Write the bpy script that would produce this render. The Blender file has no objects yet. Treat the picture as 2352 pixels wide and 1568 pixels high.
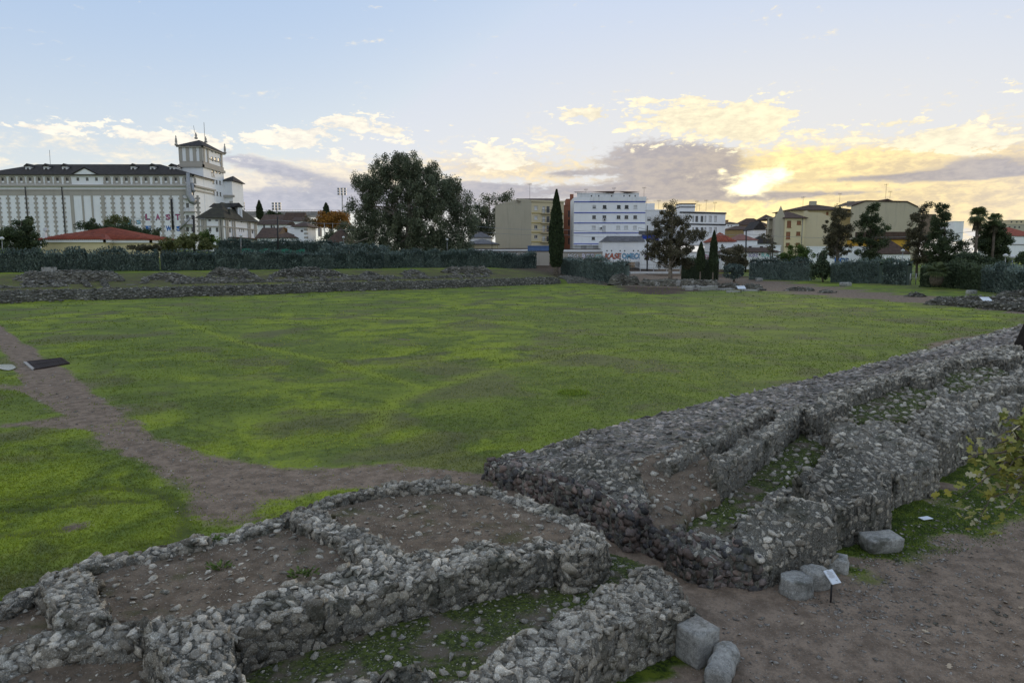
import bpy, bmesh, math, random
import numpy as np
from mathutils import Vector, Matrix, noise as mnoise

random.seed(7)
RNG = np.random.default_rng(7)
scene = bpy.context.scene
COL = scene.collection

# ------------------------------------------------------------------ camera
CAMZ = 6.0
PITCH = math.radians(6.9)
FPX = 1568.0                      # focal length in units of a 2352 px wide picture (24 mm equivalent)
cam_d = bpy.data.cameras.new('camera'); cam = bpy.data.objects.new('camera', cam_d); COL.objects.link(cam)
cam.location = (0, 0, CAMZ); cam.rotation_euler = (math.pi / 2 - PITCH, 0, 0)
cam_d.sensor_width = 36.0; cam_d.lens = 24.0; cam_d.clip_start = 0.05; cam_d.clip_end = 6000
scene.camera = cam

# ------------------------------------------------------------------ sun and sky
SUN_AZ = math.radians(20.0)       # to the right of the view direction (+Y)
SUN_EL = math.radians(6.5)
sun_d = bpy.data.lights.new('sun', 'SUN'); sun = bpy.data.objects.new('sun', sun_d); COL.objects.link(sun)
sun_d.energy = 0.9; sun_d.angle = math.radians(14); sun_d.color = (1.0, 0.80, 0.52)
sdir = Vector((math.sin(SUN_AZ) * math.cos(SUN_EL), math.cos(SUN_AZ) * math.cos(SUN_EL), math.sin(SUN_EL)))
sun.rotation_euler = sdir.to_track_quat('Z', 'Y').to_euler()

scene.view_settings.view_transform = 'Standard'
scene.view_settings.look = 'None'
scene.view_settings.gamma = 1.0
scene.view_settings.use_curve_mapping = False
scene.view_settings.exposure = 0.66
scene.render.engine = 'CYCLES'
scene.cycles.use_denoising = True
try: scene.cycles.denoiser = 'OPENIMAGEDENOISE'
except Exception: pass
scene.cycles.max_bounces = 5; scene.cycles.diffuse_bounces = 3; scene.cycles.glossy_bounces = 2
scene.cycles.transmission_bounces = 2; scene.cycles.transparent_max_bounces = 4
scene.cycles.sample_clamp_indirect = 4.0

class NT:
    """small node-tree helper"""
    def __init__(s, tree): s.t = tree
    def new(s, typ, **kw):
        n = s.t.nodes.new(typ)
        for k, v in kw.items(): setattr(n, k, v)
        return n
    def put(s, sock, v):
        if v is None: return
        if hasattr(v, 'is_output') or isinstance(v, bpy.types.NodeSocket): s.t.links.new(v, sock)
        else:
            if sock.type == 'RGBA' and len(v) == 3: v = (*v, 1)
            sock.default_value = v
    def math(s, op, a, b=None, c=None, clamp=False):
        n = s.new('ShaderNodeMath', operation=op); n.use_clamp = clamp
        s.put(n.inputs[0], a); s.put(n.inputs[1], b); s.put(n.inputs[2], c)
        return n.outputs[0]
    def vmath(s, op, a, b=None):
        n = s.new('ShaderNodeVectorMath', operation=op)
        s.put(n.inputs[0], a); s.put(n.inputs[1], b)
        return n.outputs['Value'] if op in ('DOT_PRODUCT', 'LENGTH') else n.outputs[0]
    def noise(s, vec, scale=1, detail=4, rough=.55, dist=0.0, dim='3D'):
        n = s.new('ShaderNodeTexNoise', noise_dimensions=dim); s.put(n.inputs['Vector'], vec)
        n.inputs['Scale'].default_value = scale; n.inputs['Detail'].default_value = detail
        n.inputs['Roughness'].default_value = rough; n.inputs['Distortion'].default_value = dist
        return n.outputs['Fac']
    def mix(s, f, a, b, blend='MIX'):
        n = s.new('ShaderNodeMix', data_type='RGBA', blend_type=blend); n.clamp_factor = True
        s.put(n.inputs[0], f); s.put(n.inputs[6], a); s.put(n.inputs[7], b)
        return n.outputs[2]
    def step(s, v, lo, hi):
        n = s.new('ShaderNodeMapRange', interpolation_type='SMOOTHSTEP')
        s.put(n.inputs[0], v); n.inputs[1].default_value = lo; n.inputs[2].default_value = hi
        return n.outputs[0]
    def comb(s, x, y, z):
        n = s.new('ShaderNodeCombineXYZ'); s.put(n.inputs[0], x); s.put(n.inputs[1], y); s.put(n.inputs[2], z)
        return n.outputs[0]

def hx(r, g, b):
    """display 0-255 -> linear"""
    f = lambda c: (c / 255 / 12.92) if c <= 10.3 else ((c / 255 + .055) / 1.055) ** 2.4
    return (f(r), f(g), f(b))

world = bpy.data.worlds.new('World'); scene.world = world; world.use_nodes = True
wt = NT(world.node_tree); world.node_tree.nodes.clear()
SKY_STRENGTH = 0.12
def build_world():
    t = wt
    sky = t.new('ShaderNodeTexSky', sky_type='NISHITA'); sky.sun_disc = False
    sky.sun_elevation = SUN_EL; sky.sun_rotation = SUN_AZ
    sky.air_density = 1.0; sky.dust_density = 1.2; sky.ozone_density = 1.6; sky.altitude = 200
    tc = t.new('ShaderNodeTexCoord').outputs['Generated']
    d = t.vmath('NORMALIZE', tc)
    sep = t.new('ShaderNodeSeparateXYZ'); t.put(sep.inputs[0], d)
    x, y, z = sep.outputs
    el = t.math('ARCSINE', z)
    az = t.math('ARCTAN2', x, y)
    # sky colours: nishita lifted towards an even pastel (thin high veil over the whole sky)
    cs = t.vmath('DOT_PRODUCT', d, tuple(sdir))                      # cosine to the sun
    near = t.math('POWER', t.math('MAXIMUM', cs, 0.0), 7.0)
    veil = t.mix(t.step(el, 0.02, 0.36), t.mix(t.step(cs, -.5, .9), (3.9, 4.5, 5.3), (4.4, 4.5, 4.5)), (2.6, 3.4, 4.75))
    veil = t.mix(t.math('MULTIPLY', near, t.math('SUBTRACT', 1.0, t.step(el, 0.06, 0.5)), clamp=True), veil, (4.5, 4.4, 4.2))
    base = t.mix(0.8, t.vmath('MINIMUM', sky.outputs[0], (4.4, 4.4, 4.7)), veil)
    # ---- cloud cover
    pz = t.math('ADD', t.math('MAXIMUM', z, 0.0), 0.07)
    plane = t.comb(t.math('DIVIDE', x, pz), t.math('DIVIDE', y, pz), 0.0)
    lin = t.comb(t.math('MULTIPLY', az, 1.0), t.math('MULTIPLY', el, 2.6), 0.0)
    n1 = t.noise(lin, 13.0, 5, .62, .35, '2D')
    n2 = t.noise(lin, 58.0, 4, .62, .2, '2D')
    n3 = t.noise(plane, 0.55, 3, .55, .3, '2D')
    nn = t.math('ADD', t.math('MULTIPLY', n1, .60), t.math('MULTIPLY', n2, .40))
    lat = t.comb(az, el, 0.0)
    def blob(X, Y, sx, sy, amp, tilt=0.0):
        a0 = math.atan2((X - 1176) / FPX, math.cos(PITCH) + (784 - Y) / FPX * math.sin(PITCH))
        hyp = math.hypot((X - 1176) / FPX, math.cos(PITCH) + (784 - Y) / FPX * math.sin(PITCH))
        e0 = math.atan2(-math.sin(PITCH) + (784 - Y) / FPX * math.cos(PITCH), hyp)
        m = t.new('ShaderNodeMapping', vector_type='TEXTURE'); t.put(m.inputs[0], lat)
        m.inputs[1].default_value = (a0, e0, 0); m.inputs[2].default_value = (0, 0, math.atan(tilt))
        m.inputs[3].default_value = (sx * 2.1 / FPX, sy * 2.1 / FPX, 1)
        g = t.new('ShaderNodeTexGradient', gradient_type='QUADRATIC_SPHERE'); t.put(g.inputs[0], m.outputs[0])
        return g.outputs[1], amp
    def total(lst):
        s = 0.0
        for q in lst:
            g, amp = blob(*q); s = t.math('MULTIPLY_ADD', g, amp, s)
        return s
    # bright puffs catching the low sun
    puffs = total([(805, 285, 95, 32, .46), (700, 305, 85, 20, .36), (600, 320, 60, 14, .30), (905, 300, 36, 13, .36), (690, 332, 60, 12, .34),
                   (345, 318, 150, 30, .34, -.12), (80, 292, 75, 9, .34), (480, 330, 60, 16, .3),
                   (1590, 268, 215, 32, .62, .02), (1315, 262, 46, 16, .46), (1375, 262, 30, 15, .46), (1730, 305, 55, 40, .46), (1660, 300, 90, 18, .4),
                   (1150, 348, 90, 28, .40), (1250, 340, 24, 10, .36), (1150, 375, 120, 16, .36), (1860, 302, 46, 10, .36), (2050, 285, 95, 16, .40), (2170, 305, 75, 24, .42),
                   (2310, 320, 100, 22, .44), (2340, 195, 40, 18, .40), (1940, 327, 70, 10, .38), (2090, 330, 60, 10, .34), (780, 358, 70, 16, .32),
                   (1590, 228, 40, 9, .36), (1490, 232, 40, 8, .34), (980, 300, 36, 9, .34), (1038, 289, 20, 9, .34), (935, 328, 20, 9, .32), (1800, 265, 30, 8, .3), (1545, 335, 150, 14, .26)])
    # dark thick banks
    darks = total([(1555, 374, 190, 56, .95, -.08), (1300, 398, 90, 10, .46), (1110, 430, 130, 18, .48), (640, 390, 210, 24, .60, -.18),
                   (1400, 438, 300, 22, .52), (2060, 405, 260, 10, .44), (2280, 372, 160, 22, .52), (1880, 446, 220, 9, .40), (680, 455, 330, 36, .46), (290, 322, 190, 14, .22, -.06),
                   (1100, 475, 800, 30, .40), (2250, 405, 150, 9, .4)])
    # yellow veil of broken cloud round and to the right of the sun
    glow = total([(1740, 420, 130, 50, .60), (2100, 395, 520, 70, .46), (2100, 465, 600, 60, .50), (1130, 385, 190, 30, .40), (620, 425, 220, 26, .42), (300, 340, 260, 24, .2), (760, 400, 200, 30, .3)])
    lowband = t.math('MULTIPLY', t.math('SUBTRACT', 1.0, t.step(t.math('ABSOLUTE', t.math('SUBTRACT', el, 0.10)), 0.0, 0.14)), 0.10)
    # elsewhere (outside the picture) the same kind of scattered low cloud goes on
    off = t.step(t.math('ABSOLUTE', az), 0.62, 0.85)
    wide = t.math('MULTIPLY', off, t.math('MULTIPLY', t.math('SUBTRACT', t.math('MULTIPLY', n3, 1.0), .34), 1.2))
    nnp = t.math('MULTIPLY_ADD', nn, 1.7, -.36)
    dens_p = t.step(t.math('ADD', nnp, t.math('ADD', puffs, t.math('MAXIMUM', wide, 0.0))), 0.68, 0.80)
    dens_p = t.math('MULTIPLY', dens_p, t.step(t.math('ADD', puffs, t.math('MAXIMUM', wide, 0.0)), .02, .12))
    dens_g = t.step(t.math('ADD', nn, t.math('ADD', glow, lowband)), 0.60, 0.88)
    dens_d = t.step(t.math('ADD', t.math('MULTIPLY', nn, .9), darks), 0.68, 0.90)
    core = t.step(t.math('ADD', total([(1738, 415, 62, 30, 1.0), (1700, 432, 40, 14, .6), (1657, 393, 12, 10, .75), (1722, 440, 26, 9, .6), (1590, 408, 40, 12, .42), (1790, 402, 50, 20, .5)]), t.math('MULTIPLY', t.math('SUBTRACT', nn, .5), 1.7)), .22, 1.15)
    tight = t.math('POWER', t.math('MAXIMUM', cs, 0.0), 60.0)
    mid = t.math('POWER', t.math('MAXIMUM', cs, 0.0), 12.0)
    tex = t.step(t.math('ADD', t.math('MULTIPLY', n1, .5), t.math('MULTIPLY', n2, .5)), .34, .66)
    lit = t.mix(mid, t.mix(tex, (4.3, 4.1, 3.9), (5.7, 5.4, 4.7)), t.mix(tex, (4.7, 4.2, 3.1), (6.0, 5.4, 3.8)))
    yel = t.mix(mid, t.mix(tex, (4.5, 4.1, 3.7), (5.8, 5.2, 4.1)), t.mix(tex, (3.4, 2.6, 1.65), (5.9, 4.4, 1.9)))
    yel = t.mix(tight, yel, t.mix(tex, (5.0, 3.9, 1.9), (7.6, 6.0, 2.5)))
    drk = t.mix(mid, t.mix(tex, (2.35, 2.45, 2.95), (3.0, 3.05, 3.5)), t.mix(tex, (2.2, 2.0, 2.05), (2.9, 2.55, 2.35)))
    c = t.mix(t.math('MULTIPLY', dens_g, .85), base, yel)
    c = t.mix(t.math('MULTIPLY', dens_d, .93), c, drk)
    c = t.mix(dens_p, c, lit)
    c = t.mix(core, c, t.mix(tight, (7.0, 5.6, 3.0), (13.0, 11.4, 6.4)))
    # below the horizon: plain ground tone
    c = t.mix(t.step(z, -0.03, -0.002), (0.9, 0.85, 0.75), c)
    bg = t.new('ShaderNodeBackground'); t.put(bg.inputs[0], c); bg.inputs[1].default_value = SKY_STRENGTH
    out = t.new('ShaderNodeOutputWorld'); t.t.links.new(bg.outputs[0], out.inputs[0])
world.cycles.sampling_method = 'MANUAL'; world.cycles.sample_map_resolution = 256
build_world()

# ================================================================== helpers
CP, SP = math.cos(PITCH), math.sin(PITCH)
def ray(x, y):
    u = (x - 1176) / FPX; v = (784 - y) / FPX
    return u, CP + v * SP, -SP + v * CP
def P(x, y, Y):
    """point of the place seen at picture position (x, y), Y metres ahead"""
    d = ray(x, y); t = Y / d[1]
    return Vector((d[0] * t, Y, CAMZ + d[2] * t))
def G(x, y, z=0.0):
    """point at height z seen at picture position (x, y)"""
    d = ray(x, y); t = (z - CAMZ) / d[2]
    return Vector((d[0] * t, d[1] * t, z))
def PX(x, Y): return (x - 1176) / FPX * Y / ray(x, 594)[1]
def PZ(y, Y):
    d = ray(1176, y); return CAMZ + d[2] * Y / d[1]
# the circus lies along its own axis: t along it, w across it (w grows away from the arena on the near side)
AX = (0.749, 0.663); OX = (0.663, -0.749)
def TW(t, w, z=0.0): return Vector((t * AX[0] + w * OX[0], t * AX[1] + w * OX[1], z))

def tag(o, label=None, cat=None, group=None, kind=None):
    if label: o['label'] = label
    if cat: o['category'] = cat
    if group: o['group'] = group
    if kind: o['kind'] = kind
    return o
def empty(name, loc=(0, 0, 0), label=None, cat=None, group=None):
    o = bpy.data.objects.new(name, None); COL.objects.link(o); o.location = loc; o.empty_display_size = .3
    return tag(o, label, cat, group, 'thing' if cat else None)
def link(name, me, parent=None, loc=None):
    o = bpy.data.objects.new(name, me); COL.objects.link(o)
    if parent is not None:
        o.parent = parent
        o.matrix_parent_inverse = Matrix.Translation(-world_loc(parent))
    if loc is not None: o.location = loc
    return o
def world_loc(o):
    v = Vector(o.location)
    p = o.parent
    if p is not None: return Vector((0, 0, 0)) if o.type == 'MESH' and v.length == 0 else v
    return v
def np_mesh(name, V, F, mat=None, rnd=None, smooth=False, attrs=None):
    """V (n,3); F list of arrays (k faces, m corners)"""
    me = bpy.data.meshes.new(name)
    if not isinstance(F, (list, tuple)): F = [F]
    F = [np.asarray(f, dtype=np.int32) for f in F if len(f)]
    V = np.asarray(V, dtype=np.float32)
    nl = sum(f.size for f in F); nf = sum(len(f) for f in F)
    me.vertices.add(len(V)); me.vertices.foreach_set('co', V.ravel())
    me.loops.add(nl); me.loops.foreach_set('vertex_index', np.concatenate([f.ravel() for f in F]))
    me.polygons.add(nf)
    tot = np.concatenate([np.full(len(f), f.shape[1], dtype=np.int32) for f in F])
    me.polygons.foreach_set('loop_start', np.concatenate([[0], np.cumsum(tot)[:-1]]).astype(np.int32))
    me.polygons.foreach_set('loop_total', tot)
    if smooth: me.polygons.foreach_set('use_smooth', np.ones(nf, dtype=bool))
    if rnd is not None:
        a = me.attributes.new('rnd', 'FLOAT', 'FACE'); a.data.foreach_set('value', np.asarray(rnd, dtype=np.float32))
    for k, v in (attrs or {}).items():
        a = me.attributes.new(k, 'FLOAT', 'POINT'); a.data.foreach_set('value', np.asarray(v, dtype=np.float32))
    me.update(calc_edges=True); me.validate()
    if mat is not None: me.materials.append(mat)
    return me

class MB:
    """collects boxes, prisms, tubes ... in world coordinates; build() links them as ONE mesh object"""
    def __init__(s): s.v = []; s.f = []; s.sm = []
    def poly(s, pts, faces, smooth=False):
        n = len(s.v); s.v += [tuple(p) for p in pts]
        for f in faces: s.f.append(tuple(i + n for i in f)); s.sm.append(smooth)
        return s
    def box(s, c, size, rz=0.0, tilt=0.0):
        hx_, hy, hz = size[0] / 2, size[1] / 2, size[2] / 2
        M = Matrix.Rotation(rz, 3, 'Z') @ Matrix.Rotation(tilt, 3, 'X')
        pts = [Vector(c) + M @ Vector((sx * hx_, sy * hy, sz * hz)) for sz in (-1, 1) for sy in (-1, 1) for sx in (-1, 1)]
        return s.poly(pts, [(0, 2, 3, 1), (4, 5, 7, 6), (0, 1, 5, 4), (2, 6, 7, 3), (0, 4, 6, 2), (1, 3, 7, 5)])
    def obox(s, o, u, n, a, b, z0, z1, d0, d1):
        """box on a wall: o wall origin, u along, n outward; a..b along, z0..z1 up, d0..d1 out"""
        pts = []
        for d in (d0, d1):
            for (aa, zz) in ((a, z0), (b, z0), (b, z1), (a, z1)):
                pts.append((o[0] + u[0] * aa + n[0] * d, o[1] + u[1] * aa + n[1] * d, zz))
        return s.poly(pts, [(3, 2, 1, 0), (4, 5, 6, 7), (0, 1, 5, 4), (1, 2, 6, 5), (2, 3, 7, 6), (3, 0, 4, 7)])
    def tube(s, pts, radii, seg=8, cap=True, smooth=True):
        pts = [Vector(p) for p in pts]
        if not hasattr(radii, '__len__'): radii = [radii] * len(pts)
        rings = []; n0 = len(s.v)
        for i, p in enumerate(pts):
            a = pts[min(i + 1, len(pts) - 1)] - pts[max(i - 1, 0)]
            a.normalize()
            r = Vector((0, 0, 1)) if abs(a.z) < .9 else Vector((1, 0, 0))
            b1 = a.cross(r).normalized(); b2 = a.cross(b1)
            for k in range(seg):
                an = 2 * math.pi * k / seg
                s.v.append(tuple(p + (b1 * math.cos(an) + b2 * math.sin(an)) * radii[i]))
        for i in range(len(pts) - 1):
            for k in range(seg):
                k2 = (k + 1) % seg
                s.f.append((n0 + i * seg + k, n0 + i * seg + k2, n0 + (i + 1) * seg + k2, n0 + (i + 1) * seg + k)); s.sm.append(smooth)
        if cap:
            s.f.append(tuple(n0 + k for k in range(seg))); s.sm.append(False)
            s.f.append(tuple(n0 + (len(pts) - 1) * seg + k for k in reversed(range(seg)))); s.sm.append(False)
        return s
    def lathe(s, c, prof, seg=10, smooth=True):
        """prof: (radius, z) pairs above c"""
        return s.tube([(c[0], c[1], c[2] + z) for r, z in prof], [max(r, .002) for r, z in prof], seg, True, smooth)
    def build(s, name, mat, parent=None, loc=None):
        me = bpy.data.meshes.new(name); me.from_pydata(s.v, [], s.f); me.update()
        me.polygons.foreach_set('use_smooth', s.sm)
        if mat is not None: me.materials.append(mat)
        bm = bmesh.new(); bm.from_mesh(me); bmesh.ops.recalc_face_normals(bm, faces=bm.faces); bm.to_mesh(me); bm.free()
        return link(name, me, parent)

# ------------------------------------------------------------------ numpy noise
def _h(ix, iy, seed):
    n = (ix.astype(np.int64) * 374761393 + iy.astype(np.int64) * 668265263 + seed * 1442695041) & 0x7fffffff
    n = ((n ^ (n >> 13)) * 1274126177) & 0x7fffffff
    n = (n ^ (n >> 16)) & 0xffff
    return n / 65535.0
def vnoise(x, y, seed=0):
    x = np.asarray(x, float); y = np.asarray(y, float)
    ix = np.floor(x); iy = np.floor(y); fx = x - ix; fy = y - iy
    fx = fx * fx * (3 - 2 * fx); fy = fy * fy * (3 - 2 * fy)
    a = _h(ix, iy, seed); b = _h(ix + 1, iy, seed); c = _h(ix, iy + 1, seed); d = _h(ix + 1, iy + 1, seed)
    return (a * (1 - fx) + b * fx) * (1 - fy) + (c * (1 - fx) + d * fx) * fy
def fbm(x, y, seed=0, oct=4, gain=.5):
    s = 0; a = 1; n = 0
    x = np.asarray(x, float); y = np.asarray(y, float)
    for k in range(oct):
        s = s + a * vnoise(x * 2 ** k + 17.3 * k, y * 2 ** k - 9.1 * k, seed + k); n += a; a *= gain
    return s / n
def sstep(x, a, b):
    t = np.clip((x - a) / (b - a), 0, 1); return t * t * (3 - 2 * t)
def inpoly(px, py, poly):
    res = np.zeros(np.shape(px), dtype=bool); n = len(poly)
    for i in range(n):
        x0, y0 = poly[i][0], poly[i][1]; x1, y1 = poly[(i + 1) % n][0], poly[(i + 1) % n][1]
        if y0 == y1: continue
        c = ((y0 > py) != (y1 > py)) & (px < (x1 - x0) * (py - y0) / (y1 - y0) + x0)
        res ^= c
    return res
def dist_polyline(px, py, line):
    d = np.full(np.shape(px), 1e9)
    for a, b in zip(line[:-1], line[1:]):
        ax_, ay = a[0], a[1]; bx, by = b[0] - a[0], b[1] - a[1]
        t = np.clip(((px - ax_) * bx + (py - ay) * by) / (bx * bx + by * by + 1e-9), 0, 1)
        d = np.minimum(d, np.hypot(px - ax_ - t * bx, py - ay - t * by))
    return d

# ================================================================== materials
MATS = {}
def material(name, fn, rough=.9, spec=.2, bump=None, metallic=0.0, transl=None):
    """fn(t, pos, rnd) -> (colour socket or tuple, height socket or None)"""
    if name in MATS: return MATS[name]
    m = bpy.data.materials.new(name); m.use_nodes = True; m.node_tree.nodes.clear(); t = NT(m.node_tree)
    geo = t.new('ShaderNodeNewGeometry').outputs['Position']
    at = t.new('ShaderNodeAttribute', attribute_name='rnd').outputs['Fac']
    oi = t.new('ShaderNodeObjectInfo').outputs['Random']
    rnd = t.math('FRACT', t.math('ADD', at, oi))
    colr, hgt = fn(t, geo, rnd)
    b = t.new('ShaderNodeBsdfPrincipled'); t.put(b.inputs['Base Color'], colr)
    t.put(b.inputs['Roughness'], rough); b.inputs['Specular IOR Level'].default_value = spec; b.inputs['Metallic'].default_value = metallic
    if hgt is not None:
        bn = t.new('ShaderNodeBump'); bn.inputs['Strength'].default_value = bump[0]; bn.inputs['Distance'].default_value = bump[1]
        t.put(bn.inputs['Height'], hgt); t.t.links.new(bn.outputs[0], b.inputs['Normal'])
    surf = b.outputs[0]
    if transl:
        tr = t.new('ShaderNodeBsdfTranslucent'); t.put(tr.inputs[0], t.mix(.35, colr, transl))
        mx = t.new('ShaderNodeMixShader'); mx.inputs[0].default_value = .28
        t.t.links.new(surf, mx.inputs[1]); t.t.links.new(tr.outputs[0], mx.inputs[2]); surf = mx.outputs[0]
    out = t.new('ShaderNodeOutputMaterial'); t.t.links.new(surf, out.inputs[0])
    MATS[name] = m
    return m
def m_plain(name, c, c2=None, scale=1.0, rough=.85, var=.12, bump=.25, spec=.2, metallic=0.0, bs=None):
    c2 = c2 or tuple(v * .72 for v in c)
    def fn(t, pos, rnd):
        n = t.noise(pos, scale, 5, .6)
        col = t.mix(t.step(n, .3, .7), c2, c)
        k = t.math('MULTIPLY_ADD', rnd, var * 2, 1 - var)
        col = t.mix(1.0, col, t.comb(k, k, k), 'MULTIPLY')
        return col, t.noise(pos, bs or scale * 4, 4, .6)
    return material(name, fn, rough, spec, (bump, .03), metallic)
def m_plaster(name, c, stain=.35, zs=.25, dark=None):
    """painted render with rain streaks and patchy weathering"""
    dark = dark or tuple(v * .55 for v in c)
    def fn(t, pos, rnd):
        sc = t.vmath('MULTIPLY', pos, (1, 1, .12))
        n1 = t.noise(sc, 1.1, 5, .65)
        n2 = t.noise(pos, zs, 4, .6)
        col = t.mix(t.math('MULTIPLY', t.step(n1, .48, .8), stain), c, dark)
        col = t.mix(t.math('MULTIPLY', t.step(n2, .4, .75), .35), col, tuple(v * .82 for v in c))
        return col, t.noise(pos, 6, 3, .6)
    return material(name, fn, .88, .2, (.12, .02))
def m_stone(name, ca, cb, cl, lich=.5, var=.35, scale=7.0):
    """weathered rubble: two greys, pale lichen spots, dark damp patches, each stone its own tone"""
    def fn(t, pos, rnd):
        n = t.noise(pos, scale, 6, .65)
        n2 = t.noise(pos, scale * 4.3, 4, .6)
        big = t.noise(pos, .55, 3, .6)
        col = t.mix(rnd, ca, cb)
        col = t.mix(t.step(n, .34, .66), t.mix(1.0, col, (.62, .62, .62), 'MULTIPLY'), col)
        col = t.mix(t.math('MULTIPLY', t.step(n2, .52, .64), lich), col, cl)
        col = t.mix(t.math('MULTIPLY', t.step(t.noise(pos, 1.7, 5, .65), .52, .66), .72), col, (.055, .058, .042))
        r2 = t.math('FRACT', t.math('MULTIPLY', rnd, 7.31))
        k = t.math('MULTIPLY_ADD', r2, var * 2, 1 - var)
        k = t.math('MULTIPLY', k, t.math('MULTIPLY_ADD', t.step(big, .3, .7), .4, .8))
        col = t.mix(1.0, col, t.comb(k, k, k), 'MULTIPLY')
        return col, t.math('ADD', n, t.math('MULTIPLY', n2, .5))
    return material(name, fn, .93, .15, (1.0, .05))
def m_leaf(name, c, tip, var=.35, transl=True, hue=None):
    def fn(t, pos, rnd):
        n = t.noise(pos, .45, 3, .6)
        col = t.mix(rnd, c, tip)
        r2 = t.math('FRACT', t.math('MULTIPLY', rnd, 5.17))
        k = t.math('MULTIPLY_ADD', r2, var * 2, 1 - var)
        k = t.math('MULTIPLY', k, t.math('MULTIPLY_ADD', n, .8, .6))
        col = t.mix(1.0, col, t.comb(k, k, k), 'MULTIPLY')
        if hue:
            col = t.mix(t.step(r2, .72, .9), col, hue)
        return col, None
    return material(name, fn, .7, .25, None, 0, tuple(tip) if transl else None)

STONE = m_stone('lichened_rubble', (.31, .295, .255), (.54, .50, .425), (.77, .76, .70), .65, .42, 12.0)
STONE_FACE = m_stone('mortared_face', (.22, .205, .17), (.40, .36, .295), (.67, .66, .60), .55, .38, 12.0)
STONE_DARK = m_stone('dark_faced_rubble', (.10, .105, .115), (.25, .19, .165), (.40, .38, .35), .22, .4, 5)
STONE_FLAT = m_stone('paving_slabs', (.24, .23, .225), (.38, .34, .31), (.56, .56, .54), .45)
GRANITE = m_stone('granite', (.34, .345, .33), (.42, .42, .40), (.60, .60, .57), .45, .12, 11)
MORTAR = m_stone('mortar_core', (.17, .165, .15), (.22, .21, .19), (.34, .34, .32), .4, .2, 5)
EARTH = None

# ================================================================== ground
S0 = 14.2                                           # s = w + 14.2 : 0 at the arena edge of the near ruins
# worn earth path across the near end of the arena (traced on the ground plane)
def GP(pts, z=0.0): return [tuple(G(x, y, z)[:2]) for x, y in pts]
PATH = GP([(-60, 715), (0, 748), (60, 792), (150, 850), (215, 905), (330, 985), (470, 1050), (600, 1068), (720, 1078), (880, 1062), (1040, 1080), (1126, 1086),
           (1126, 1122), (1020, 1112), (860, 1118), (760, 1130), (690, 1150), (640, 1178), (600, 1195), (520, 1212), (470, 1200), (440, 1168), (430, 1130), (330, 1072), (240, 1022),
           (160, 962), (60, 905), (40, 860), (0, 800), (-60, 770)])
BR1 = GP([(-700, 882), (-80, 878), (0, 880), (90, 892), (100, 905), (0, 893), (-80, 890), (-700, 896)])
BR2 = GP([(-500, 1000), (-10, 974), (80, 962), (190, 955), (200, 985), (80, 980), (-10, 984), (-500, 1012)])
GREENIN = GP([(560, 1195), (620, 1140), (760, 1128), (840, 1122), (780, 1140), (700, 1165), (640, 1178)])
ENDDIRT = GP([(1395, 655), (1550, 660), (1750, 668), (1950, 685), (2140, 697), (2352, 722), (2700, 765), (2800, 728), (2352, 697), (2230, 692), (2060, 679), (1900, 664), (1770, 653), (1600, 644), (1395, 643)])
RIM = GP([(2700, 690), (2560, 742), (2352, 768), (2260, 782), (2200, 800), (2150, 806), (2125, 800), (2140, 786), (2190, 780), (2260, 768), (2352, 742), (2560, 705)])
LUSHL = [GP([(400, 735), (560, 790), (760, 830), (980, 893), (1150, 845), (1330, 812), (1450, 800)]), GP([(1060, 800), (1170, 838)]), GP([(850, 985), (900, 925), (980, 893)])]
TRK = [GP([(-60, 1150), (100, 1140), (250, 1118), (360, 1128), (420, 1165), (430, 1215), (400, 1262)]),
       GP([(-60, 1178), (100, 1166), (230, 1150), (330, 1150)]), GP([(-40, 1232), (60, 1222), (160, 1212)]), GP([(230, 1290), (330, 1262), (400, 1232), (420, 1200)])]
BALD = [GP([(175, 1208)])[0], GP([(1050, 820)])[0], GP([(930, 780)])[0]]

def tw_of(x, y): return x * AX[0] + y * AX[1], x * OX[0] + y * OX[1]
def end_curve(w):          # t of the arena's far end, as a function of w
    return np.interp(w, [-120, -99, -65, -33, -19, -10], [122, 121, 120.5, 108, 93, 84])
def ground_z(x, y):
    t, w = tw_of(x, y); s = w + S0
    z = np.zeros(np.shape(x))
    # near outside: a little lower than the arena, ramp through the passage
    z = z - 0.40 * sstep(s, 0.3, 6.5)
    z = z - .15 * sstep(s, 11, 20)
    # far bank
    dw = -w - 114.0
    fall = 1 - sstep(t, 112, 128)
    prof = np.interp(dw, [-.6, .2, 3, 8, 14, 21, 28, 40, 60, 110, 400], [0, 1.35, 1.9, 2.35, 3.0, 3.55, 3.8, 5.6, 6.6, 8.8, 9.0])
    prof2 = np.interp(dw, [-6, 0, 3, 8, 14, 21, 28, 40, 60, 110, 400], [0, .35, .9, 1.8, 2.7, 3.2, 3.3, 4.2, 5.4, 6.6, 7.0])
    zb = prof * fall + prof2 * (1 - fall)
    zb = np.where(dw > -6, zb, 0)
    # far end beyond the starting gates
    e = t - end_curve(np.clip(w, -120, -10))
    ze = np.interp(e, [0, 4, 18, 45, 75, 110, 160, 400], [0, .1, .45, 1.3, 2.8, 4.5, 6.5, 7.5])
    ze = ze * sstep(w, 10, -16)
    far = np.maximum(zb, ze)
    z = z + far
    z = z + (fbm(x * .12, y * .12, 3) - .5) * .12 * (1 - np.exp(-(np.hypot(x, y) - 8) / 30).clip(0, 1)) + (fbm(x * 1.1, y * 1.1, 9) - .5) * .035
    return z
def axis_lines(a, b, fine, lo, hi, grow):
    L = [lo]
    while L[-1] < hi: L.append(L[-1] + fine)
    st = fine
    while L[-1] < b: st *= grow; L.append(L[-1] + st)
    L = L[::-1]; st = fine
    while L[-1] > a: st *= grow; L.append(L[-1] - st)
    return np.array(L[::-1])
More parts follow.
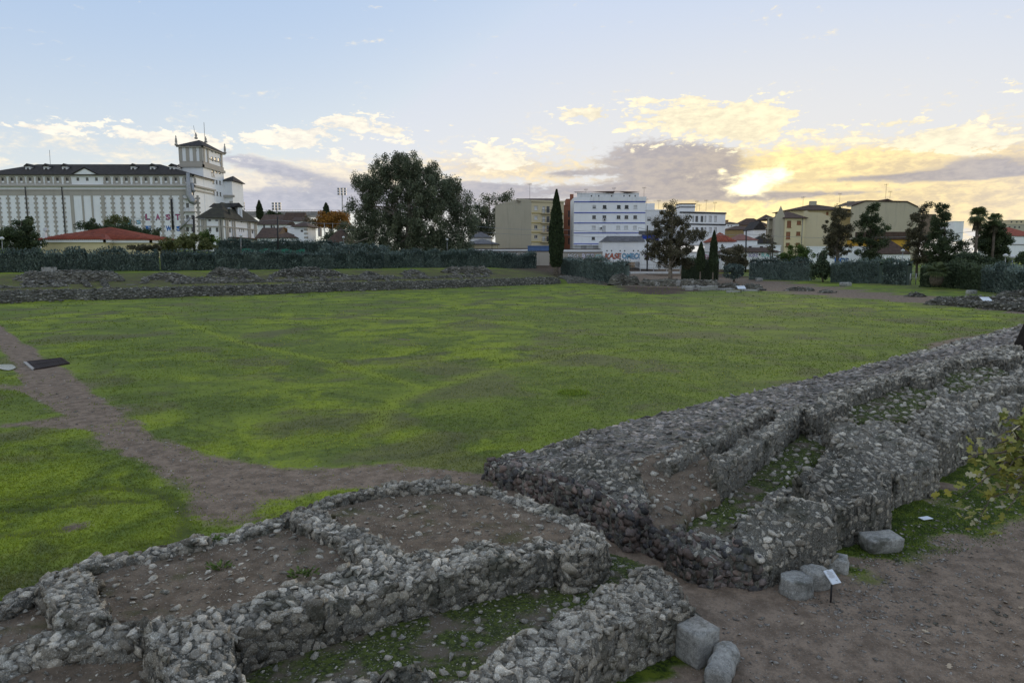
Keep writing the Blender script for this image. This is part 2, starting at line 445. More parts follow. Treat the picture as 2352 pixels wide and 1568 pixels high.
def soft(mask_fn, x, y, seed, amp=.6):
    # ragged, partly worn edge: the outline is looked up at jittered positions
    r = 0
    for k, a in enumerate((.2, .5, .9, 1.4, 2.0)):
        jx = (fbm(x * .9, y * .9, seed + k, 4) - .5) * 2.6 * a * amp; jy = (fbm(x * .9, y * .9, seed + 31 + k, 4) - .5) * 2.6 * a * amp
        r = r + mask_fn(x + jx, y + jy)
    return r / 5.0
def ground_masks(x, y):
    t, w = tw_of(x, y); s = w + S0
    dirt = soft(lambda a, b: np.maximum.reduce([inpoly(a, b, PATH), inpoly(a, b, BR1) * .8, inpoly(a, b, BR2) * .8]).astype(float), x, y, 5, .8)
    dirt = dirt * (1 - .75 * soft(lambda a, b: inpoly(a, b, GREENIN).astype(float), x, y, 77, .5))
    dirt = np.maximum(dirt, soft(lambda a, b: (inpoly(a, b, RIM)).astype(float), x, y, 15, .7))
    ed = soft(lambda a, b: inpoly(a, b, ENDDIRT).astype(float), x, y, 25, 1.0)
    dirt = np.maximum(dirt, ed)
    for bx, by in BALD: dirt = np.maximum(dirt, .9 * np.exp(-((x - bx) ** 2 + (y - by) ** 2) / .12))
    out = sstep(s, 5.5, 7.4) * (t > 9.0) + sstep(s, .2, 1.2) * ((t > 9.9) & (t < 11.9)) + sstep(s, 8, 8.3) * (t <= 9)
    out = np.clip(out, 0, 1)
    mossn = fbm(x * .8, y * .8, 41, 4)
    near_wall = 1 - sstep(s - 8.0 - (fbm(x * .35, y * .35, 51) - .5) * 1.6 - 1.2 * sstep(t, 15, 19) - 1.5 * sstep(t, 19, 27), .2, 1.9)
    moss = near_wall * sstep(t, 12.8, 14.6) * sstep(mossn, .2, .5) * (s > 6)
    moss = np.maximum(moss, (1 - sstep(s - 8.0, .2, 1.1)) * (t < 9.6) * (s > 6) * sstep(mossn, .3, .55))
    dirt = np.maximum(dirt, out * (1 - moss))
    # the slope behind the hedge line and below trees: bare leaf litter
    litter = inpoly(x, y, GP([(1240, 612), (1300, 618), (1440, 646), (1500, 652), (1760, 640), (1730, 632), (1440, 612)], 1.8)).astype(float)
    litter = np.maximum(litter, (sstep(t, 112, 125) * (w < -112)).astype(float) * .7)
    dw = -w - 114.0; litter = np.maximum(litter, .52 * sstep(dw, -.2, .8) * (1 - sstep(dw, 19, 24)) * (t < 130))
    lush = 0
    for ln in LUSHL: lush = np.maximum(lush, np.exp(-(dist_polyline(x, y, ln) / .42) ** 2))
    trk = 0
    for ln in TRK: trk = np.maximum(trk, np.exp(-(dist_polyline(x, y, ln) / .17) ** 4))
    return dirt, moss, litter, lush, trk
tl = axis_lines(-1200, 2600, .18, -4, 26, 1.06)
wl = axis_lines(-2600, 160, .18, -19, -1, 1.06)
wl = np.unique(np.concatenate([wl[np.abs(wl + 114.2) > 2.6], np.array([-117, -116, -115.2, -114.75, -114.2, -113.7, -113.35, -112.6, -111.8])]))
GT, GW = np.meshgrid(tl, wl); gx = (GT * AX[0] + GW * OX[0]).ravel(); gy = (GT * AX[1] + GW * OX[1]).ravel()
gz = ground_z(gx, gy)
dirt, moss, litter, lush, trk = ground_masks(gx, gy)
cle = (np.sin(gx * 21 + gy * 9) > 0) * 1.0
gz = gz - trk * (.02 + .03 * cle)
nx, ny = len(tl), len(wl)
idx = np.arange(nx * ny).reshape(ny, nx)
quads = np.stack([idx[:-1, :-1], idx[:-1, 1:], idx[1:, 1:], idx[1:, :-1]], -1).reshape(-1, 4)
def grass_color(t, pos):
    flat = t.vmath('MULTIPLY', pos, (1, 1, 0))
    big = t.noise(flat, .050, 3, .6, .4, '2D'); mid = t.noise(flat, .30, 4, .62, .5, '2D'); fine = t.noise(flat, 2.2, 4, .7, 0, '2D')
    wear = t.noise(flat, .14, 4, .62, .3, '2D')
    g = t.mix(t.step(mid, .34, .66), (.108, .146, .038), (.168, .222, .040))
    g = t.mix(t.math('MULTIPLY', t.step(big, .44, .60), t.step(mid, .38, .62)), g, (.240, .300, .036))
    g = t.mix(t.math('MULTIPLY', t.step(fine, .48, .66), .55), g, (.150, .205, .040))
    g = t.mix(t.math('MULTIPLY', t.step(wear, .50, .64), .65), g, (.130, .124, .072))
    g = t.mix(t.math('MULTIPLY', t.math('SUBTRACT', 1.0, t.step(fine, .30, .46)), .55), g, (.072, .088, .030))
    return g, flat, fine
def grass_blade_mat():
    def fn(t, pos, rnd):
        g, flat, fine = grass_color(t, pos)
        k = t.math('MULTIPLY_ADD', rnd, .55, .75)
        return t.mix(1.0, g, t.comb(k, k, t.math('MULTIPLY', k, .8)), 'MULTIPLY'), None
    return material('grass_blades', fn, .8, .15, None, 0, (.26, .36, .05))
def ground_mat():
    m = bpy.data.materials.new('ground'); m.use_nodes = True; m.node_tree.nodes.clear(); t = NT(m.node_tree)
    pos = t.new('ShaderNodeNewGeometry').outputs['Position']
    A = lambda n: t.new('ShaderNodeAttribute', attribute_name=n).outputs['Fac']
    g, flat, fine = grass_color(t, pos)
    grit = t.noise(flat, 14, 3, .7, 0, '2D'); spk = t.noise(flat, 33, 2, .6, 0, '2D')
    g = t.mix(t.math('MULTIPLY', t.step(grit, .55, .7), .35), g, (.07, .075, .03))
    g = t.mix(t.math('MULTIPLY', A('lush'), t.math('MULTIPLY_ADD', fine, .9, .2)), g, (.24, .30, .034))
    d = t.mix(t.step(fine, .30, .68), (.135, .103, .078), (.250, .194, .148))
    d = t.mix(t.math('MULTIPLY', t.step(grit, .5, .66), .5), d, (.12, .098, .08))
    d = t.mix(t.math('MULTIPLY', t.step(spk, .63, .70), .45), d, (.36, .32, .27))
    mo = t.mix(t.step(grit, .4, .6), (.022, .034, .010), (.060, .090, .012))
    mo = t.mix(t.step(fine, .45, .62), mo, (.10, .13, .016))
    li = t.mix(t.step(fine, .35, .65), (.055, .042, .034), (.11, .082, .062))
    def edged(a, lo, hi): return t.step(t.math('ADD', a, t.math('MULTIPLY', t.math('SUBTRACT', t.math('ADD', t.math('MULTIPLY', fine, .5), t.math('MULTIPLY', grit, .5)), .5), 1.1)), lo, hi)
    c = t.mix(edged(A('litter'), .35, .65), g, li)
    c = t.mix(edged(A('dirt'), .22, .80), c, d)
    c = t.mix(edged(A('moss'), .35, .65), c, mo)
    c = t.mix(t.math('MULTIPLY', A('trk'), .55), c, (.030, .030, .018))
    b = t.new('ShaderNodeBsdfPrincipled'); t.put(b.inputs['Base Color'], c); b.inputs['Roughness'].default_value = .95; b.inputs['Specular IOR Level'].default_value = .1
    bn = t.new('ShaderNodeBump'); bn.inputs['Strength'].default_value = .7; bn.inputs['Distance'].default_value = .05
    t.put(bn.inputs['Height'], t.math('ADD', fine, t.math('MULTIPLY', grit, .6))); t.t.links.new(bn.outputs[0], b.inputs['Normal'])
    out = t.new('ShaderNodeOutputMaterial'); t.t.links.new(b.outputs[0], out.inputs[0])
    return m
gme = np_mesh('ground', np.stack([gx, gy, gz], 1), quads, ground_mat(), smooth=True, attrs=dict(dirt=dirt, moss=moss, litter=litter, lush=lush, trk=trk))
tag(link('ground', gme), 'grassy arena floor with worn earth paths and mossy edges', None, None, 'structure')
def gz1(x, y): return float(ground_z(np.array([x]), np.array([y]))[0])

# ================================================================== stones
def hull_template(n, seed, flat=.75, k=1.0):
    r = random.Random(seed); bm = bmesh.new()
    for _ in range(n):
        v = Vector((r.gauss(0, 1), r.gauss(0, 1), r.gauss(0, 1))).normalized()
        q = max(abs(v.x), abs(v.y), abs(v.z)) ** .55                       # slightly boxy
        v = v / q * r.uniform(.86, 1.05)
        bm.verts.new((v.x * k, v.y * k, v.z * flat * k))
    bmesh.ops.convex_hull(bm, input=bm.verts)
    for v in [v for v in bm.verts if not v.link_faces]: bm.verts.remove(v)
    bmesh.ops.triangulate(bm, faces=bm.faces); bm.verts.index_update()
    V = np.array([v.co[:] for v in bm.verts]); F = np.array([[v.index for v in f.verts] for f in bm.faces]); bm.free()
    return V, F
TPL = [hull_template(random.Random(i).randint(10, 14), i, .85) for i in range(20)]
TPL_SMALL = [hull_template(8, 100 + i, .7) for i in range(10)]
def stone_mesh(i, mat):
    key = ('stone', i, mat.name)
    if key not in MATS: MATS[key] = np_mesh('stone', TPL[i][0], TPL[i][1], mat)
    return MATS[key]
def frames(N, spin_h, rng):
    """rotation matrices (n,3,3) with local z near N; local x kept level on steep faces when spin_h"""
    n = len(N); N = N + rng.normal(0, .22, (n, 3)); N /= np.linalg.norm(N, axis=1)[:, None]
    h = np.cross(np.tile([0., 0, 1], (n, 1)), N)
    ln = np.linalg.norm(h, axis=1)
    rv = rng.normal(0, 1, (n, 3)); rv -= (rv * N).sum(1)[:, None] * N; rv /= np.linalg.norm(rv, axis=1)[:, None] + 1e-9
    steep = (np.abs(N[:, 2]) < .6) & (ln > 1e-3) if spin_h else np.zeros(n, bool)
    X = np.where(steep[:, None], h / (ln[:, None] + 1e-9) + rv * .18, rv)
    X /= np.linalg.norm(X, axis=1)[:, None]
    Y = np.cross(N, X); Y /= np.linalg.norm(Y, axis=1)[:, None] + 1e-9; X = np.cross(Y, N)
    return np.stack([X, Y, N], 2)
def merge_stones(pos, R, sc, tpls, rng):
    VV = []; FF = []; RN = []; off = 0
    pick = rng.integers(0, len(tpls), len(pos))
    for k, (tv, tf) in enumerate(tpls):
        m = pick == k; c = m.sum()
        if not c: continue
        v = np.einsum('nij,nvj->nvi', R[m], tv[None] * sc[m][:, None, :]) + pos[m][:, None, :]
        f = tf[None] + (np.arange(c) * len(tv))[:, None, None] + off
        VV.append(v.reshape(-1, 3)); FF.append(f.reshape(-1, 3)); RN.append(np.repeat(rng.random(c), len(tf))); off += c * len(tv)
    return np.concatenate(VV), np.concatenate(FF), np.concatenate(RN)
def surf_samples(V, F, n, rng):
    """n points on quads/tris F of V by area; returns points, unit normals, face ids"""
    a = V[F[:, 0]]; b = V[F[:, 1]]; c = V[F[:, 2]]; d = V[F[:, -1]]
    nr = np.cross(c - a, d - b) if F.shape[1] == 4 else np.cross(b - a, c - a)
    ar = np.linalg.norm(nr, axis=1); ok = ar > 1e-9
    p = np.where(ok, ar, 0); p = p / p.sum()
    i = rng.choice(len(F), n, p=p)
    u = rng.random((n, 1)); v = rng.random((n, 1))
    if F.shape[1] == 4: q = (a[i] * (1 - u) + b[i] * u) * (1 - v) + (d[i] * (1 - u) + c[i] * u) * v
    else:
        m = (u + v) > 1; u = np.where(m, 1 - u, u); v = np.where(m, 1 - v, v); q = a[i] + (b[i] - a[i]) * u + (c[i] - a[i]) * v
    N = nr[i] / ar[i][:, None]
    return q, N, i
def thin(pos, rad, k=.8):
    """keep big ones first, drop those that overlap; returns kept indices"""
    order = np.argsort(-rad); cell = .5; grid = {}; keep = []
    pl = pos.tolist(); rl = rad.tolist()
    for i in order.tolist():
        x, y, z = pl[i]; r = rl[i]; cx, cy, cz = int(x // cell), int(y // cell), int(z // cell); bad = False
        for dx in (-1, 0, 1):
            for dy in (-1, 0, 1):
                for dz in (-1, 0, 1):
                    for (X, Y, Z, q) in grid.get((cx + dx, cy + dy, cz + dz), ()):
                        dd = (x - X) ** 2 + (y - Y) ** 2 + (z - Z) ** 2
                        if dd < ((r + q) * k) ** 2: bad = True; break
                    if bad: break
                if bad: break
            if bad: break
        if bad: continue
        grid.setdefault((cx, cy, cz), []).append((x, y, z, r)); keep.append(i)
    return np.array(keep, dtype=int)
def dress(parent, V, F, mat, n, rmin, rmax, rng, singles=0, power=2.2, flat=(.55, .9), k=.78, sink=.12, maxv=None, size_fn=None, small_name='small_stones', FN=None, bigr=.075):
    """cover the surface with individually placed stones"""
    q, N, fi = surf_samples(V, F, n, rng)
    N = np.where(N[:, 2:3] < -.2, -N, N)
    if FN is not None: N = FN[fi]
    rad = rmin + (rmax - rmin) * rng.random(n) ** power
    if size_fn is not None: rad = rad * size_fn(q)
    kp = thin(q, rad, k); q, N, rad = q[kp], N[kp], rad[kp]
    R = frames(N, True, rng); m = len(q)
    sc = np.stack([rad * rng.uniform(1.0, 1.45, m), rad * rng.uniform(.75, 1.05, m), rad * rng.uniform(*flat, m)], 1)
    pos = q + N * (rad * sink)[:, None]
    if singles:
        d = np.linalg.norm(pos - np.array([0, 0, CAMZ]), axis=1); scr = rad / d
        vis = np.abs(pos[:, 0]) < pos[:, 1] * .76
        vis &= ((CAMZ - pos[:, 2]) / pos[:, 1]) < .64
        o = np.argsort(-(scr * vis))[:singles]
        for i in o.tolist():
            ob = link('stone', stone_mesh(int(rng.integers(0, len(TPL))), mat), None)
            Mx = Matrix([[R[i, a, b] for b in range(3)] for a in range(3)]).to_4x4()
            ob.parent = parent
            ob.matrix_basis = Matrix.Translation(Vector(pos[i]) - Vector(parent.location)) @ Mx @ Matrix.Diagonal((*sc[i], 1))
        rest = np.ones(m, bool); rest[o] = False
    else: rest = np.ones(m, bool)
    if rest.sum():
        big = rest & (rad > bigr); sm = rest & ~big; parts = []
        for sel, tp in ((big, TPL), (sm, TPL_SMALL)):
            if sel.sum(): parts.append(merge_stones(pos[sel], R[sel], sc[sel], tp, rng))
        v = np.concatenate([q_[0] for q_ in parts]); r = np.concatenate([q_[2] for q_ in parts])
        f = np.concatenate([q_[1] + (0 if i == 0 else len(parts[0][0])) for i, q_ in enumerate(parts)])
        tag(link(small_name, np_mesh(small_name, v, f, mat, r), parent), None, None, None, 'stuff')
    return m

# ================================================================== the near ruins as real relief
def Cc(pts):      # positions read off an enlarged part of the photograph
    return [(1058.4 + x * .55, 705.6 + y * .55, z) for x, y, z in pts]
class Relief:
    def __init__(s, ts, ss):
        s.T, s.S = np.meshgrid(ts, ss); w = s.S - S0
        s.X = s.T * AX[0] + w * OX[0]; s.Y = s.T * AX[1] + w * OX[1]
        jx = (fbm(s.X * 1.7, s.Y * 1.7, 201, 3) - .5); jy = (fbm(s.X * 1.7, s.Y * 1.7, 233, 3) - .5)
        s.JX = s.X + jx * .24; s.JY = s.Y + jy * .24
        s.deep = 0
        s.Z = np.full(s.X.shape, np.nan); s.C = np.full(s.X.shape, -1); s.cls = []
        s.nb = fbm(s.X * 1.6, s.Y * 1.6, 301, 4) - .5; s.nf = fbm(s.X * 5, s.Y * 5, 331, 3) - .5
    def _paint(s, m, z, kind, amp):
        z = z + s.nb * amp * (1.6 if kind in ('wall', 'rubble') else 1) + s.nf * amp * .55
        if s.deep and kind == 'moss': z = z - s.deep
        if s.deep and kind in ('wall', 'rubble') and len(s.cls) > 2: z = z + .12
        s.Z = np.where(m, z, s.Z); s.C = np.where(m, len(s.cls), s.C); s.cls.append(kind)
    def poly(s, pts, kind, amp):
        q = np.array([list(G(x, y, z)) for x, y, z in pts])
        A = np.c_[q[:, 0], q[:, 1], np.ones(len(q))]; k, *_ = np.linalg.lstsq(A, q[:, 2], rcond=None)
        m = inpoly(s.JX, s.JY, q); z = np.clip(k[0] * s.X + k[1] * s.Y + k[2], q[:, 2].min() - .1, q[:, 2].max() + .1)
        s._paint(m, z, kind, amp)
    def polyTS(s, pts, kind, amp, zf):
        q = [tuple(TW(t, ss - S0)[:2]) for t, ss in pts]
        s._paint(inpoly(s.JX, s.JY, q), zf(s.T, s.S), kind, amp)
    def strip(s, pts, hw, kind, amp):
        q = np.array([list(G(x, y, z)) for x, y, z in pts]); best = np.full(s.X.shape, 1e9); zz = np.zeros(s.X.shape)
        for a, b in zip(q[:-1], q[1:]):
            bx, by = b[0] - a[0], b[1] - a[1]; t = np.clip(((s.JX - a[0]) * bx + (s.JY - a[1]) * by) / (bx * bx + by * by), 0, 1)
            d = np.hypot(s.JX - a[0] - t * bx, s.JY - a[1] - t * by); m = d < best
            best = np.where(m, d, best); zz = np.where(m, a[2] + t * (b[2] - a[2]), zz)
        s._paint(best < hw, zz, kind, amp)
    def finish(s):
        out = np.isnan(s.Z)
        g = ground_z(s.X, s.Y)
        s.Z = np.where(out, g - .25, s.Z)
        ny, nx = s.X.shape; id_ = np.arange(nx * ny).reshape(ny, nx)
        V = np.stack([s.X.ravel(), s.Y.ravel(), s.Z.ravel()], 1)
        jit = RNG.normal(0, .012, (len(V), 2)); V[:, :2] += jit
        Q = np.stack([id_[:-1, :-1], id_[:-1, 1:], id_[1:, 1:], id_[1:, :-1]], -1).reshape(-1, 4)
        c = s.C.ravel()[Q]; keep = (c >= 0).any(1); Q = Q[keep]; c = c[keep]
        zq = np.where(c >= 0, V[Q][:, :, 2], -9); fc = np.take_along_axis(c, zq.argmax(1)[:, None], 1)[:, 0]
        s.V, s.Q, s.fc = V, Q, fc
        zs = s.Z.copy()
        for _ in range(3):
            p_ = np.pad(zs, 2, mode='edge'); zs = sum(p_[a:a + ny, b:b + nx] for a in range(5) for b in range(5)) / 25.0
        gs, gt = np.gradient(zs, s.S[:, 0], s.T[0])
        wx = gt * AX[0] + gs * OX[0]; wy = gt * AX[1] + gs * OX[1]
        VN = np.stack([-wx.ravel(), -wy.ravel(), np.full(wx.size, .12)], 1)
        FN_ = VN[Q].mean(1); s.FN = FN_ / (np.linalg.norm(FN_, axis=1)[:, None] + 1e-9)
        n = np.cross(V[Q[:, 2]] - V[Q[:, 0]], V[Q[:, 3]] - V[Q[:, 1]])
        if n[:, 2].mean() < 0: s.Q = s.Q[:, ::-1]
    def steep(s):
        n = np.cross(s.V[s.Q[:, 2]] - s.V[s.Q[:, 0]], s.V[s.Q[:, 3]] - s.V[s.Q[:, 1]]); n /= np.linalg.norm(n, axis=1)[:, None] + 1e-9
        return np.abs(n[:, 2]) < .62
    def sub(s, sel):
        q = s.Q[sel]; u, inv = np.unique(q, return_inverse=True)
        return s.V[u], inv.reshape(q.shape)

def earth_mat():
    def fn(t, pos, rnd):
        f = t.noise(pos, 2.0, 4, .6); g = t.noise(pos, 16, 4, .7); sp = t.noise(pos, 30, 2, .6); mo = t.noise(pos, .9, 4, .6)
        c = t.mix(t.step(f, .35, .65), (.112, .088, .066), (.195, .154, .116))
        c = t.mix(t.math('MULTIPLY', t.step(g, .5, .66), .5), c, (.05, .042, .034))
        c = t.mix(t.math('MULTIPLY', t.step(sp, .62, .69), .6), c, (.36, .34, .30))
        c = t.mix(t.math('MULTIPLY', t.step(mo, .56, .70), .6), c, (.05, .062, .018))
        return c, t.math('ADD', f, g)
    return material('earth_fill', fn, .95, .1, (.8, .04))
def moss_mat():
    def fn(t, pos, rnd):
        f = t.noise(pos, 1.3, 4, .6); g = t.noise(pos, 14, 4, .7); sp = t.noise(pos, 27, 2, .6)
        c = t.mix(t.step(g, .4, .62), (.034, .044, .018), (.082, .105, .024))
        c = t.mix(t.step(f, .50, .64), c, (.125, .104, .080))
        c = t.mix(t.math('MULTIPLY', t.step(sp, .62, .69), .6), c, (.34, .33, .30))
        return c, t.math('ADD', f, g)
    return material('mossy_earth', fn, .95, .1, (.8, .04))
EARTH = earth_mat(); MOSS = moss_mat()
CORE = m_stone('rubble_core', (.14, .135, .115), (.19, .18, .155), (.42, .42, .39), .6, .2, 11)

rngA = np.random.default_rng(11)
def build_ruin_a():
    r = Relief(np.arange(-3.5, 11.4, .045), np.arange(-1.0, 10.2, .045))
    E_, W_ = 'earth', 'wall'
    # whole footprint first so that nothing is hollow
    r.polyTS([(-3.4, .2), (9.6, .2), (10.3, 3), (10.3, 5.5), (9.9, 6.8), (9, 8), (6, 8), (-3.4, 8)], 'core', .1, lambda t, s: np.full(t.shape, 0.0))
    r.poly([(-300, 1640, .36), (0, 1530, .36), (130, 1496, .36), (335, 1448, .38), (380, 1530, .34), (430, 1690, .3), (-300, 1900, .25)], E_, .05)
    r.poly([(545, 1500, .16), (700, 1450, .12), (1000, 1390, .02), (1250, 1303, -.1), (1400, 1270, -.1), (1492, 1290, .02), (1548, 1335, .1), (1300, 1412, .24), (1130, 1525, .3), (1000, 1700, .34), (560, 1720, .3)], 'moss', .06)
    r.poly([(735, 1178, .45), (1025, 1112, .45), (1180, 1145, .45), (1345, 1207, .42), (1300, 1250, .45), (1100, 1265, .5), (925, 1280, .55), (840, 1225, .5)], E_, .04)
    r.poly([(205, 1322, .42), (450, 1250, .42), (560, 1212, .42), (700, 1185, .42), (850, 1296, .45), (700, 1355, .5), (530, 1405, .55), (340, 1430, .55), (250, 1425, .5)], E_, .05)
    r.poly([(-300, 1500, .4), (0, 1385, .4), (100, 1345, .4), (130, 1440, .35), (105, 1485, .4), (0, 1515, .4), (-300, 1640, .4)], E_, .06)
    # outer wall with its rubble top and the tumbled end
    r.poly([(1571, 1375, .2), (1655, 1441, -.28), (1580, 1475, -.33), (1540, 1430, .1)], 'talus', .2)
    r.poly([(1490, 1300, .3), (1411, 1335, .38), (1300, 1405, .38), (1130, 1515, .42), (1000, 1660, .5), (1220, 1720, .45), (1330, 1510, .45), (1411, 1432, .45), (1500, 1415, .4), (1574, 1392, .33), (1560, 1345, .28)], W_, .22)
    # thin wall towards the arena and along the passage
    r.strip([(-300, 1500, .5), (0, 1392, .55), (95, 1343, .6), (230, 1293, .55), (450, 1250, .5), (470, 1245, .42), (540, 1222, .55), (660, 1184, .6), (700, 1174, .6), (770, 1150, .5), (830, 1129, .6), (1020, 1109, .6)], .2, W_, .22)
    r.strip([(1020, 1109, .6), (1130, 1124, .5), (1200, 1150, .48), (1340, 1206, .52), (1375, 1222, .55)], .17, W_, .2)
    r.strip([(1225, 1160, .5), (1290, 1190, .48)], .2, W_, .15)
    # cross walls
    r.poly([(88, 1338, .75), (205, 1318, .72), (262, 1424, .72), (150, 1445, .75)], W_, .12)
    r.poly([(684, 1178, .6), (742, 1178, .6), (832, 1218, .62), (930, 1266, .7), (860, 1305, .7), (775, 1248, .62), (676, 1192, .6)], W_, .16)
    r.strip([(-300, 1650, .5), (0, 1518, .5), (60, 1494, .5), (130, 1474, .58), (250, 1452, .6), (350, 1435, .75)], .26, W_, .26)
    # the long retaining wall
    r.poly([(330, 1420, .9), (520, 1395, .85), (700, 1335, .8), (830, 1292, .76), (925, 1264, .76), (1100, 1236, .72), (1290, 1234, .68), (1345, 1208, .62), (1398, 1234, .56),
            (1398, 1258, .5), (1300, 1274, .55), (1100, 1306, .65), (900, 1352, .7), (700, 1408, .75), (548, 1450, .8), (345, 1480, .88)], W_, .24)
    r.strip([(1310, 1262, .78), (1372, 1240, .74)], .22, W_, .2)
    r.poly([(328, 1425, .92), (520, 1412, .92), (548, 1500, .88), (590, 1660, .85), (395, 1660, .85), (368, 1500, .9)], W_, .28)
    r.strip([(628, 1592, .42), (700, 1585, .42)], .14, W_, .25)
    r.strip([(735, 1590, .42), (860, 1578, .42), (965, 1575, .38)], .15, W_, .3)
    r.finish()
    c = TW(4, -9, 0)
    root = empty('ruined_chambers', (c.x, c.y, -.3), 'low rubble stone walls enclosing bare earth chambers, in the lower left foreground', 'ruin')
    for i, kind in enumerate(r.cls):
        sel = r.fc == i
        if not sel.any(): continue
        v, q = r.sub(sel)
        nm, mt = {'earth': ('earth_floor', EARTH), 'moss': ('mossy_floor', MOSS), 'wall': ('wall_core', CORE), 'core': ('rubble_base', CORE), 'talus': ('tumbled_rubble', CORE)}[kind]
        link(nm, np_mesh(nm, v, q, mt, smooth=kind in ('earth', 'moss')), root)
    wall = np.isin(r.fc, [i for i, k in enumerate(r.cls) if k in ('wall', 'talus', 'core')])
    st = r.steep()
    v, q = r.sub(wall & st)
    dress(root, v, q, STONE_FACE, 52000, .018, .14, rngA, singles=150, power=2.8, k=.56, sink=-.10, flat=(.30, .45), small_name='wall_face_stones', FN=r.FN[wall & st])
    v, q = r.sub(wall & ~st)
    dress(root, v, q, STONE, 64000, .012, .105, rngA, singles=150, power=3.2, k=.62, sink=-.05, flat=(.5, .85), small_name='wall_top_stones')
    fl = np.isin(r.fc, [i for i, k in enumerate(r.cls) if k in ('earth', 'moss')])
    v, q = r.sub(fl)
    dress(root, v, q, STONE, 5000, .012, .085, rngA, power=7, k=1.2, sink=.1, small_name='loose_stones')
    return r
RA = build_ruin_a()

rngB = np.random.default_rng(12)
def build_ruin_b():
    ts = [11.2]
    while ts[-1] < 90: ts.append(ts[-1] + (.05 if ts[-1] < 24 else min(.05 + (ts[-1] - 24) * .006, .35)))
    r = Relief(np.array(ts), np.arange(-.8, 9.0, .055))
    r.deep = 0
    def basez(t, s):
        far = sstep(t, 20, 30)
        near_p = np.interp(s, [0, 2.5, 4.5, 6, 7, 7.9], [.42, .6, .55, .25, .2, .15])
        far_p = np.interp(s, [0, 2.2, 3.6, 4.2, 5.8, 6.6, 7.6, 8], [.45, .7, 1.0, .85, .7, .9, .7, .5])
        return near_p * (1 - far) + far_p * far
    r.polyTS([(11.5, 0), (90, 0), (90, 8), (40, 8.05), (21, 8), (12.6, 8), (11.6, 7.2)], 'rubble', .3, basez)
    D = lambda pts: Cc(pts)
    r.poly(D([(195, 640, .45), (330, 600, .45), (600, 505, .46), (1000, 400, .5), (1500, 290, .55), (1940, 195, .6), (2330, 92, .65), (2800, -30, .75),
              (2800, 60, .8), (2330, 165, .8), (1900, 250, .8), (1600, 340, .8), (1420, 405, .8), (1220, 460, .82), (1000, 545, .75), (830, 625, .66), (700, 655, .62), (430, 690, .52), (250, 680, .45)]), 'slabs', .12)
    r.poly(D([(0, 0, 0), (1, 0, 0), (1, 1, 0)]), 'wall', 0) if 0 else r.strip(D([(330, 605, .62), (480, 560, .62), (560, 520, .55)]), .16, 'wall', .25)
    r.strip(D([(180, 650, .62), (230, 640, .58)]), .22, 'wall', .25)
    r.poly(D([(250, 675, .5), (430, 640, .68), (560, 610, .72), (700, 655, .78), (785, 760, .72), (795, 850, .52), (700, 872, .48), (560, 792, .52), (400, 732, .48), (160, 667, .42)]), 'rubble', .36)
    r.poly(D([(700, 645, .68), (1000, 562, .78), (1040, 640, .74), (1100, 742, .5), (960, 892, .2), (850, 962, .12), (765, 905, .25), (790, 800, .48)]), 'field', .16)
    r.poly(D([(820, 630, .85), (1000, 560, .95), (1220, 440, 1.05), (1310, 420, 1.1), (1110, 540, 1.0), (960, 612, .9), (880, 665, .82)]), 'rubble', .3)
    r.poly(D([(1040, 625, .95), (1200, 540, 1.05), (1340, 440, 1.2), (1440, 420, 1.2), (1430, 492, 1.15), (1300, 562, 1.1), (1212, 625, 1.0), (1155, 705, .8), (1100, 745, .68), (1062, 685, .8)]), 'wall', .26)
    r.poly(D([(1400, 430, 1.2), (1600, 365, 1.2), (1860, 275, 1.3), (2140, 205, 1.35), (2330, 160, 1.4), (2340, 195, 1.4), (2160, 240, 1.35), (1870, 308, 1.3), (1610, 402, 1.2), (1440, 470, 1.15)]), 'wall', .26)
    r.poly(D([(850, 962, .26), (1000, 1000, .22), (1100, 1010, .2), (1120, 1060, .05), (1060, 1075, .1), (930, 1010, .2)]), 'wall', .18)
    r.poly(D([(1100, 1005, .3), (1120, 930, .6), (1190, 868, .74), (1330, 783, .86), (1480, 798, .88), (1565, 850, .76), (1550, 910, .55), (1400, 985, .3), (1300, 1035, .2), (1230, 1075, .08), (1120, 1062, .1)]), 'rubble', .38)
    r.poly(D([(1400, 722, .8), (1480, 638, .98), (1560, 566, 1.14), (1722, 636, 1.04), (1795, 700, .8), (1790, 790, .5), (1700, 850, .35), (1570, 838, .6), (1480, 782, .78)]), 'rubble', .36)
    r.poly(D([(1420, 492, 1.15), (1560, 465, 1.2), (1700, 470, 1.12), (1870, 478, 1.02), (1995, 560, .8), (2000, 640, .45), (1960, 705, .2), (1850, 730, .2), (1790, 700, .55), (1722, 640, .92), (1565, 560, 1.05), (1530, 520, .95)]), 'rubble', .34)
    r.poly(D([(1600, 432, .72), (1860, 325, .9), (1995, 358, .82), (1885, 472, .72), (1640, 478, .7)]), 'moss', .1)
    r.poly(D([(1870, 482, 1.0), (1960, 398, 1.12), (2005, 356, 1.18), (2085, 395, 1.05), (2140, 470, .75), (2140, 520, .5), (1995, 565, .7)]), 'rubble', .34)
    r.poly(D([(2000, 282, .92), (2190, 242, 1.0), (2290, 268, .95), (2150, 340, .85), (2040, 352, .85)]), 'moss', .08)
    r.poly(D([(2075, 362, 1.1), (2330, 268, 1.2), (2500, 210, 1.25), (2520, 250, 1.15), (2352, 320, 1.0), (2120, 405, .95)]), 'rubble', .32)
    r.poly(D([(900, 970, .1), (1110, 995, .05), (1190, 875, .15), (1295, 795, .2), (1410, 705, .3), (1540, 590, .45), (1425, 520, .5), (1290, 640, .3), (1170, 750, .2), (975, 885, .1)]), 'moss', .08)
    r.finish()
    c = TW(18, -10, 0)
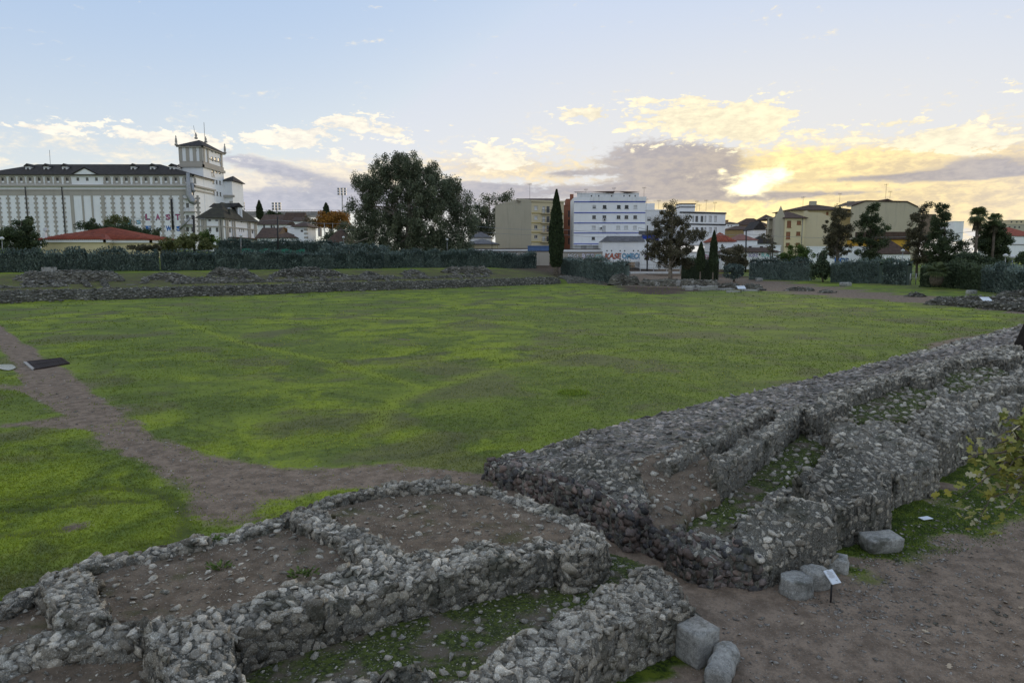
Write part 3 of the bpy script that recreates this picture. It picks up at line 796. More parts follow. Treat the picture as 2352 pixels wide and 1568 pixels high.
    root = empty('ruined_stand', (c.x, c.y, -.3), 'long tumbled stone stand of the circus running along the near edge of the lawn', 'ruin')
    v_all = r.V
    n = np.cross(r.V[r.Q[:, 2]] - r.V[r.Q[:, 0]], r.V[r.Q[:, 3]] - r.V[r.Q[:, 1]]); n /= np.linalg.norm(n, axis=1)[:, None] + 1e-9
    cen = r.V[r.Q].mean(1); tt = cen[:, 0] * AX[0] + cen[:, 1] * AX[1]
    end_face = (tt < 12.05) & (np.abs(n[:, 2]) < .75)
    for i, kind in enumerate(r.cls):
        sel = r.fc == i
        if not sel.any(): continue
        v, q = r.sub(sel)
        nm, mt = {'moss': ('mossy_floor', MOSS), 'field': ('stony_slope', EARTH), 'wall': ('wall_core', CORE), 'rubble': ('rubble_core', CORE), 'slabs': ('slab_bed', CORE)}[kind]
        link(nm, np_mesh(nm, v, q, mt, smooth=kind in ('moss', 'field')), root)
    K = lambda *ks: np.isin(r.fc, [i for i, k in enumerate(r.cls) if k in ks])
    grow = lambda q: 1 + np.clip((np.hypot(q[:, 0], q[:, 1]) - 20) / 45, 0, .9)
    st = r.steep()
    v, q = r.sub(K('wall', 'rubble') & ~end_face & st)
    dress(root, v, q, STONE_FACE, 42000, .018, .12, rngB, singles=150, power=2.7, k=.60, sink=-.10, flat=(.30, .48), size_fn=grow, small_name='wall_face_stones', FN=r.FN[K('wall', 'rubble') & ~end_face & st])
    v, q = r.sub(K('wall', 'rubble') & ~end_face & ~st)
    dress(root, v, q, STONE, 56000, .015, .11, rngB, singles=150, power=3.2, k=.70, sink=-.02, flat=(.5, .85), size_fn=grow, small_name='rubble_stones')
    v, q = r.sub(end_face)
    fr = empty('passage_facing', (0, 0, 0)); fr.parent = root; fr.matrix_parent_inverse = Matrix.Translation(-Vector(root.location))
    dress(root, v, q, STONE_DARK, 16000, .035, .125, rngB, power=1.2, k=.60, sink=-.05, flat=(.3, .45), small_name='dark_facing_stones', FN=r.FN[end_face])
    bpy.data.objects.remove(fr)
    v, q = r.sub(K('slabs'))
    dress(root, v, q, STONE_FLAT, 16000, .05, .14, rngB, power=1.4, k=.70, sink=.0, flat=(.22, .4), size_fn=grow, small_name='flat_paving_stones')
    v, q = r.sub(K('field', 'moss'))
    dress(root, v, q, STONE, 2000, .015, .11, rngB, power=4.5, k=1.1, sink=.1, small_name='loose_stones', size_fn=grow)
    return r
RB = build_ruin_b()

# ================================================================== far ruins on the opposite bank and at the starting gates
def HIT(x, y, far=900):
    """where the sight line through picture position (x, y) meets the ground"""
    d = ray(x, y); t = np.concatenate([np.arange(4, 60, .1), np.arange(60, far, .25)])
    X = d[0] * t; Y = d[1] * t; Z = CAMZ + d[2] * t
    g = ground_z(X, Y); k = np.argmax(Z < g)
    return Vector((X[k], Y[k], g[k]))
rngF = np.random.default_rng(21)
FAR_CORE = m_stone('far_rubble_core', (.09, .09, .075), (.14, .135, .11), (.26, .26, .24), .5, .3, 1.6)
FAR_STONE = m_stone('far_rubble', (.135, .135, .12), (.25, .24, .21), (.42, .42, .40), .45, .45, 2.5)
def rubble_wall(name, label, path, h, hw, nst, rr=(.10, .30), hvar=.5, taper=1.0, group=None, parent=None, cat='ruin', mat=None, gap=0.0, seed=0, step=.35):
    """a lumpy, broken rubble wall standing along a world path (list of Vectors on the ground)"""
    path = [Vector(p) for p in path]
    L = [0.0]
    for a, b in zip(path[:-1], path[1:]): L.append(L[-1] + (b - a).length)
    n = max(4, int(L[-1] / step)); tt = np.linspace(0, L[-1], n)
    px = np.interp(tt, L, [p.x for p in path]); py = np.interp(tt, L, [p.y for p in path])
    dx = np.gradient(px); dy = np.gradient(py); ln = np.hypot(dx, dy); nxn, nyn = -dy / ln, dx / ln
    cs = np.array([-1.12, -1.0, -.92, -.6, -.2, .2, .6, .92, 1.0, 1.12]); pr = np.array([-.15, .25, .8, .97, 1.04, 1.04, .97, .8, .25, -.15])
    hn = (1 - hvar) + 2 * hvar * fbm(tt * .35 + seed * 13.7, tt * 0 + seed, 61 + seed, 4)
    if gap: hn = hn * sstep(fbm(tt * .16 + seed * 3.3, tt * 0 + 5 + seed, 71, 2), gap - .12, gap + .1)
    tp = np.minimum(1, np.minimum(tt, L[-1] - tt) / max(taper, 1e-3)) if taper > 0 else np.ones(n)
    X = px[:, None] + nxn[:, None] * cs * hw + (fbm(tt[:, None] * .8 + cs * 3, cs + tt[:, None] * 0, 81 + seed, 3) - .5) * .35 * hw
    Y = py[:, None] + nyn[:, None] * cs * hw + (fbm(tt[:, None] * .8 + cs * 3, cs + 7 + tt[:, None] * 0, 85 + seed, 3) - .5) * .35 * hw
    gr = ground_z(X, Y)
    ridge = np.minimum(gr[:, 4:6].mean(1), np.inf)
    gr = np.where(gap and hn[:, None] < .12, gr - .3, gr)
    Z = gr + (h * hn * (.15 + .85 * tp))[:, None] * pr
    V = np.stack([X, Y, Z], -1).reshape(-1, 3); m = len(cs)
    id_ = np.arange(n * m).reshape(n, m)
    Q = np.stack([id_[:-1, :-1], id_[1:, :-1], id_[1:, 1:], id_[:-1, 1:]], -1).reshape(-1, 4)
    c = path[len(path) // 2]
    root = parent or empty(name, c, label, cat, group)
    link('wall_core', np_mesh('wall_core', V, Q, mat or FAR_CORE, smooth=False), root)
    hq = (hn * (.15 + .85 * tp))[np.repeat(np.arange(n - 1), m - 1)]; Qs = Q[hq > .30]
    if len(Qs) < 4: Qs = Q
    dress(root, V, Qs, mat or FAR_STONE, nst, rr[0], rr[1], rngF, power=2.0, k=.8, sink=.25, bigr=.6)
    return root
def line_tw(t0, t1, w, n=40, wob=.3):
    out = []
    for k in range(n + 1):
        t = t0 + (t1 - t0) * k / n; q = TW(t, w + (vnoise(np.array([t * .2]), np.array([w]), 5)[0] - .5) * wob); q.z = gz1(q.x, q.y); out.append(q)
    return out
rubble_wall('podium_wall', 'long low rubble podium wall at the far edge of the lawn', line_tw(-22, 116, -114.05, 80, .1), .22, .62, 7000, (.10, .28), .25, 2, seed=1)
rubble_wall('terrace_wall', 'low broken stone terrace just above the far podium wall', line_tw(-22, 98, -117.8, 60, .8), .42, .4, 2600, (.10, .30), .5, 2, gap=.40, seed=2)
rubble_wall('terrace_wall', 'second broken stone terrace on the far grass bank, below the vault stubs', line_tw(-22, 84, -121.0, 60, 1.2), .42, .4, 2000, (.10, .30), .6, 2, gap=.48, seed=3)
def px_path(pts): return [HIT(x, y) for x, y in pts]
def stub(root, x0, y0, x1, y1, h, seed):
    rubble_wall('', '', [HIT(x0, y0), HIT(x1, y1)], h, .38, 90, (.10, .24), .35, 1.0, parent=root, seed=seed)
MND = [('long pale rubble mound with a square knob, leftmost on the far bank', [(34, 643), (110, 646), (200, 645), (285, 645)], 2.3, 1.5, 1300, [(62, 645, 72, 660), (118, 646, 130, 661), (188, 646, 205, 661), (236, 645, 244, 662)]),
       ('low rubble mound with a flat top, second from the left on the far bank', [(328, 641), (380, 642), (441, 642)], 1.6, 1.3, 700, [(335, 642, 330, 652), (390, 642, 410, 652), (428, 642, 450, 650)]),
       ('rounded rubble hump before the hedge, third on the far bank', [(476, 632), (515, 633), (552, 636), (590, 640)], 1.9, 1.3, 800, [(480, 636, 478, 648), (550, 637, 566, 650), (588, 640, 602, 650)]),
       ('broad broken vault below a raised pale block, middle of the far bank', [(622, 635), (680, 635), (740, 634), (793, 634)], 1.7, 1.3, 1200, [(625, 636, 618, 646), (660, 636, 676, 650), (700, 635, 716, 648), (735, 635, 752, 647)]),
       ('small low vault stub with two trailing walls, right of the raised block', [(826, 634), (850, 633), (874, 634)], 1.3, 1.1, 360, [(830, 635, 850, 647), (870, 635, 892, 647)]),
       ('small vault stub between two larger ones on the far bank', [(922, 630), (950, 629), (976, 631)], 1.5, 1.1, 420, [(930, 631, 945, 640), (960, 631, 985, 640)]),
       ('high stepped rubble vault at the right of the far bank', [(1016, 626), (1050, 626), (1090, 627), (1132, 630)], 2.3, 1.4, 900, [(1042, 628, 1060, 641), (1068, 628, 1086, 640), (1090, 628, 1106, 638), (1112, 629, 1122, 636)])]
for i, (lb, pts, h, hw, ns, st) in enumerate(MND):
    rt = rubble_wall('ruined_vault', lb, px_path(pts), h * .62, hw * .62, ns, (.10, .30), .38, 2.2, group='vault stubs on the far bank', seed=10 + i)
    for k, q in enumerate(st): stub(rt, *q, .38, 30 + 5 * i + k)
    if i == 3:
        a, b = P(668, 622, HIT(668, 634).y + 2), P(739, 621, HIT(739, 634).y + 2)
        rubble_wall('', '', [a, b], 1.25, 1.0, 300, (.15, .4), .12, .8, parent=rt, seed=71)
    if i == 0:
        a = HIT(109, 645); MBk = MB().box((a.x, a.y + .6, a.z + 1.7), (1.7, 1.0, .7)); MBk.build('knob_block', GRANITE, rt)
# slope right of the podium: stony turf and the starting gates
rubble_wall('stony_bank', 'stony grass slope beside the end of the podium wall', px_path([(1290, 640), (1340, 646), (1395, 652)]), .7, 2.2, 500, (.10, .26), .6, 3, seed=80)
GATES = [('tall grey rubble lump where the starting gates begin, right of the podium', [(1402, 656), (1430, 655), (1470, 654)], 2.2, 1.2, 500),
         ('long low wall of rubble and squared blocks before the bare trees', [(1470, 656), (1530, 657), (1600, 659), (1652, 660)], 1.3, .9, 800),
         ('short low rubble wall left of the small white sign', [(1656, 661), (1700, 664)], 1.0, .8, 220),
         ('short low rubble wall behind the small white sign', [(1703, 664), (1750, 668)], 1.1, .8, 220),
         ('flat scatter of stones on the bare earth, middle of the gates', [(1800, 667), (1870, 668)], .5, .9, 200),
         ('small flat stone heap beside the far lawn', [(1880, 672), (1914, 673)], .45, .8, 120),
         ('lone low stone heap on the bare earth near the curved kerb', [(2082, 680), (2122, 682)], .5, .8, 120)]
for i, (lb, pts, h, hw, ns) in enumerate(GATES):
    rubble_wall('gate_wall', lb, px_path(pts), h, hw, ns, (.12, .34), .35, 1.0, group='low walls of the starting gates', seed=90 + i)
rubble_wall('tower_footing', 'back row of the broken stone footing at the right edge of the lawn', px_path([(2140, 692), (2200, 690), (2290, 694), (2420, 702)]), .55, .7, 600, (.10, .28), .4, 1, seed=110)
rubble_wall('tower_footing', 'front row of the broken stone footing, nearest the lawn at the right', px_path([(2125, 699), (2200, 703), (2290, 711), (2420, 722)]), .75, .7, 700, (.10, .28), .35, 1, seed=111)
rubble_wall('tower_footing', 'dark rubble pile at the right edge beyond the footing rows', px_path([(2290, 684), (2352, 682), (2420, 684)]), .9, .9, 300, (.10, .28), .35, 1, seed=112)
def ashlar(x, y, sx, sy, sz, rz, label, name='stone_block', group=None, mat=None):
    p = HIT(x, y); o = empty(name, p)
    o2 = rough_block(name, (p.x, p.y, p.z + sz / 2 - .04), (sx, sy, sz), rz, mat or GRANITE, rz * 7 + x)
    bpy.data.objects.remove(o)
    return tag(o2, label, 'block', group)
def rough_block(name, c, size, rz, mat, seed, cuts=6, amp=.035, rnd_c=.12, shape=None):
    """a squared block with chipped, rounded edges"""
    bm = bmesh.new(); bmesh.ops.create_cube(bm, size=2.0)
    bmesh.ops.subdivide_edges(bm, edges=bm.edges[:], cuts=cuts, use_grid_fill=True)
    M = Matrix.Rotation(rz, 3, 'Z'); hs = Vector(size) / 2; mn = min(hs)
    for v in bm.verts:
        q = v.co.copy(); 
        e = sorted([abs(q.x), abs(q.y), abs(q.z)]); k = max(0, e[1] - .84) / .16
        p = Vector((q.x * hs.x, q.y * hs.y, q.z * hs.z))
        nn = mnoise.fractal(p * (1.6 / max(hs)) + Vector((seed, seed * .37, 0)), 1.0, 2.0, 4)
        p *= 1 - k * k * rnd_c * (.6 + .9 * abs(nn)); p += p.normalized() * nn * amp * mn * 2
        if shape: p = shape(p, hs)
        v.co = M @ p
    me = bpy.data.meshes.new(name); bm.to_mesh(me); bm.free(); me.materials.append(mat); me.polygons.foreach_set('use_smooth', [True] * len(me.polygons))
    o = bpy.data.objects.new(name, me); COL.objects.link(o); o.location = c
    return o
for i, (x, y, sx, sz, lb) in enumerate([
        (1430, 655, 2.6, 1.3, 'squared granite block at the foot of the tall rubble lump'), (1515, 657, 2.0, .9, 'pale squared block on top of the long gate wall'),
        (1565, 658, 2.3, 1.3, 'squared block in the middle of the long gate wall'), (1600, 659, 2.2, 1.3, 'squared block near the right end of the long gate wall'),
        (1577, 664, 2.0, .7, 'low dark block fallen before the long gate wall'), (1583, 667, 1.5, .8, 'leftmost of the row of cut blocks on the lawn edge'),
        (1596, 665, 2.2, .9, 'second of the row of cut blocks on the lawn edge'), (1616, 668, 2.0, .9, 'third of the row of cut blocks on the lawn edge'),
        (1636, 667, 2.0, 1.0, 'tall end block of the row of cut blocks'), (1664, 667, 3.4, .45, 'flat slab lying right of the row of cut blocks'),
        (1723, 669, 3.2, .4, 'flat slab lying just below the small white sign'), (1684, 672, 2.4, .35, 'thin slab on the grass edge below the gate walls'),
        (1942, 657, 2.4, .8, 'pale stone heap block on the far strip of lawn'), (1743, 646, 1.6, .8, 'small pale block on the far lawn below the hedge'), (2231, 676, 1.4, .7, 'dark squat block on the far lawn at the right')]):
    ashlar(x, y, sx, 1.0, sz, .15 * ((i * 7) % 5 - 2), lb, group='cut blocks at the starting gates')

# ================================================================== foliage
def leaf_quads(C, A, Lr, Wr, rng, bend=0):
    n = len(C)
    A = A / (np.linalg.norm(A, axis=1)[:, None] + 1e-9)
    b = np.cross(A, rng.normal(0, 1, (n, 3))); b /= np.linalg.norm(b, axis=1)[:, None] + 1e-9
    L = (Lr * rng.uniform(.7, 1.3, n))[:, None] / 2; W = (Wr * rng.uniform(.7, 1.3, n))[:, None] / 2
    V = np.stack([C - A * L, C + b * W, C + A * L, C - b * W], 1).reshape(-1, 3)
    F = np.arange(4 * n).reshape(n, 4)
    return V, F
def clump_cloud(ells, nclump, cr, nleaf, rng, droop=0.0, shell=.5, up=0.0):
    """ells: (cx,cy,cz,rx,ry,rz); clumps fill the ellipsoids, leaves fill the clumps"""
    vol = np.array([e[3] * e[4] * e[5] for e in ells]) ** .67; pick = rng.choice(len(ells), nclump, p=vol / vol.sum())
    E = np.array(ells)[pick]
    d = rng.normal(0, 1, (nclump, 3)); d /= np.linalg.norm(d, axis=1)[:, None]
    rr = rng.random(nclump) ** shell
    cc = E[:, :3] + d * E[:, 3:] * rr[:, None] * .92
    R = cr * rng.uniform(.55, 1.35, nclump)
    li = rng.integers(0, nclump, nleaf)
    dd = rng.normal(0, 1, (nleaf, 3)); dd /= np.linalg.norm(dd, axis=1)[:, None]
    pp = cc[li] + dd * (R[li] * rng.random(nleaf) ** .45)[:, None] * np.array([1, 1, .8 + droop * .5])
    ax_ = rng.normal(0, 1, (nleaf, 3)) + np.array([0, 0, -droop * 2 + up * 2]) + dd * .5
    tone = (rng.random(nclump)[li] * .75 + rng.random(nleaf) * .25)
    return cc, R, pp, ax_, tone
def limb_tubes(mb, base, top, targets, r0, rng, forks=5):
    base = Vector(base); top = Vector(top)
    ax_ = top - base
    mid = [base + ax_ * k + Vector((rng.normal(0, .02) * ax_.length, rng.normal(0, .02) * ax_.length, 0)) * (1 if 0 < k < 1 else 0) for k in (0, .25, .5, .75, 1)]
    mb.tube(mid, [r0, r0 * .8, r0 * .6, r0 * .42, r0 * .2], 7)
    for q in targets:
        q = Vector(q); k = min(.95, max(.22, (q.z - base.z) / max(ax_.length, .1) * rng.uniform(.45, .8)))
        s = base + ax_ * k
        m1 = s.lerp(q, .5) + Vector((0, 0, (q - s).length * rng.uniform(-.05, .15)))
        rr = r0 * (.46 - .3 * k)
        mb.tube([s, m1, q], [rr, rr * .6, rr * .2], 5, False)
BARK = m_plain('bark', (.16, .135, .11), (.075, .062, .05), 3.0, .95, .15, .6)
BARK_PALE = m_plain('pale_bark', (.34, .30, .25), (.17, .145, .12), 2.0, .9, .15, .5)
LF = dict(
    euc=m_leaf('eucalyptus_leaf', (0.072, 0.097, 0.063), (0.172, 0.193, 0.121), .55),
    dark=m_leaf('dark_leaf', (0.041, 0.062, 0.033), (0.094, 0.124, 0.058), .4),
    olive=m_leaf('olive_leaf', (0.076, 0.097, 0.036), (0.159, 0.172, 0.062), .4),
    brown=m_leaf('brownish_leaf', (0.072, 0.069, 0.044), (0.145, 0.132, 0.080), .4, True),
    autumn=m_leaf('autumn_leaf', (.22, .105, .020), (.36, .185, .035), .35),
    cyp=m_leaf('cypress_leaf', (0.022, 0.037, 0.019), (0.055, 0.077, 0.033), .35, False),
    blue=m_leaf('blue_hedge_leaf', (0.055, 0.083, 0.076), (0.166, 0.214, 0.193), .45, False),
    hedge=m_leaf('green_hedge_leaf', (0.036, 0.058, 0.033), (0.103, 0.135, 0.076), .45, False),
    palm=m_leaf('palm_leaf', (0.062, 0.090, 0.034), (0.145, 0.179, 0.076), .3),
    fresh=m_leaf('fresh_leaf', (0.062, 0.103, 0.028), (0.131, 0.193, 0.048), .4))
def tree(name, label, cat, x, ybase, Y, ells_px, nclump, crm, nleaf, leaf, mat, trunk_r=.35, droop=0.0, shell=.5, bark=None, aspect=.5, depth=1.0, seed=0, limbs=10, top=None, group=None, up=0.0, zbase=None):
    """a tree standing Y metres ahead; its crown given as ellipses in the picture, filled out in depth"""
    rng = np.random.default_rng(1000 + seed)
    b = P(x, ybase, Y); zb = b.z if zbase is None else zbase
    b.z = min(b.z, gz1(b.x, b.y) + .0) if zbase is None else zbase
    ells = []
    for (ex, ey, rx, ry) in ells_px:
        q = P(ex, ey, Y); k = Y / FPX
        ells.append((q.x, Y + rng.normal(0, .25) * rx * k * depth, q.z, rx * k, rx * k * depth, ry * k))
    cc, R, pp, ax_, tone = clump_cloud(ells, nclump, crm, nleaf, rng, droop, shell, up)
    root = empty(name, b, label, cat, group)
    tops = max(e[2] + e[5] * .5 for e in ells); ce = np.array(ells)
    cx, cy = np.average(ce[:, 0], weights=ce[:, 3]), np.average(ce[:, 1], weights=ce[:, 3])
    mb = MB(); tg = [cc[i] for i in rng.choice(len(cc), min(limbs, len(cc)), replace=False)]
    limb_tubes(mb, b - Vector((0, 0, .3)), (cx, cy, tops if top is None else top), tg, trunk_r, rng)
    mb.build('trunk', bark or BARK, root)
    V, F = leaf_quads(pp, ax_, leaf, leaf * aspect, rng)
    link('crown', np_mesh('crown', V, F, mat, tone), root)
    return root
def spindle(name, label, x, ytop, ybot, ybase, Y, wpx, nleaf, leaf, mat, seed, bark=None, group=None, widest=.35, trunk_r=.22, cat='tree'):
    """columnar conifer"""
    rng = np.random.default_rng(2000 + seed); k = Y / FPX
    b = P(x, ybase, Y); zt = P(x, ytop, Y).z; zb = P(x, ybot, Y).z; H = zt - zb; W = wpx * k / 2
    root = empty(name, b, label, cat, group)
    mb = MB(); mb.tube([b - Vector((0, 0, 1.2)), (b.x, b.y, zb + H * .15), (b.x, b.y, zt - H * .1)], [trunk_r * 1.2, trunk_r, .04], 8); mb.build('trunk', bark or BARK, root)
    u = rng.random(nleaf); th = rng.uniform(0, 2 * math.pi, nleaf)
    prof = np.interp(u, [0, .06, widest, .7, .9, 1], [.55, .8, 1.0, .68, .3, .03])
    lump = 1 + .22 * (fbm(th * 2.2, u * 14, 7 + seed, 3) - .5) * 2
    r = W * prof * lump * (rng.random(nleaf) ** .22)
    C = np.stack([b.x + r * np.cos(th), b.y + r * np.sin(th), zb + u * H], 1)
    A = np.stack([np.cos(th) * .45, np.sin(th) * .45, np.full(nleaf, 1.0)], 1) + rng.normal(0, .25, (nleaf, 3))
    V, F = leaf_quads(C, A, leaf, leaf * .38, rng)
    # solid heart so that no sky shows through the dense column
    zz = np.linspace(0, 1, 14); pr = np.interp(zz, [0, .06, widest, .7, .9, 1], [.5, .7, .86, .55, .2, .02]) * W
    ring = np.arange(10) * 2 * math.pi / 10
    HV = np.stack([b.x + pr[:, None] * np.cos(ring), b.y + pr[:, None] * np.sin(ring), np.broadcast_to((zb + zz * H * .97)[:, None], (14, 10))], -1).reshape(-1, 3)
    i0 = np.arange(14 * 10).reshape(14, 10); HF = np.stack([i0[:-1], np.roll(i0, -1, 1)[:-1], np.roll(i0, -1, 1)[1:], i0[1:]], -1).reshape(-1, 4)
    V2 = np.concatenate([V, HV]); F2 = np.concatenate([F, HF + len(V)]); tone = np.concatenate([rng.random(nleaf) ** 1.4, np.zeros(len(HF))])
    link('crown', np_mesh('crown', V2, F2, mat, tone), root)
    return root
def hedge(label, ptsb, heights, width, nper, mat, seed, leaf=.42, group='clipped hedges round the arena', bush=3.2, cat='hedge', ztop=None):
    """ptsb: world base points; heights at each"""
    rng = np.random.default_rng(3000 + seed)
    ptsb = [Vector(p) for p in ptsb]; heights = list(heights)
    for i, p in enumerate(ptsb):
        g = gz1(p.x, p.y) - .05
        heights[i] += p.z - g; p.z = g
    L = [0.0]
    for a, b in zip(ptsb[:-1], ptsb[1:]): L.append(L[-1] + (b - a).length)
    tot = L[-1]; n = int(tot * nper)
    bx = np.interp(np.linspace(0, tot, 200), L, [p.x for p in ptsb]); 
    edges = [0.0]
    while edges[-1] < tot: edges.append(edges[-1] + bush * rng.uniform(.6, 1.5))
    edges = np.array(edges); nb = len(edges)
    hb = rng.uniform(.83, 1.08, nb); tb = rng.random(nb); gp = rng.random(nb)
    a = rng.random(n) * tot; k = np.clip(np.searchsorted(edges, a) - 1, 0, nb - 2)
    f = (a - edges[k]) / (edges[k + 1] - edges[k])
    px = np.interp(a, L, [p.x for p in ptsb]); py = np.interp(a, L, [p.y for p in ptsb]); pz = np.interp(a, L, [p.z for p in ptsb]); hh = np.interp(a, L, heights)
    i = np.clip(np.searchsorted(L, a) - 1, 0, len(ptsb) - 2)
    dirs = np.array([((b - a_).normalized())[:2] for a_, b in zip(ptsb[:-1], ptsb[1:])])[i]
    nrm = np.stack([dirs[:, 1], -dirs[:, 0]], 1)
    flip = np.where((nrm[:, 0] * px + nrm[:, 1] * py) > 0, -1.0, 1.0)[:, None]; nrm = nrm * flip     # towards the viewer's side
    h = hh * hb[k] * (1 - .10 * np.abs(2 * f - 1) ** 3)
    on_top = rng.random(n) < .30
    back = (~on_top) & (rng.random(n) < .25)
    u = rng.random(n) ** .85
    depth_in = rng.random(n) ** 2 * .35
    off = np.where(on_top, rng.uniform(-.5, .5, n) * width, np.where(back, -1, 1) * (width / 2 * (1 - .30 * np.abs(2 * f - 1) ** 4) - depth_in))
    z = np.where(on_top, h * (1 - .06 * rng.random(n)) + rng.random(n) ** 5 * .9, u * h)
    C = np.stack([px + nrm[:, 0] * off, py + nrm[:, 1] * off, pz + z], 1)
    A = np.concatenate([nrm * np.where(on_top, .1, np.where(back, -.6, .6))[:, None], np.full((n, 1), 1.0)], 1) + rng.normal(0, .32, (n, 3))
    V, F = leaf_quads(C, A, leaf, leaf * .42, rng)
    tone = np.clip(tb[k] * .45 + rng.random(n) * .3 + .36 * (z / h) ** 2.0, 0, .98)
    # inner body
    m = max(2, int(tot / 1.0)); s_ = np.linspace(0, tot, m); qx = np.interp(s_, L, [p.x for p in ptsb]); qy = np.interp(s_, L, [p.y for p in ptsb]); qz = np.interp(s_, L, [p.z for p in ptsb]); qh = np.interp(s_, L, heights) * .9
    dx = np.gradient(qx); dy = np.gradient(qy); ln = np.hypot(dx, dy); nx_, ny_ = dy / ln, -dx / ln
    hw = width * .30; rows = []
    for sgn, zz in ((-1, -.02), (-1, .92), (-.6, 1.0), (.6, 1.0), (1, .92), (1, -.02)):
        rows.append(np.stack([qx + nx_ * hw * sgn, qy + ny_ * hw * sgn, qz + qh * zz], 1))
    HV = np.concatenate(rows); id_ = np.arange(6 * m).reshape(6, m); HF = np.stack([id_[:-1, :-1], id_[:-1, 1:], id_[1:, 1:], id_[1:, :-1]], -1).reshape(-1, 4)
    ends = np.array([[id_[0, 0], id_[1, 0], id_[4, 0], id_[5, 0]], [id_[0, -1], id_[1, -1], id_[4, -1], id_[5, -1]]])
    HF = np.concatenate([HF, ends])
    root = empty('hedge', ptsb[0], label, cat, group)
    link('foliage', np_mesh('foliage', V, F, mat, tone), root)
    link('inner_branches', np_mesh('inner_branches', HV, HF, mat, np.zeros(len(HF))), root)
    return root
def wpts(pts): return [P(x, y, Y) for x, y, Y in pts]
def hpts(t0, t1, w, n=12):
    out = []
    for k in range(n + 1): q = TW(t0 + (t1 - t0) * k / n, w); q.z = gz1(q.x, q.y) - .05; out.append(q)
    return out
HB = LF['blue']; HG = LF['hedge']
hedge('tall blue-green clipped hedge in front of the red-roofed yellow house', hpts(-14, 36, -141.6), [3.45] * 13, 2.2, 620, HB, 1)
hedge('clipped blue-green hedge behind the middle of the far bank, left of the big eucalyptus', hpts(36.6, 84, -141.6), [3.7] * 13, 2.2, 620, HB, 2)
hedge('clipped hedge in front of the big eucalyptus, ending at the tall cypress', hpts(84.6, 134, -141.9), [3.9] * 13, 2.2, 620, HB, 3, bush=2.6)
hedge('lower blue-green hedge sloping down right of the tall cypress', wpts([(1294, 620, 178), (1330, 625, 172), (1390, 630, 166), (1440, 637, 160)]), [3.4, 3.5, 3.5, 3.6], 2.4, 420, HB, 4)
hedge('clipped hedge below the yellow apartment house, left of the weeping conifer', wpts([(1722, 633, 168), (1790, 634, 164), (1862, 635, 158)]), [3.6] * 3, 2.2, 380, HB, 5)
hedge('clipped hedge between the weeping conifer and a small gap', wpts([(1912, 637, 150), (1960, 638, 146), (2022, 640, 141)]), [3.6] * 3, 2.2, 380, HB, 6)
hedge('short clipped hedge just left of the wire gate by the stubby palm', wpts([(2032, 641, 139), (2088, 642, 134)]), [3.5] * 2, 2.2, 380, HB, 7)
hedge('dark green hedge behind the stubby palm', wpts([(2118, 645, 128), (2200, 650, 122), (2262, 657, 114)]), [3.3] * 3, 2.2, 400, HG, 8)
hedge('pale blue-green hedge at the right edge of the picture', wpts([(2266, 658, 113), (2310, 664, 107), (2352, 670, 102), (2480, 686, 90)]), [3.5] * 4, 2.4, 400, HB, 9)
hedge('dark clipped conifer hedge on the station side, behind the blue-green hedge', wpts([(500, 577, 170), (600, 578, 178), (700, 578, 188), (775, 578, 196)]), [2.6] * 4, 2.2, 240, LF['blue'], 10, leaf=.5)
hedge('dark hedge under the twin small cypresses', wpts([(1566, 619, 172), (1650, 622, 168)]), [3.0] * 2, 1.6, 240, HG, 11)

# --- trees, left to right
tree('conifer_tree', 'broad dark conifer at the left edge beside the yellow house', 'tree', 52, 580, 140, [(52, 515, 30, 22), (40, 545, 46, 24), (66, 548, 40, 24), (50, 566, 52, 14)], 90, 1.0, 9000, .5, LF['dark'], .3, .1, seed=1)
tree('dark_shrub', 'low dark shrub at the very left edge before the silo', 'shrub', 6, 575, 150, [(4, 556, 12, 14)], 14, .8, 1500, .45, LF['dark'], .1, seed=2)
tree('bushy_tree', 'dark bushy tree just behind the red tiled roof', 'tree', 230, 560, 185, [(212, 518, 34, 14), (250, 524, 40, 14), (300, 528, 34, 13), (330, 540, 26, 14)], 60, 1.3, 7000, .5, LF['dark'], .3, seed=3)
tree('feathery_tree', 'pale feathery tree rising behind the red tiled roof', 'tree', 270, 560, 192, [(262, 502, 14, 8), (285, 508, 16, 8), (250, 512, 12, 7)], 26, 1.1, 1600, .5, LF['olive'], .16, seed=4)
tree('bushy_tree', 'upright dark tree before the blue graffiti on the silo', 'tree', 358, 575, 165, [(360, 535, 12, 18), (352, 552, 16, 18), (372, 558, 16, 16)], 34, .9, 3400, .45, LF['dark'], .2, seed=5)
tree('olive_shrub', 'wide olive green shrub right of the yellow house', 'shrub', 420, 585, 142, [(400, 560, 36, 16), (450, 557, 40, 18), (480, 566, 30, 14), (380, 570, 30, 12), (440, 545, 20, 10)], 90, .8, 8500, .42, LF['olive'], .15, seed=6)
tree('russet_shrub', 'low russet shrub beside the end of the yellow house', 'shrub', 335, 585, 138, [(330, 569, 30, 7), (360, 570, 14, 7)], 26, .6, 2200, .4, LF['brown'], .1, seed=7)
tree('bushy_tree', 'dark green tree against the corner of the silo annex', 'tree', 478, 575, 168, [(475, 545, 16, 16), (492, 552, 14, 14)], 26, .9, 2400, .45, LF['fresh'], .2, seed=8)
spindle('cypress_tree', 'distant dark cypress before the viaduct', 597, 461, 503, 508, 310, 16, 2600, .8, LF['cyp'], 1)
tree('bushy_tree', 'small green tree right of the distant cypress', 'tree', 625, 512, 300, [(618, 494, 8, 9), (632, 494, 10, 8), (641, 494, 8, 8)], 24, 1.2, 1800, .8, LF['dark'], .2, seed=9)
spindle('fir_tree', 'distant pointed fir above the orange tree', 750, 466, 500, 512, 330, 18, 900, .9, LF['cyp'], 2, widest=.12)
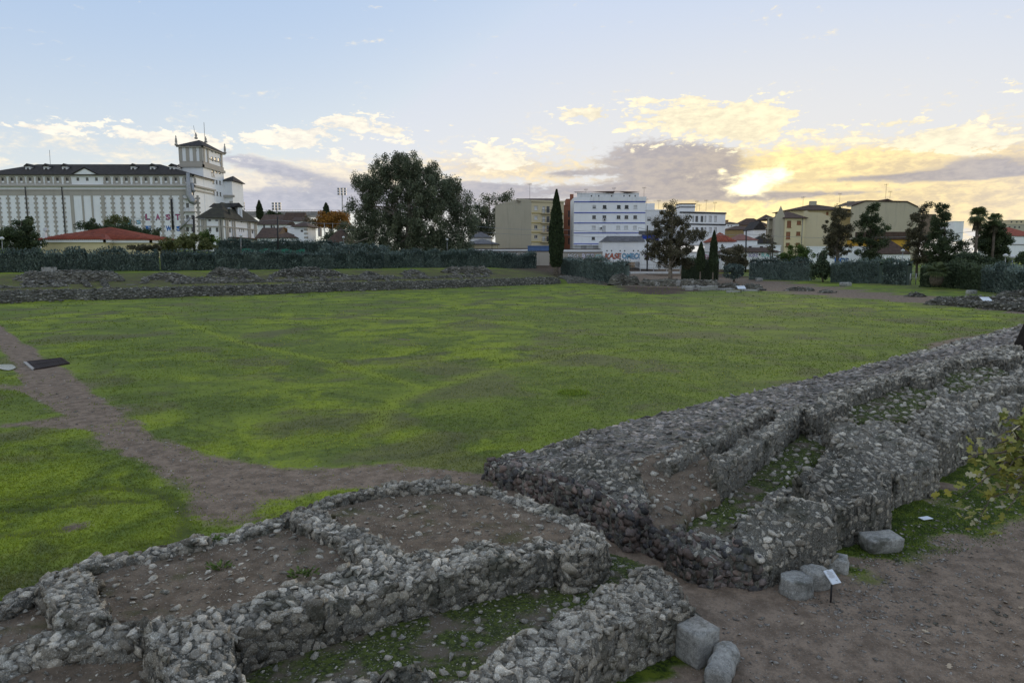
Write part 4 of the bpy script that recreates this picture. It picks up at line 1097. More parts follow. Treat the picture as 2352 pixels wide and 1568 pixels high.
tree('autumn_tree', 'rounded orange autumn tree left of the big eucalyptus', 'tree', 762, 540, 270, [(752, 502, 22, 16), (780, 500, 24, 17), (770, 515, 34, 14), (735, 512, 14, 12)], 80, 1.7, 9000, .7, LF['autumn'], .35, seed=10)
tree('yellow_shrub', 'small yellowing tree left of the square white tower house', 'tree', 655, 545, 215, [(655, 532, 8, 8), (662, 536, 8, 6)], 14, .7, 900, .45, LF['autumn'], .12, seed=11)
tree('bare_tree', 'thin bare brown tree above the square tower house', 'tree', 712, 560, 240, [(712, 506, 14, 12), (718, 520, 12, 10)], 20, 1.2, 700, .5, LF['brown'], .2, seed=12)
tree('bushy_tree', 'dark leafy tree at the left foot of the big eucalyptus', 'tree', 770, 580, 205, [(760, 545, 26, 16), (800, 535, 30, 24), (790, 560, 36, 14)], 60, 1.4, 5200, .5, LF['euc'], .3, seed=13)
tree('eucalyptus_tree', 'huge dark eucalyptus towering over the middle of the hedge', 'tree', 935, 590, 195,
     [(885, 385, 36, 36), (940, 385, 46, 40), (985, 400, 36, 34), (850, 430, 52, 44), (915, 440, 66, 50), (985, 450, 66, 52), (1035, 450, 40, 46), (840, 490, 46, 46), (900, 505, 66, 44), (975, 510, 76, 46), (1050, 500, 40, 44), (1072, 480, 22, 30),
      (830, 535, 36, 32), (890, 550, 56, 28), (970, 555, 66, 28), (1040, 550, 44, 30), (825, 566, 40, 24), (895, 576, 60, 18), (985, 577, 66, 18), (1056, 566, 34, 24), (1075, 520, 20, 30)], 760, 1.6, 126000, .60, LF['euc'], .9, .75, .5, BARK_PALE, .36, .8, seed=14, limbs=34)
tree('eucalyptus_tree', 'smaller eucalyptus behind the blank side of the cream apartment block', 'tree', 1120, 570, 262,
     [(1128, 462, 22, 18), (1165, 455, 20, 16), (1105, 490, 26, 24), (1140, 495, 30, 26), (1090, 520, 26, 26), (1120, 530, 30, 22)], 110, 2.0, 11000, .75, LF['euc'], .5, .5, .5, BARK_PALE, .4, seed=15)
tree('bluish_shrub', 'rounded bluish shrub behind the hedge, left of the eucalyptus', 'shrub', 770, 600, 172, [(755, 572, 24, 14), (790, 570, 34, 16), (830, 572, 24, 13)], 50, .9, 4800, .45, HB, .15, seed=16)
tree('bluish_shrub', 'pale silvery shrub under the big eucalyptus', 'shrub', 880, 600, 178, [(865, 574, 26, 14), (885, 578, 20, 12)], 34, .9, 3600, .45, HB, .15, seed=17)
spindle('cypress_tree', 'tall dark cypress with a pale trunk before the cream and brick buildings', 1277, 436, 612, 619, 172, 35, 15000, .55, LF['cyp'], 3, BARK_PALE, trunk_r=.55)
tree('bare_tree', 'big brownish tree with a thick pale trunk before the white building', 'tree', 1540, 634, 158,
     [(1542, 480, 18, 18), (1535, 505, 34, 22), (1565, 515, 28, 22), (1515, 530, 30, 20), (1560, 545, 46, 24), (1600, 540, 22, 22), (1510, 560, 30, 18), (1545, 575, 54, 22), (1530, 598, 40, 22), (1500, 585, 22, 20), (1570, 600, 30, 18)], 240, .9, 34000, .34, LF['brown'], .55, .15, .5, BARK_PALE, .5, seed=18, limbs=26, zbase=None)
spindle('cypress_tree', 'smaller left one of the twin young cypresses', 1608, 556, 622, 638, 152, 21, 4200, .42, LF['cyp'], 4, BARK_PALE, trunk_r=.13, group='twin young cypresses')
spindle('cypress_tree', 'taller right one of the twin young cypresses', 1637, 530, 624, 640, 152, 21, 5200, .42, LF['cyp'], 5, BARK_PALE, trunk_r=.13, group='twin young cypresses')
tree('brown_shrub', 'brown leafy shrub tree right of the twin cypresses', 'tree', 1684, 640, 160, [(1668, 580, 18, 20), (1695, 582, 20, 20), (1680, 602, 32, 18), (1708, 598, 14, 14)], 70, .9, 6500, .42, LF['brown'], .2, seed=19)
tree('bluish_shrub', 'bluish rounded bush at the left end of the far hedge', 'shrub', 1690, 645, 152, [(1688, 622, 30, 17)], 40, .7, 4800, .4, HB, .12, seed=20)
tree('bare_tree', 'thin bare tree before the low painted wall', 'tree', 1768, 622, 178, [(1762, 545, 14, 16), (1772, 570, 12, 18), (1780, 595, 16, 12)], 34, .8, 1500, .35, LF['brown'], .14, seed=21)
tree('leafy_tree', 'fresh green rounded tree before the yellow apartment house', 'tree', 1828, 622, 176, [(1825, 575, 24, 14), (1845, 585, 22, 16), (1815, 595, 28, 16)], 60, .9, 5600, .42, LF['fresh'], .2, seed=22)
tree('weeping_conifer', 'weeping dark conifer breaking the hedge line', 'tree', 1892, 640, 152, [(1890, 590, 10, 16), (1886, 612, 22, 20), (1900, 620, 20, 18), (1872, 628, 14, 10)], 60, .7, 6000, .5, LF['hedge'], .2, .8, seed=23)
for i, (x, sh, lb) in enumerate(((1926, [(1930, 492, 22, 20), (1915, 520, 26, 22), (1940, 530, 30, 24), (1912, 555, 22, 20), (1930, 570, 34, 20), (1905, 545, 14, 10)], 'left one of the pair of tall ragged trees before the blank yellow gable'),
                                 (1997, [(2003, 478, 16, 18), (1990, 505, 26, 22), (2010, 525, 30, 22), (1985, 550, 26, 22), (2015, 560, 26, 18), (1995, 590, 34, 20)], 'right one of the pair of tall ragged trees before the blank yellow gable'))):
    tree('ragged_tree', lb, 'tree', x, 636, 172, sh, 150, .85, 19000, .36, LF['brown'] if i == 0 else LF['dark'], .3, .1, .45, seed=24 + i, limbs=24, group='pair of tall ragged trees')
tree('leafy_shrub', 'small green shrub above the hedge by the white house', 'shrub', 2045, 628, 150, [(2042, 604, 14, 12), (2030, 612, 12, 10)], 24, .6, 1900, .4, LF['fresh'], .1, seed=27)
tree('ragged_tree', 'tall thin tree with a sparse top at the end of the blank gable', 'tree', 2105, 640, 158, [(2110, 500, 18, 26), (2128, 480, 12, 16), (2100, 530, 20, 24), (2115, 560, 34, 22), (2120, 595, 36, 24)], 130, .85, 13000, .36, LF['brown'], .3, .1, .45, seed=28, limbs=20)
tree('ragged_tree', 'see-through leafy tree against the orange sky left of the palms', 'tree', 2165, 640, 152, [(2160, 482, 16, 14), (2175, 495, 14, 14), (2155, 510, 22, 18), (2170, 540, 30, 22), (2150, 570, 36, 26), (2195, 575, 30, 26), (2170, 605, 44, 22)], 190, .85, 23000, .36, LF['dark'], .3, .1, .5, seed=29, limbs=24)
tree('dark_shrub', 'dense dark undergrowth below the tall palms', 'shrub', 2225, 645, 140, [(2215, 600, 30, 26), (2250, 605, 30, 24), (2195, 618, 26, 18)], 120, .9, 13000, .46, LF['hedge'], .2, seed=30)
tree('pine_tree', 'dense round-topped pine behind the tall palms', 'tree', 2285, 632, 150, [(2275, 530, 26, 22), (2295, 545, 20, 22), (2270, 560, 34, 22), (2295, 580, 24, 14), (2280, 600, 40, 14), (2305, 555, 14, 16)], 170, 1.0, 30000, .38, LF['dark'], .35, 0, .5, seed=31)
tree('dark_shrub', 'dark round tree at the right edge beside the lamps', 'shrub', 2350, 640, 130, [(2345, 592, 18, 14), (2368, 590, 18, 16)], 36, .8, 3200, .42, LF['dark'], .15, seed=32)
tree('leafy_shrub', 'bright low shrub behind the right hedge', 'shrub', 2225, 650, 122, [(2222, 630, 16, 7), (2240, 632, 10, 6)], 18, .5, 1500, .35, LF['olive'], .1, seed=33)

# --- palms
def fan_palm(name, label, x, ytop, ybase, Y, crown_px, trunk_r, nfr, seed, skirt=True, fat=None, group=None):
    rng = np.random.default_rng(4000 + seed); k = Y / FPX
    b = P(x, ybase, Y); top = P(x, ytop, Y); r = crown_px * k
    root = empty(name, b, label, 'palm', group); zt = top.z
    mb = MB()
    if fat: mb.lathe(b - Vector((0, 0, .3)), [(trunk_r * .7, 0), (trunk_r, .5), (trunk_r * 1.15, (zt - b.z) * .6), (trunk_r * .8, zt - b.z + .3)], 10)
    else: mb.tube([b - Vector((0, 0, .5)), (b.x + .1, b.y, (b.z + zt) / 2), (b.x, b.y, zt)], [trunk_r * 1.2, trunk_r, trunk_r * .9], 8)
    mb.build('trunk', BARK, root)
    V = []; F = []; T = []
    for i in range(nfr):
        az = rng.uniform(0, 2 * math.pi); el = rng.uniform(-.95, 1.35) if skirt else rng.uniform(-.3, 1.4)
        d = Vector((math.cos(az) * math.cos(el), math.sin(az) * math.cos(el), math.sin(el)))
        s = Vector((-math.sin(az), math.cos(az), 0)); up = d.cross(s)
        c0 = Vector((b.x, b.y, zt)); pl = r * rng.uniform(.35, .5); c1 = c0 + d * pl; tn = rng.random()
        n = len(V); V += [c0 - s * .04, c0 + s * .04, c1 + s * .03, c1 - s * .03]; F.append((n, n + 1, n + 2, n + 3)); T.append(tn)
        m = 13; R = r * rng.uniform(.5, .65)
        for j in range(m):
            a = (j / (m - 1) - .5) * 3.6; dv = (d * math.cos(a) + s * math.sin(a)).normalized()
            sd = (s * math.cos(a) - d * math.sin(a)) * R * .075
            e1 = c1 + dv * R * .6 + up * .05; e2 = c1 + dv * R * (1 - .25 * abs(a) / 1.8) - Vector((0, 0, R * .28))
            n = len(V); V += [c1, e1 + sd, e2, e1 - sd]; F.append((n, n + 1, n + 2, n + 3)); T.append(tn * .6 + rng.random() * .4)
    link('fronds', np_mesh('fronds', np.array([tuple(v) for v in V]), np.array(F), LF['palm'], T), root)
    if skirt:
        n = 260; th = rng.uniform(0, 6.28, n); u = rng.random(n)
        C = np.stack([b.x + np.cos(th) * trunk_r * (1.6 + u), b.y + np.sin(th) * trunk_r * (1.6 + u), zt - r * .2 - u * r * 1.0], 1)
        Vv, Ff = leaf_quads(C, np.stack([np.cos(th) * .3, np.sin(th) * .3, -np.ones(n)], 1), .9, .25, rng)
        link('dead_frond_skirt', np_mesh('dead_frond_skirt', Vv, Ff, LF['brown'], rng.random(n)), root)
    return root
fan_palm('fan_palm', 'taller left one of the two tall fan palms', 2234, 496, 645, 145, 26, .28, 46, 1, group='two tall fan palms')
fan_palm('fan_palm', 'shorter right one of the two tall fan palms', 2274, 506, 640, 148, 22, .26, 40, 2, group='two tall fan palms')
fan_palm('stubby_palm', 'stubby thick-trunked fan palm in front of the right hedge', 2150, 625, 652, 121, 30, 1.0, 40, 3, skirt=False, fat=True)

# ================================================================== buildings
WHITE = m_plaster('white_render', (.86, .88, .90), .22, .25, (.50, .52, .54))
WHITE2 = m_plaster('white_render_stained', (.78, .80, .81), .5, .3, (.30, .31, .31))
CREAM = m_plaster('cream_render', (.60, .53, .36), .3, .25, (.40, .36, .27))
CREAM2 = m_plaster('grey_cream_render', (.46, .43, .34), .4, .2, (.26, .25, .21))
YEL = m_plaster('pale_yellow_render', (.66, .58, .36), .15, .25)
OCHRE = m_plaster('ochre_render', (.55, .33, .05), .3, .3)
TRIM = m_plaster('grey_stone_trim', (.42, .395, .355), .3, .4, (.27, .25, .225))
BRICKM = m_plaster('red_brick', (.26, .115, .075), .3, .4, (.16, .07, .05))
SLATE = m_plain('dark_roof_slate', (.050, .046, .045), (.028, .026, .026), 1.2, .85, .1, .4, bs=5)
BROWNROOF = m_plain('brown_tile_roof', (.105, .070, .055), (.06, .042, .034), 1.4, .85, .1, .5, bs=7)
REDROOF = m_plain('red_tile_roof', (.30, .085, .05), (.19, .052, .034), 1.4, .8, .1, .4, bs=6)
GREYROOF = m_plain('grey_sheet_roof', (.16, .16, .17), (.09, .09, .095), .8, .75, .1, .3)
GLASS = m_plain('window_glass', (.045, .05, .058), (.025, .028, .033), .7, .12, .3, .02, .5)
SHUT = m_plain('white_shutter', (.66, .67, .68), (.52, .53, .54), 2.0, .6, .05, .2)
WOODSHUT = m_plain('wood_shutter', (.30, .14, .075), (.20, .09, .05), 2.0, .6, .1, .2)
FRAME = m_plain('grey_frame', (.30, .29, .28), (.22, .21, .20), 2.0, .6, .1, .1)
BLUEP = m_plain('blue_paint', (.035, .075, .42), (.03, .06, .33), 1.0, .6, .05, .1)
BLUEM = m_plain('blue_sheet', (.10, .17, .34), (.08, .14, .28), 1.0, .6, .05, .1)
METAL = m_plain('galvanised_metal', (.34, .35, .36), (.24, .25, .26), 3.0, .5, .1, .1, .5, .6)
BLACKM = m_plain('dark_iron', (.035, .035, .038), (.02, .02, .022), 3.0, .6, .1, .1)
CONC = m_plain('concrete', (.33, .32, .31), (.24, .235, .225), .6, .9, .08, .3)
PAINT = lambda n, c: m_plain('paint_' + n, c, tuple(v * .8 for v in c), 1.5, .6, .05, .05)

class Wall:
    """one vertical wall with real openings. o: bottom-left corner seen from outside, o->e along it"""
    def __init__(s, o, e, z0, z1):
        s.o = Vector((o[0], o[1], 0)); d = Vector((e[0] - o[0], e[1] - o[1], 0)); s.W = d.length; s.u = d.normalized(); s.n = Vector((s.u.y, -s.u.x, 0)); s.z0, s.z1 = z0, z1; s.op = []
    def at(s, x, y):
        """picture position -> (along, height) on this wall"""
        d = Vector(ray(x, y)); c = Vector((0, 0, CAMZ)); t = (s.o - c).dot(s.n) / d.dot(s.n); q = c + d * t
        return (q - s.o).dot(s.u), q.z
    def rect(s, x0, y0, x1, y1):
        xm, ym = (x0 + x1) / 2, (y0 + y1) / 2
        a, _ = s.at(x0, ym); b, _ = s.at(x1, ym); _, z1 = s.at(xm, y0); _, z0 = s.at(xm, y1)
        return a, z0, b, z1
    def add(s, x0, y0, x1, y1, kind='win', **k):
        a, z0, b, z1 = s.rect(x0, y0, x1, y1)
        if a > .05 and b < s.W - .05: s.op.append((a, z0, b, z1, kind, k))
    def mesh(s, mb, depth=.28, top=None):
        xs_ = sorted({0, s.W} | {v for o in s.op for v in (o[0], o[2])}); zs_ = sorted({s.z0, s.z1} | {v for o in s.op for v in (o[1], o[3])})
        pt = lambda a, z, d=0: (s.o.x + s.u.x * a - s.n.x * d, s.o.y + s.u.y * a - s.n.y * d, z)
        for i in range(len(xs_) - 1):
            for j in range(len(zs_) - 1):
                cx, cz = (xs_[i] + xs_[i + 1]) / 2, (zs_[j] + zs_[j + 1]) / 2
                if any(o[0] < cx < o[2] and o[1] < cz < o[3] for o in s.op): continue
                mb.poly([pt(xs_[i], zs_[j]), pt(xs_[i + 1], zs_[j]), pt(xs_[i + 1], zs_[j + 1]), pt(xs_[i], zs_[j + 1])], [(0, 1, 2, 3)])
        for a, z0, b, z1, *_ in s.op:
            q = [pt(a, z0), pt(b, z0), pt(b, z1), pt(a, z1)] + [pt(a, z0, depth), pt(b, z0, depth), pt(b, z1, depth), pt(a, z1, depth)]
            mb.poly(q, [(0, 1, 5, 4), (1, 2, 6, 5), (2, 3, 7, 6), (3, 0, 4, 7)])
    def fill(s, parent, depth=.28):
        for a, z0, b, z1, kind, k in s.op:
            w, h = b - a, z1 - z0; fr = MB(); t = min(.09, w * .1); B = lambda m, a0, b0, c0, d0, e0, e1: m.obox(s.o, s.u, s.n, a0, b0, c0, d0, e0, e1)
            if kind == 'hole':
                m = MB(); B(m, a, b, z0, z1, -depth - .06, -depth - .01); m.build('vent_opening', MATS['window_glass'], parent); continue
            fmat = k.get('frame', FRAME); d0, d1 = -depth + .02, -depth + .10
            B(fr, a, a + t, z0, z1, d0, d1); B(fr, b - t, b, z0, z1, d0, d1); B(fr, a + t, b - t, z0, z0 + t, d0, d1); B(fr, a + t, b - t, z1 - t, z1, d0, d1)
            if kind == 'win' and w > .7: B(fr, a + w / 2 - t / 2, a + w / 2 + t / 2, z0 + t, z1 - t, d0, d1)
            nm = 'door' if kind == 'door' else 'window'
            f = fr.build(nm, fmat, parent)
            pm = MB(); B(pm, a + t, b - t, z0 + t, z1 - t, -depth + .03, -depth + .06)
            pane = {'win': GLASS, 'shut': SHUT, 'half': GLASS, 'wood': WOODSHUT, 'door': k.get('leaf', FRAME), 'garage': SHUT}[kind]
            pm.build('shutter' if kind in ('shut', 'wood', 'garage') else ('leaf' if kind == 'door' else 'pane'), pane, f)
            if kind == 'half':
                m = MB(); B(m, a + t, b - t, z0 + h * .5, z1 - t, -depth + .07, -depth + .12); m.build('shutter', SHUT, f)
            if k.get('sill', True) and kind not in ('door', 'garage'):
                m = MB(); B(m, a - .1, b + .1, z0 - .12, z0 - .003, -.05, .12); m.build('sill', k.get('sillmat', fmat), f)
    def band(s, mb, z, h, out=.12, a=0, b=None):
        mb.obox(s.o, s.u, s.n, a - .0, (s.W if b is None else b), z, z + h, .003, out)

def shell(name, label, cat, corners, z0, z1, mat, walls=None, group=None, flat_roof=None, cols=None):
    """corners counter-clockwise seen from above, the first edge is the front; returns root, list of Wall"""
    root = empty(name, (corners[0][0], corners[0][1], z0), label, cat, group); W = []
    n = len(corners)
    for i in range(n): W.append(Wall(corners[i], corners[(i + 1) % n], z0, z1))
    root['_'] = 0; del root['_']
    return root, W
def close_shell(root, W, mat, wname='wall', roofz=None, roofmat=None):
    for w in W:
        m = MB(); w.mesh(m); m.build(wname, mat, root); w.fill(root)
    if roofz is not None:
        m = MB(); pts = [(w.o.x, w.o.y, roofz) for w in W]; m.poly(pts, [tuple(range(len(pts)))]); m.build('roof', roofmat or CONC, root)
def box_corners(x0, x1, Yf, depth, yaw=0.0, Yr=None):
    """footprint whose front spans picture columns x0..x1 at distance Yf (left) / Yr (right)"""
    a = Vector((PX(x0, Yf), Yf)); b = Vector((PX(x1, Yr or Yf), Yr or Yf)); d = (b - a).normalized(); n = Vector((-d.y, d.x)) * depth
    return [tuple(a), tuple(b), tuple(b + n), tuple(a + n)]
def hip_roof(name, corners, z, rise, over, mat, parent, ridge=.5, gable=False, axis=0, tiles=0, thick=.18):
    """hip (or gable) roof over a rectangular footprint given counter-clockwise"""
    c = [Vector((p[0], p[1], z)) for p in corners]
    u = (c[1] - c[0]).normalized(); v = (c[3] - c[0]).normalized(); Wd, Dp = (c[1] - c[0]).length, (c[3] - c[0]).length
    c = [c[0] - u * over - v * over, c[1] + u * over - v * over, c[2] + u * over + v * over, c[3] - u * over + v * over]
    Wd += 2 * over; Dp += 2 * over
    if axis == 0:
        ins = 0 if gable else min(Dp / 2 * ridge * 2, Wd / 2)
        r0 = c[0] + v * Dp / 2 + u * ins + Vector((0, 0, rise)); r1 = c[1] + v * Dp / 2 - u * ins + Vector((0, 0, rise))
        F = [(0, 1, 5, 4), (1, 2, 5), (2, 3, 4, 5), (3, 0, 4)]
    else:
        ins = 0 if gable else min(Wd / 2 * ridge * 2, Dp / 2)
        r0 = c[0] + u * Wd / 2 + v * ins + Vector((0, 0, rise)); r1 = c[3] + u * Wd / 2 - v * ins + Vector((0, 0, rise))
        F = [(0, 1, 4), (1, 2, 5, 4), (2, 3, 5), (3, 0, 4, 5)]
    m = MB(); pts = c + [r0, r1]; m.poly(pts, F); lo = [p - Vector((0, 0, thick)) for p in c]
    m.poly(c + lo, [(0, 1, 5, 4), (1, 2, 6, 5), (2, 3, 7, 6), (3, 0, 4, 7), (7, 6, 5, 4)])
    ob = m.build(name, mat, parent)
    return ob, pts, F
def roof_ribs(pts, F, mat, parent, step, r=.07, name='tile_row', maxn=300):
    """rows of half-round tiles running down each slope"""
    k = 0
    for f in F:
        q = [pts[i] for i in f]
        a, b = q[0], q[1]; e = (b - a); L = e.length; e.normalize()
        top = q[2:] if len(q) == 4 else [q[2], q[2]]
        t0 = (top[1] - a).dot(e); t1 = (top[0] - a).dot(e)
        nrm = e.cross(top[0] - a).normalized(); up = nrm.cross(e)
        hmax = (top[0] - a).dot(up)
        x = step / 2
        while x < L and k < maxn:
            if x < t0: h = hmax * x / t0 if t0 > 1e-3 else hmax
            elif x > t1: h = hmax * (L - x) / (L - t1) if L - t1 > 1e-3 else hmax
            else: h = hmax
            if h > .3:
                m = MB(); p0 = a + e * x; m.tube([p0 + nrm * .02, p0 + up * (h - .05) + nrm * .02], r, 6, True); m.build(name, mat, parent); k += 1
            x += step
def antenna(parent, p, h, mat=None, yagi=True, name='antenna'):
    m = MB(); m.tube([p, (p[0], p[1], p[2] + h)], .045, 5)
    if yagi:
        m.tube([(p[0] - .7, p[1], p[2] + h * .94), (p[0] + .7, p[1], p[2] + h * .97)], .03, 4)
        for k in range(5): m.tube([(p[0] - .6 + k * .28, p[1] - .1, p[2] + h * .95 - .35), (p[0] - .6 + k * .28, p[1] + .1, p[2] + h * .95 + .35)], .02, 4)
    return m.build(name, mat or BLACKM, parent)
def ac_unit(parent, w, x, y, s=.9):
    a, z = w.at(x, y); m = MB(); m.obox(w.o, w.u, w.n, a - s / 2, a + s / 2, z - .35, z + .35, .05, .45); o = m.build('air_conditioner', SHUT, parent)
    c = w.o + w.u * a + w.n * .46; q = MB(); q.tube([(c.x, c.y, z), (c.x + w.n.x * .03, c.y + w.n.y * .03, z)], .28, 12); q.build('fan_grille', BLACKM, o)
def graffiti(parent, wall, text, x0, x1, ybase, ytop, fill, line, lean=0.0, name='graffiti'):
    """sprayed lettering lying on a wall: outline below, fill above"""
    a, z0 = wall.at(x0, ybase); b, z1 = wall.at(x1, ytop)
    first = None
    for off, mat, d in ((.055, line, .012), (.012, fill, .02)):
        cu = bpy.data.curves.new(name, 'FONT'); cu.body = text; cu.offset = off; cu.size = 1.0; cu.extrude = .002; cu.shear = lean; cu.resolution_u = 3
        ob = bpy.data.objects.new(name, cu); COL.objects.link(ob)
        dg = bpy.context.evaluated_depsgraph_get(); me = bpy.data.meshes.new_from_object(ob.evaluated_get(dg)); COL.objects.unlink(ob); bpy.data.objects.remove(ob)
        co = np.empty(len(me.vertices) * 3); me.vertices.foreach_get('co', co); co = co.reshape(-1, 3)
        if first is None: mn, mx = co.min(0), co.max(0); first = (mn, mx)
        mn, mx = first
        fx = (co[:, 0] - mn[0]) / (mx[0] - mn[0]); fy = (co[:, 1] - mn[1]) / (mx[1] - mn[1]); ex = co[:, 2]
        fy = fy + .06 * np.sin(fx * 19)
        A = a + fx * (b - a); Z = z0 + fy * (z1 - z0); D = d + (ex > 0) * .004
        V = np.stack([wall.o.x + wall.u.x * A + wall.n.x * D, wall.o.y + wall.u.y * A + wall.n.y * D, Z], 1)
        me.vertices.foreach_set('co', V.ravel()); me.materials.clear(); me.materials.append(mat); me.update()
        link(name, me, parent)
GR = dict(black=PAINT('black', (.02, .02, .025)), blue=PAINT('blue', (.05, .22, .62)), sky=PAINT('sky_blue', (.25, .55, .72)), orange=PAINT('orange', (.62, .20, .13)), pink=PAINT('pink', (.55, .16, .30)),
          white=PAINT('white', (.75, .76, .78)), teal=PAINT('teal', (.18, .55, .55)), violet=PAINT('violet', (.35, .28, .55)), navy=PAINT('navy', (.04, .06, .25)))

# ---------------------------------------------------------------- the grain silo
def build_silo():
    K = lambda cx, cy: (cx * .2625, 264.6 + cy * .2625)
    Yf = 228.0; zg = 8.5
    zc = PZ(K(0, 618)[1], Yf); ze = PZ(K(0, 520)[1], Yf)
    cor = box_corners(-30, 452.8, Yf, 15.0)
    root = empty('grain_silo', (cor[0][0], Yf, zg), 'huge white grain silo with grey pilasters, dark roof and a square tower', 'silo')
    low = [Wall(cor[i], cor[(i + 1) % 4], zg, zc) for i in range(4)]; up = [Wall(cor[i], cor[(i + 1) % 4], zc, ze) for i in range(4)]
    f, fu = low[0], up[0]
    # upper storey windows (each in an arched grey surround)
    xs1 = [25, 108, 187, 265, 345, 425, 505, 590]; xs2 = [937, 1022, 1107, 1193, 1278, 1367, 1452, 1540]
    for c in xs1 + xs2: fu.add(*K(c - 15, 545), *K(c + 15, 577), 'win', frame=TRIM, sill=False)
    for c in (680, 762, 843): fu.add(*K(c - 12, 545), *K(c + 12, 576), 'win', frame=TRIM, sill=False)
    for c in (1632, 1677): fu.add(*K(c - 14, 547), *K(c + 14, 588), 'win', frame=TRIM, sill=False)
    # loading bay windows with balconies
    for cy in (680, 790, 895, 1000):
        for c in (1640, 1685): f.add(*K(c - 13, cy - 22), *K(c + 13, cy + 20), 'win', frame=TRIM, sill=False)
    for w in low: m = MB(); w.mesh(m); m.build('wall', WHITE, root); w.fill(root)
    for w in up: m = MB(); w.mesh(m); m.build('upper_wall', WHITE, root); w.fill(root)
    # cornices
    for nm, z, h, o in (('cornice', zc - .25, .55, .75), ('cornice', zc - 1.6, .5, .25), ('eave_cornice', ze - .5, .5, .5)):
        m = MB()
        for w in (f, low[1]): m.obox(w.o, w.u, w.n, -o, w.W + o, z, z + h, .004, o)
        m.build(nm, TRIM, root)
    m = MB(); m.obox(f.o, f.u, f.n, -.2, f.W + .2, zc - 3.1, zc - 1.65, .005, .12); m.build('frieze', TRIM, root)
    # arched surrounds
    for c in xs1 + xs2 + [1655]:
        wd = 32 if c != 1655 else 60
        a, _ = fu.at(*K(c - wd, 560)); b, _ = fu.at(*K(c + wd, 560)); zt = fu.at(*K(c, 537))[1]; zb = fu.at(*K(c, 592))[1]; m = MB()
        m.obox(fu.o, fu.u, fu.n, a, a + .75, zb, zt - .7, .004, .14); m.obox(fu.o, fu.u, fu.n, b - .75, b, zb, zt - .7, .004, .14)
        n = 8; pts = []
        for q in range(n + 1):
            an = math.pi * q / n
            for rr in (1.0, .72): pts.append((a + (b - a) / 2 - math.cos(an) * (b - a) / 2 * (1 if rr == 1 else (1 - .75 * 2 / (b - a))), zt - .7 + math.sin(an) * (.95 * rr - (.0 if rr == 1 else .12))))
        V = []
        for d in (.004, .14): V += [tuple(fu.o + fu.u * p[0] + fu.n * d)[:2] + (p[1],) for p in pts]
        F = []; N = len(pts)
        for q in range(n): i = q * 2; F += [(N + i, N + i + 2, N + i + 3, N + i + 1), (i, i + 2, N + i + 2, N + i), (i + 1, i + 3, N + i + 3, N + i + 1)]
        m.poly(V, F); m.obox(fu.o, fu.u, fu.n, a - .1, b + .1, zb - .35, zb - .004, .004, .2)
        m.build('window_surround', TRIM, root)
    # silo cell pilasters with toothed quoins
    def pil(c, half, toothed, wname='pilaster'):
        a, _ = f.at(*K(c - half, 800)); b, _ = f.at(*K(c + half, 800)); m = MB(); m.obox(f.o, f.u, f.n, a, b, zg, zc - 3.1, .004, .22)
        if toothed:
            z = zg + .3
            while z < zc - 4:
                m.obox(f.o, f.u, f.n, a - .42, a - .003, z, z + .62, .004, .18); m.obox(f.o, f.u, f.n, b + .003, b + .42, z, z + .62, .004, .18); z += 1.5
        m.build(wname, TRIM, root)
    for c in (0, 80, 160, 240, 320, 400, 480, 562): pil(c - 2, 6, True)
    pil(635, 13, False)
    for c in (728, 810): pil(c, 7, False)
    for c in (905,): pil(c, 13, True)
    for c in (990, 1075, 1160, 1245, 1330, 1415, 1500): pil(c, 7, True)
    pil(1590, 13, True); pil(1735, 9, True)
    # dark drain pipe
    a, _ = f.at(*K(1507, 800)); m = MB(); q = f.o + f.u * a + f.n * .35; m.tube([(q.x, q.y, PZ(K(0, 1000)[1], Yf)), (q.x, q.y, PZ(K(0, 735)[1], Yf))], .28, 6); m.build('drain_pipe', BLACKM, root)
    for cc in (230, 550): 
        a, _ = f.at(*K(cc, 700)); q = f.o + f.u * a + f.n * .3; m = MB(); m.tube([(q.x, q.y, zg), (q.x, q.y, zc - .4)], .14, 6); m.build('drain_pipe', BLACKM, root)
    # loading bay balconies, chute, column
    for cy in (730, 842, 955):
        a, z = f.at(*K(1615, cy)); b, _ = f.at(*K(1715, cy)); m = MB(); m.obox(f.o, f.u, f.n, a, b, z - .25, z, .004, 1.3); bal = m.build('balcony', TRIM, root)
        m = MB(); m.obox(f.o, f.u, f.n, a, b, z + .95, z + 1.05, 1.2, 1.28)
        for k in range(9): t = a + (b - a) * k / 8; m.obox(f.o, f.u, f.n, t - .03, t + .03, z + .003, z + .95, 1.2, 1.26)
        m.build('railing', METAL, bal)
    a, z = f.at(*K(1672, 660)); q = f.o + f.u * a + f.n * 1.6; m = MB()
    m.tube([(q.x, q.y, z + 5.5), (q.x, q.y, z + 1), (q.x, q.y, z - 1.5), (q.x + .8, q.y, z - 3.6), (q.x + 1.9, q.y, z - 4.0)], [.5, .8, 1.1, 1.0, .9], 10); m.build('loading_chute', METAL, root)
    a, z = f.at(*K(1695, 600)); q = f.o + f.u * a + f.n * 1.0; m = MB(); m.tube([(q.x, q.y, z), (q.x, q.y, z - 2), (q.x + .6, q.y, z - 2.6)], .55, 8); m.build('duct', METAL, root)
    a, z = f.at(*K(1600, 1000)); b, z2 = f.at(*K(1690, 900)); m = MB(); q0 = f.o + f.u * a + f.n * 2; q1 = f.o + f.u * b + f.n * 2; m.tube([(q0.x, q0.y, z), (q1.x, q1.y, z2)], .4, 6); m.build('conveyor_arm', METAL, root)
    # graffiti on the cells
    for ch, c in zip('LAST', (1292, 1382, 1470, 1555)): graffiti(root, f, ch, *[K(c - 20, 0)[0], K(c + 20, 0)[0]], K(0, 920)[1], K(0, 865)[1], GR['pink'], GR['black'])
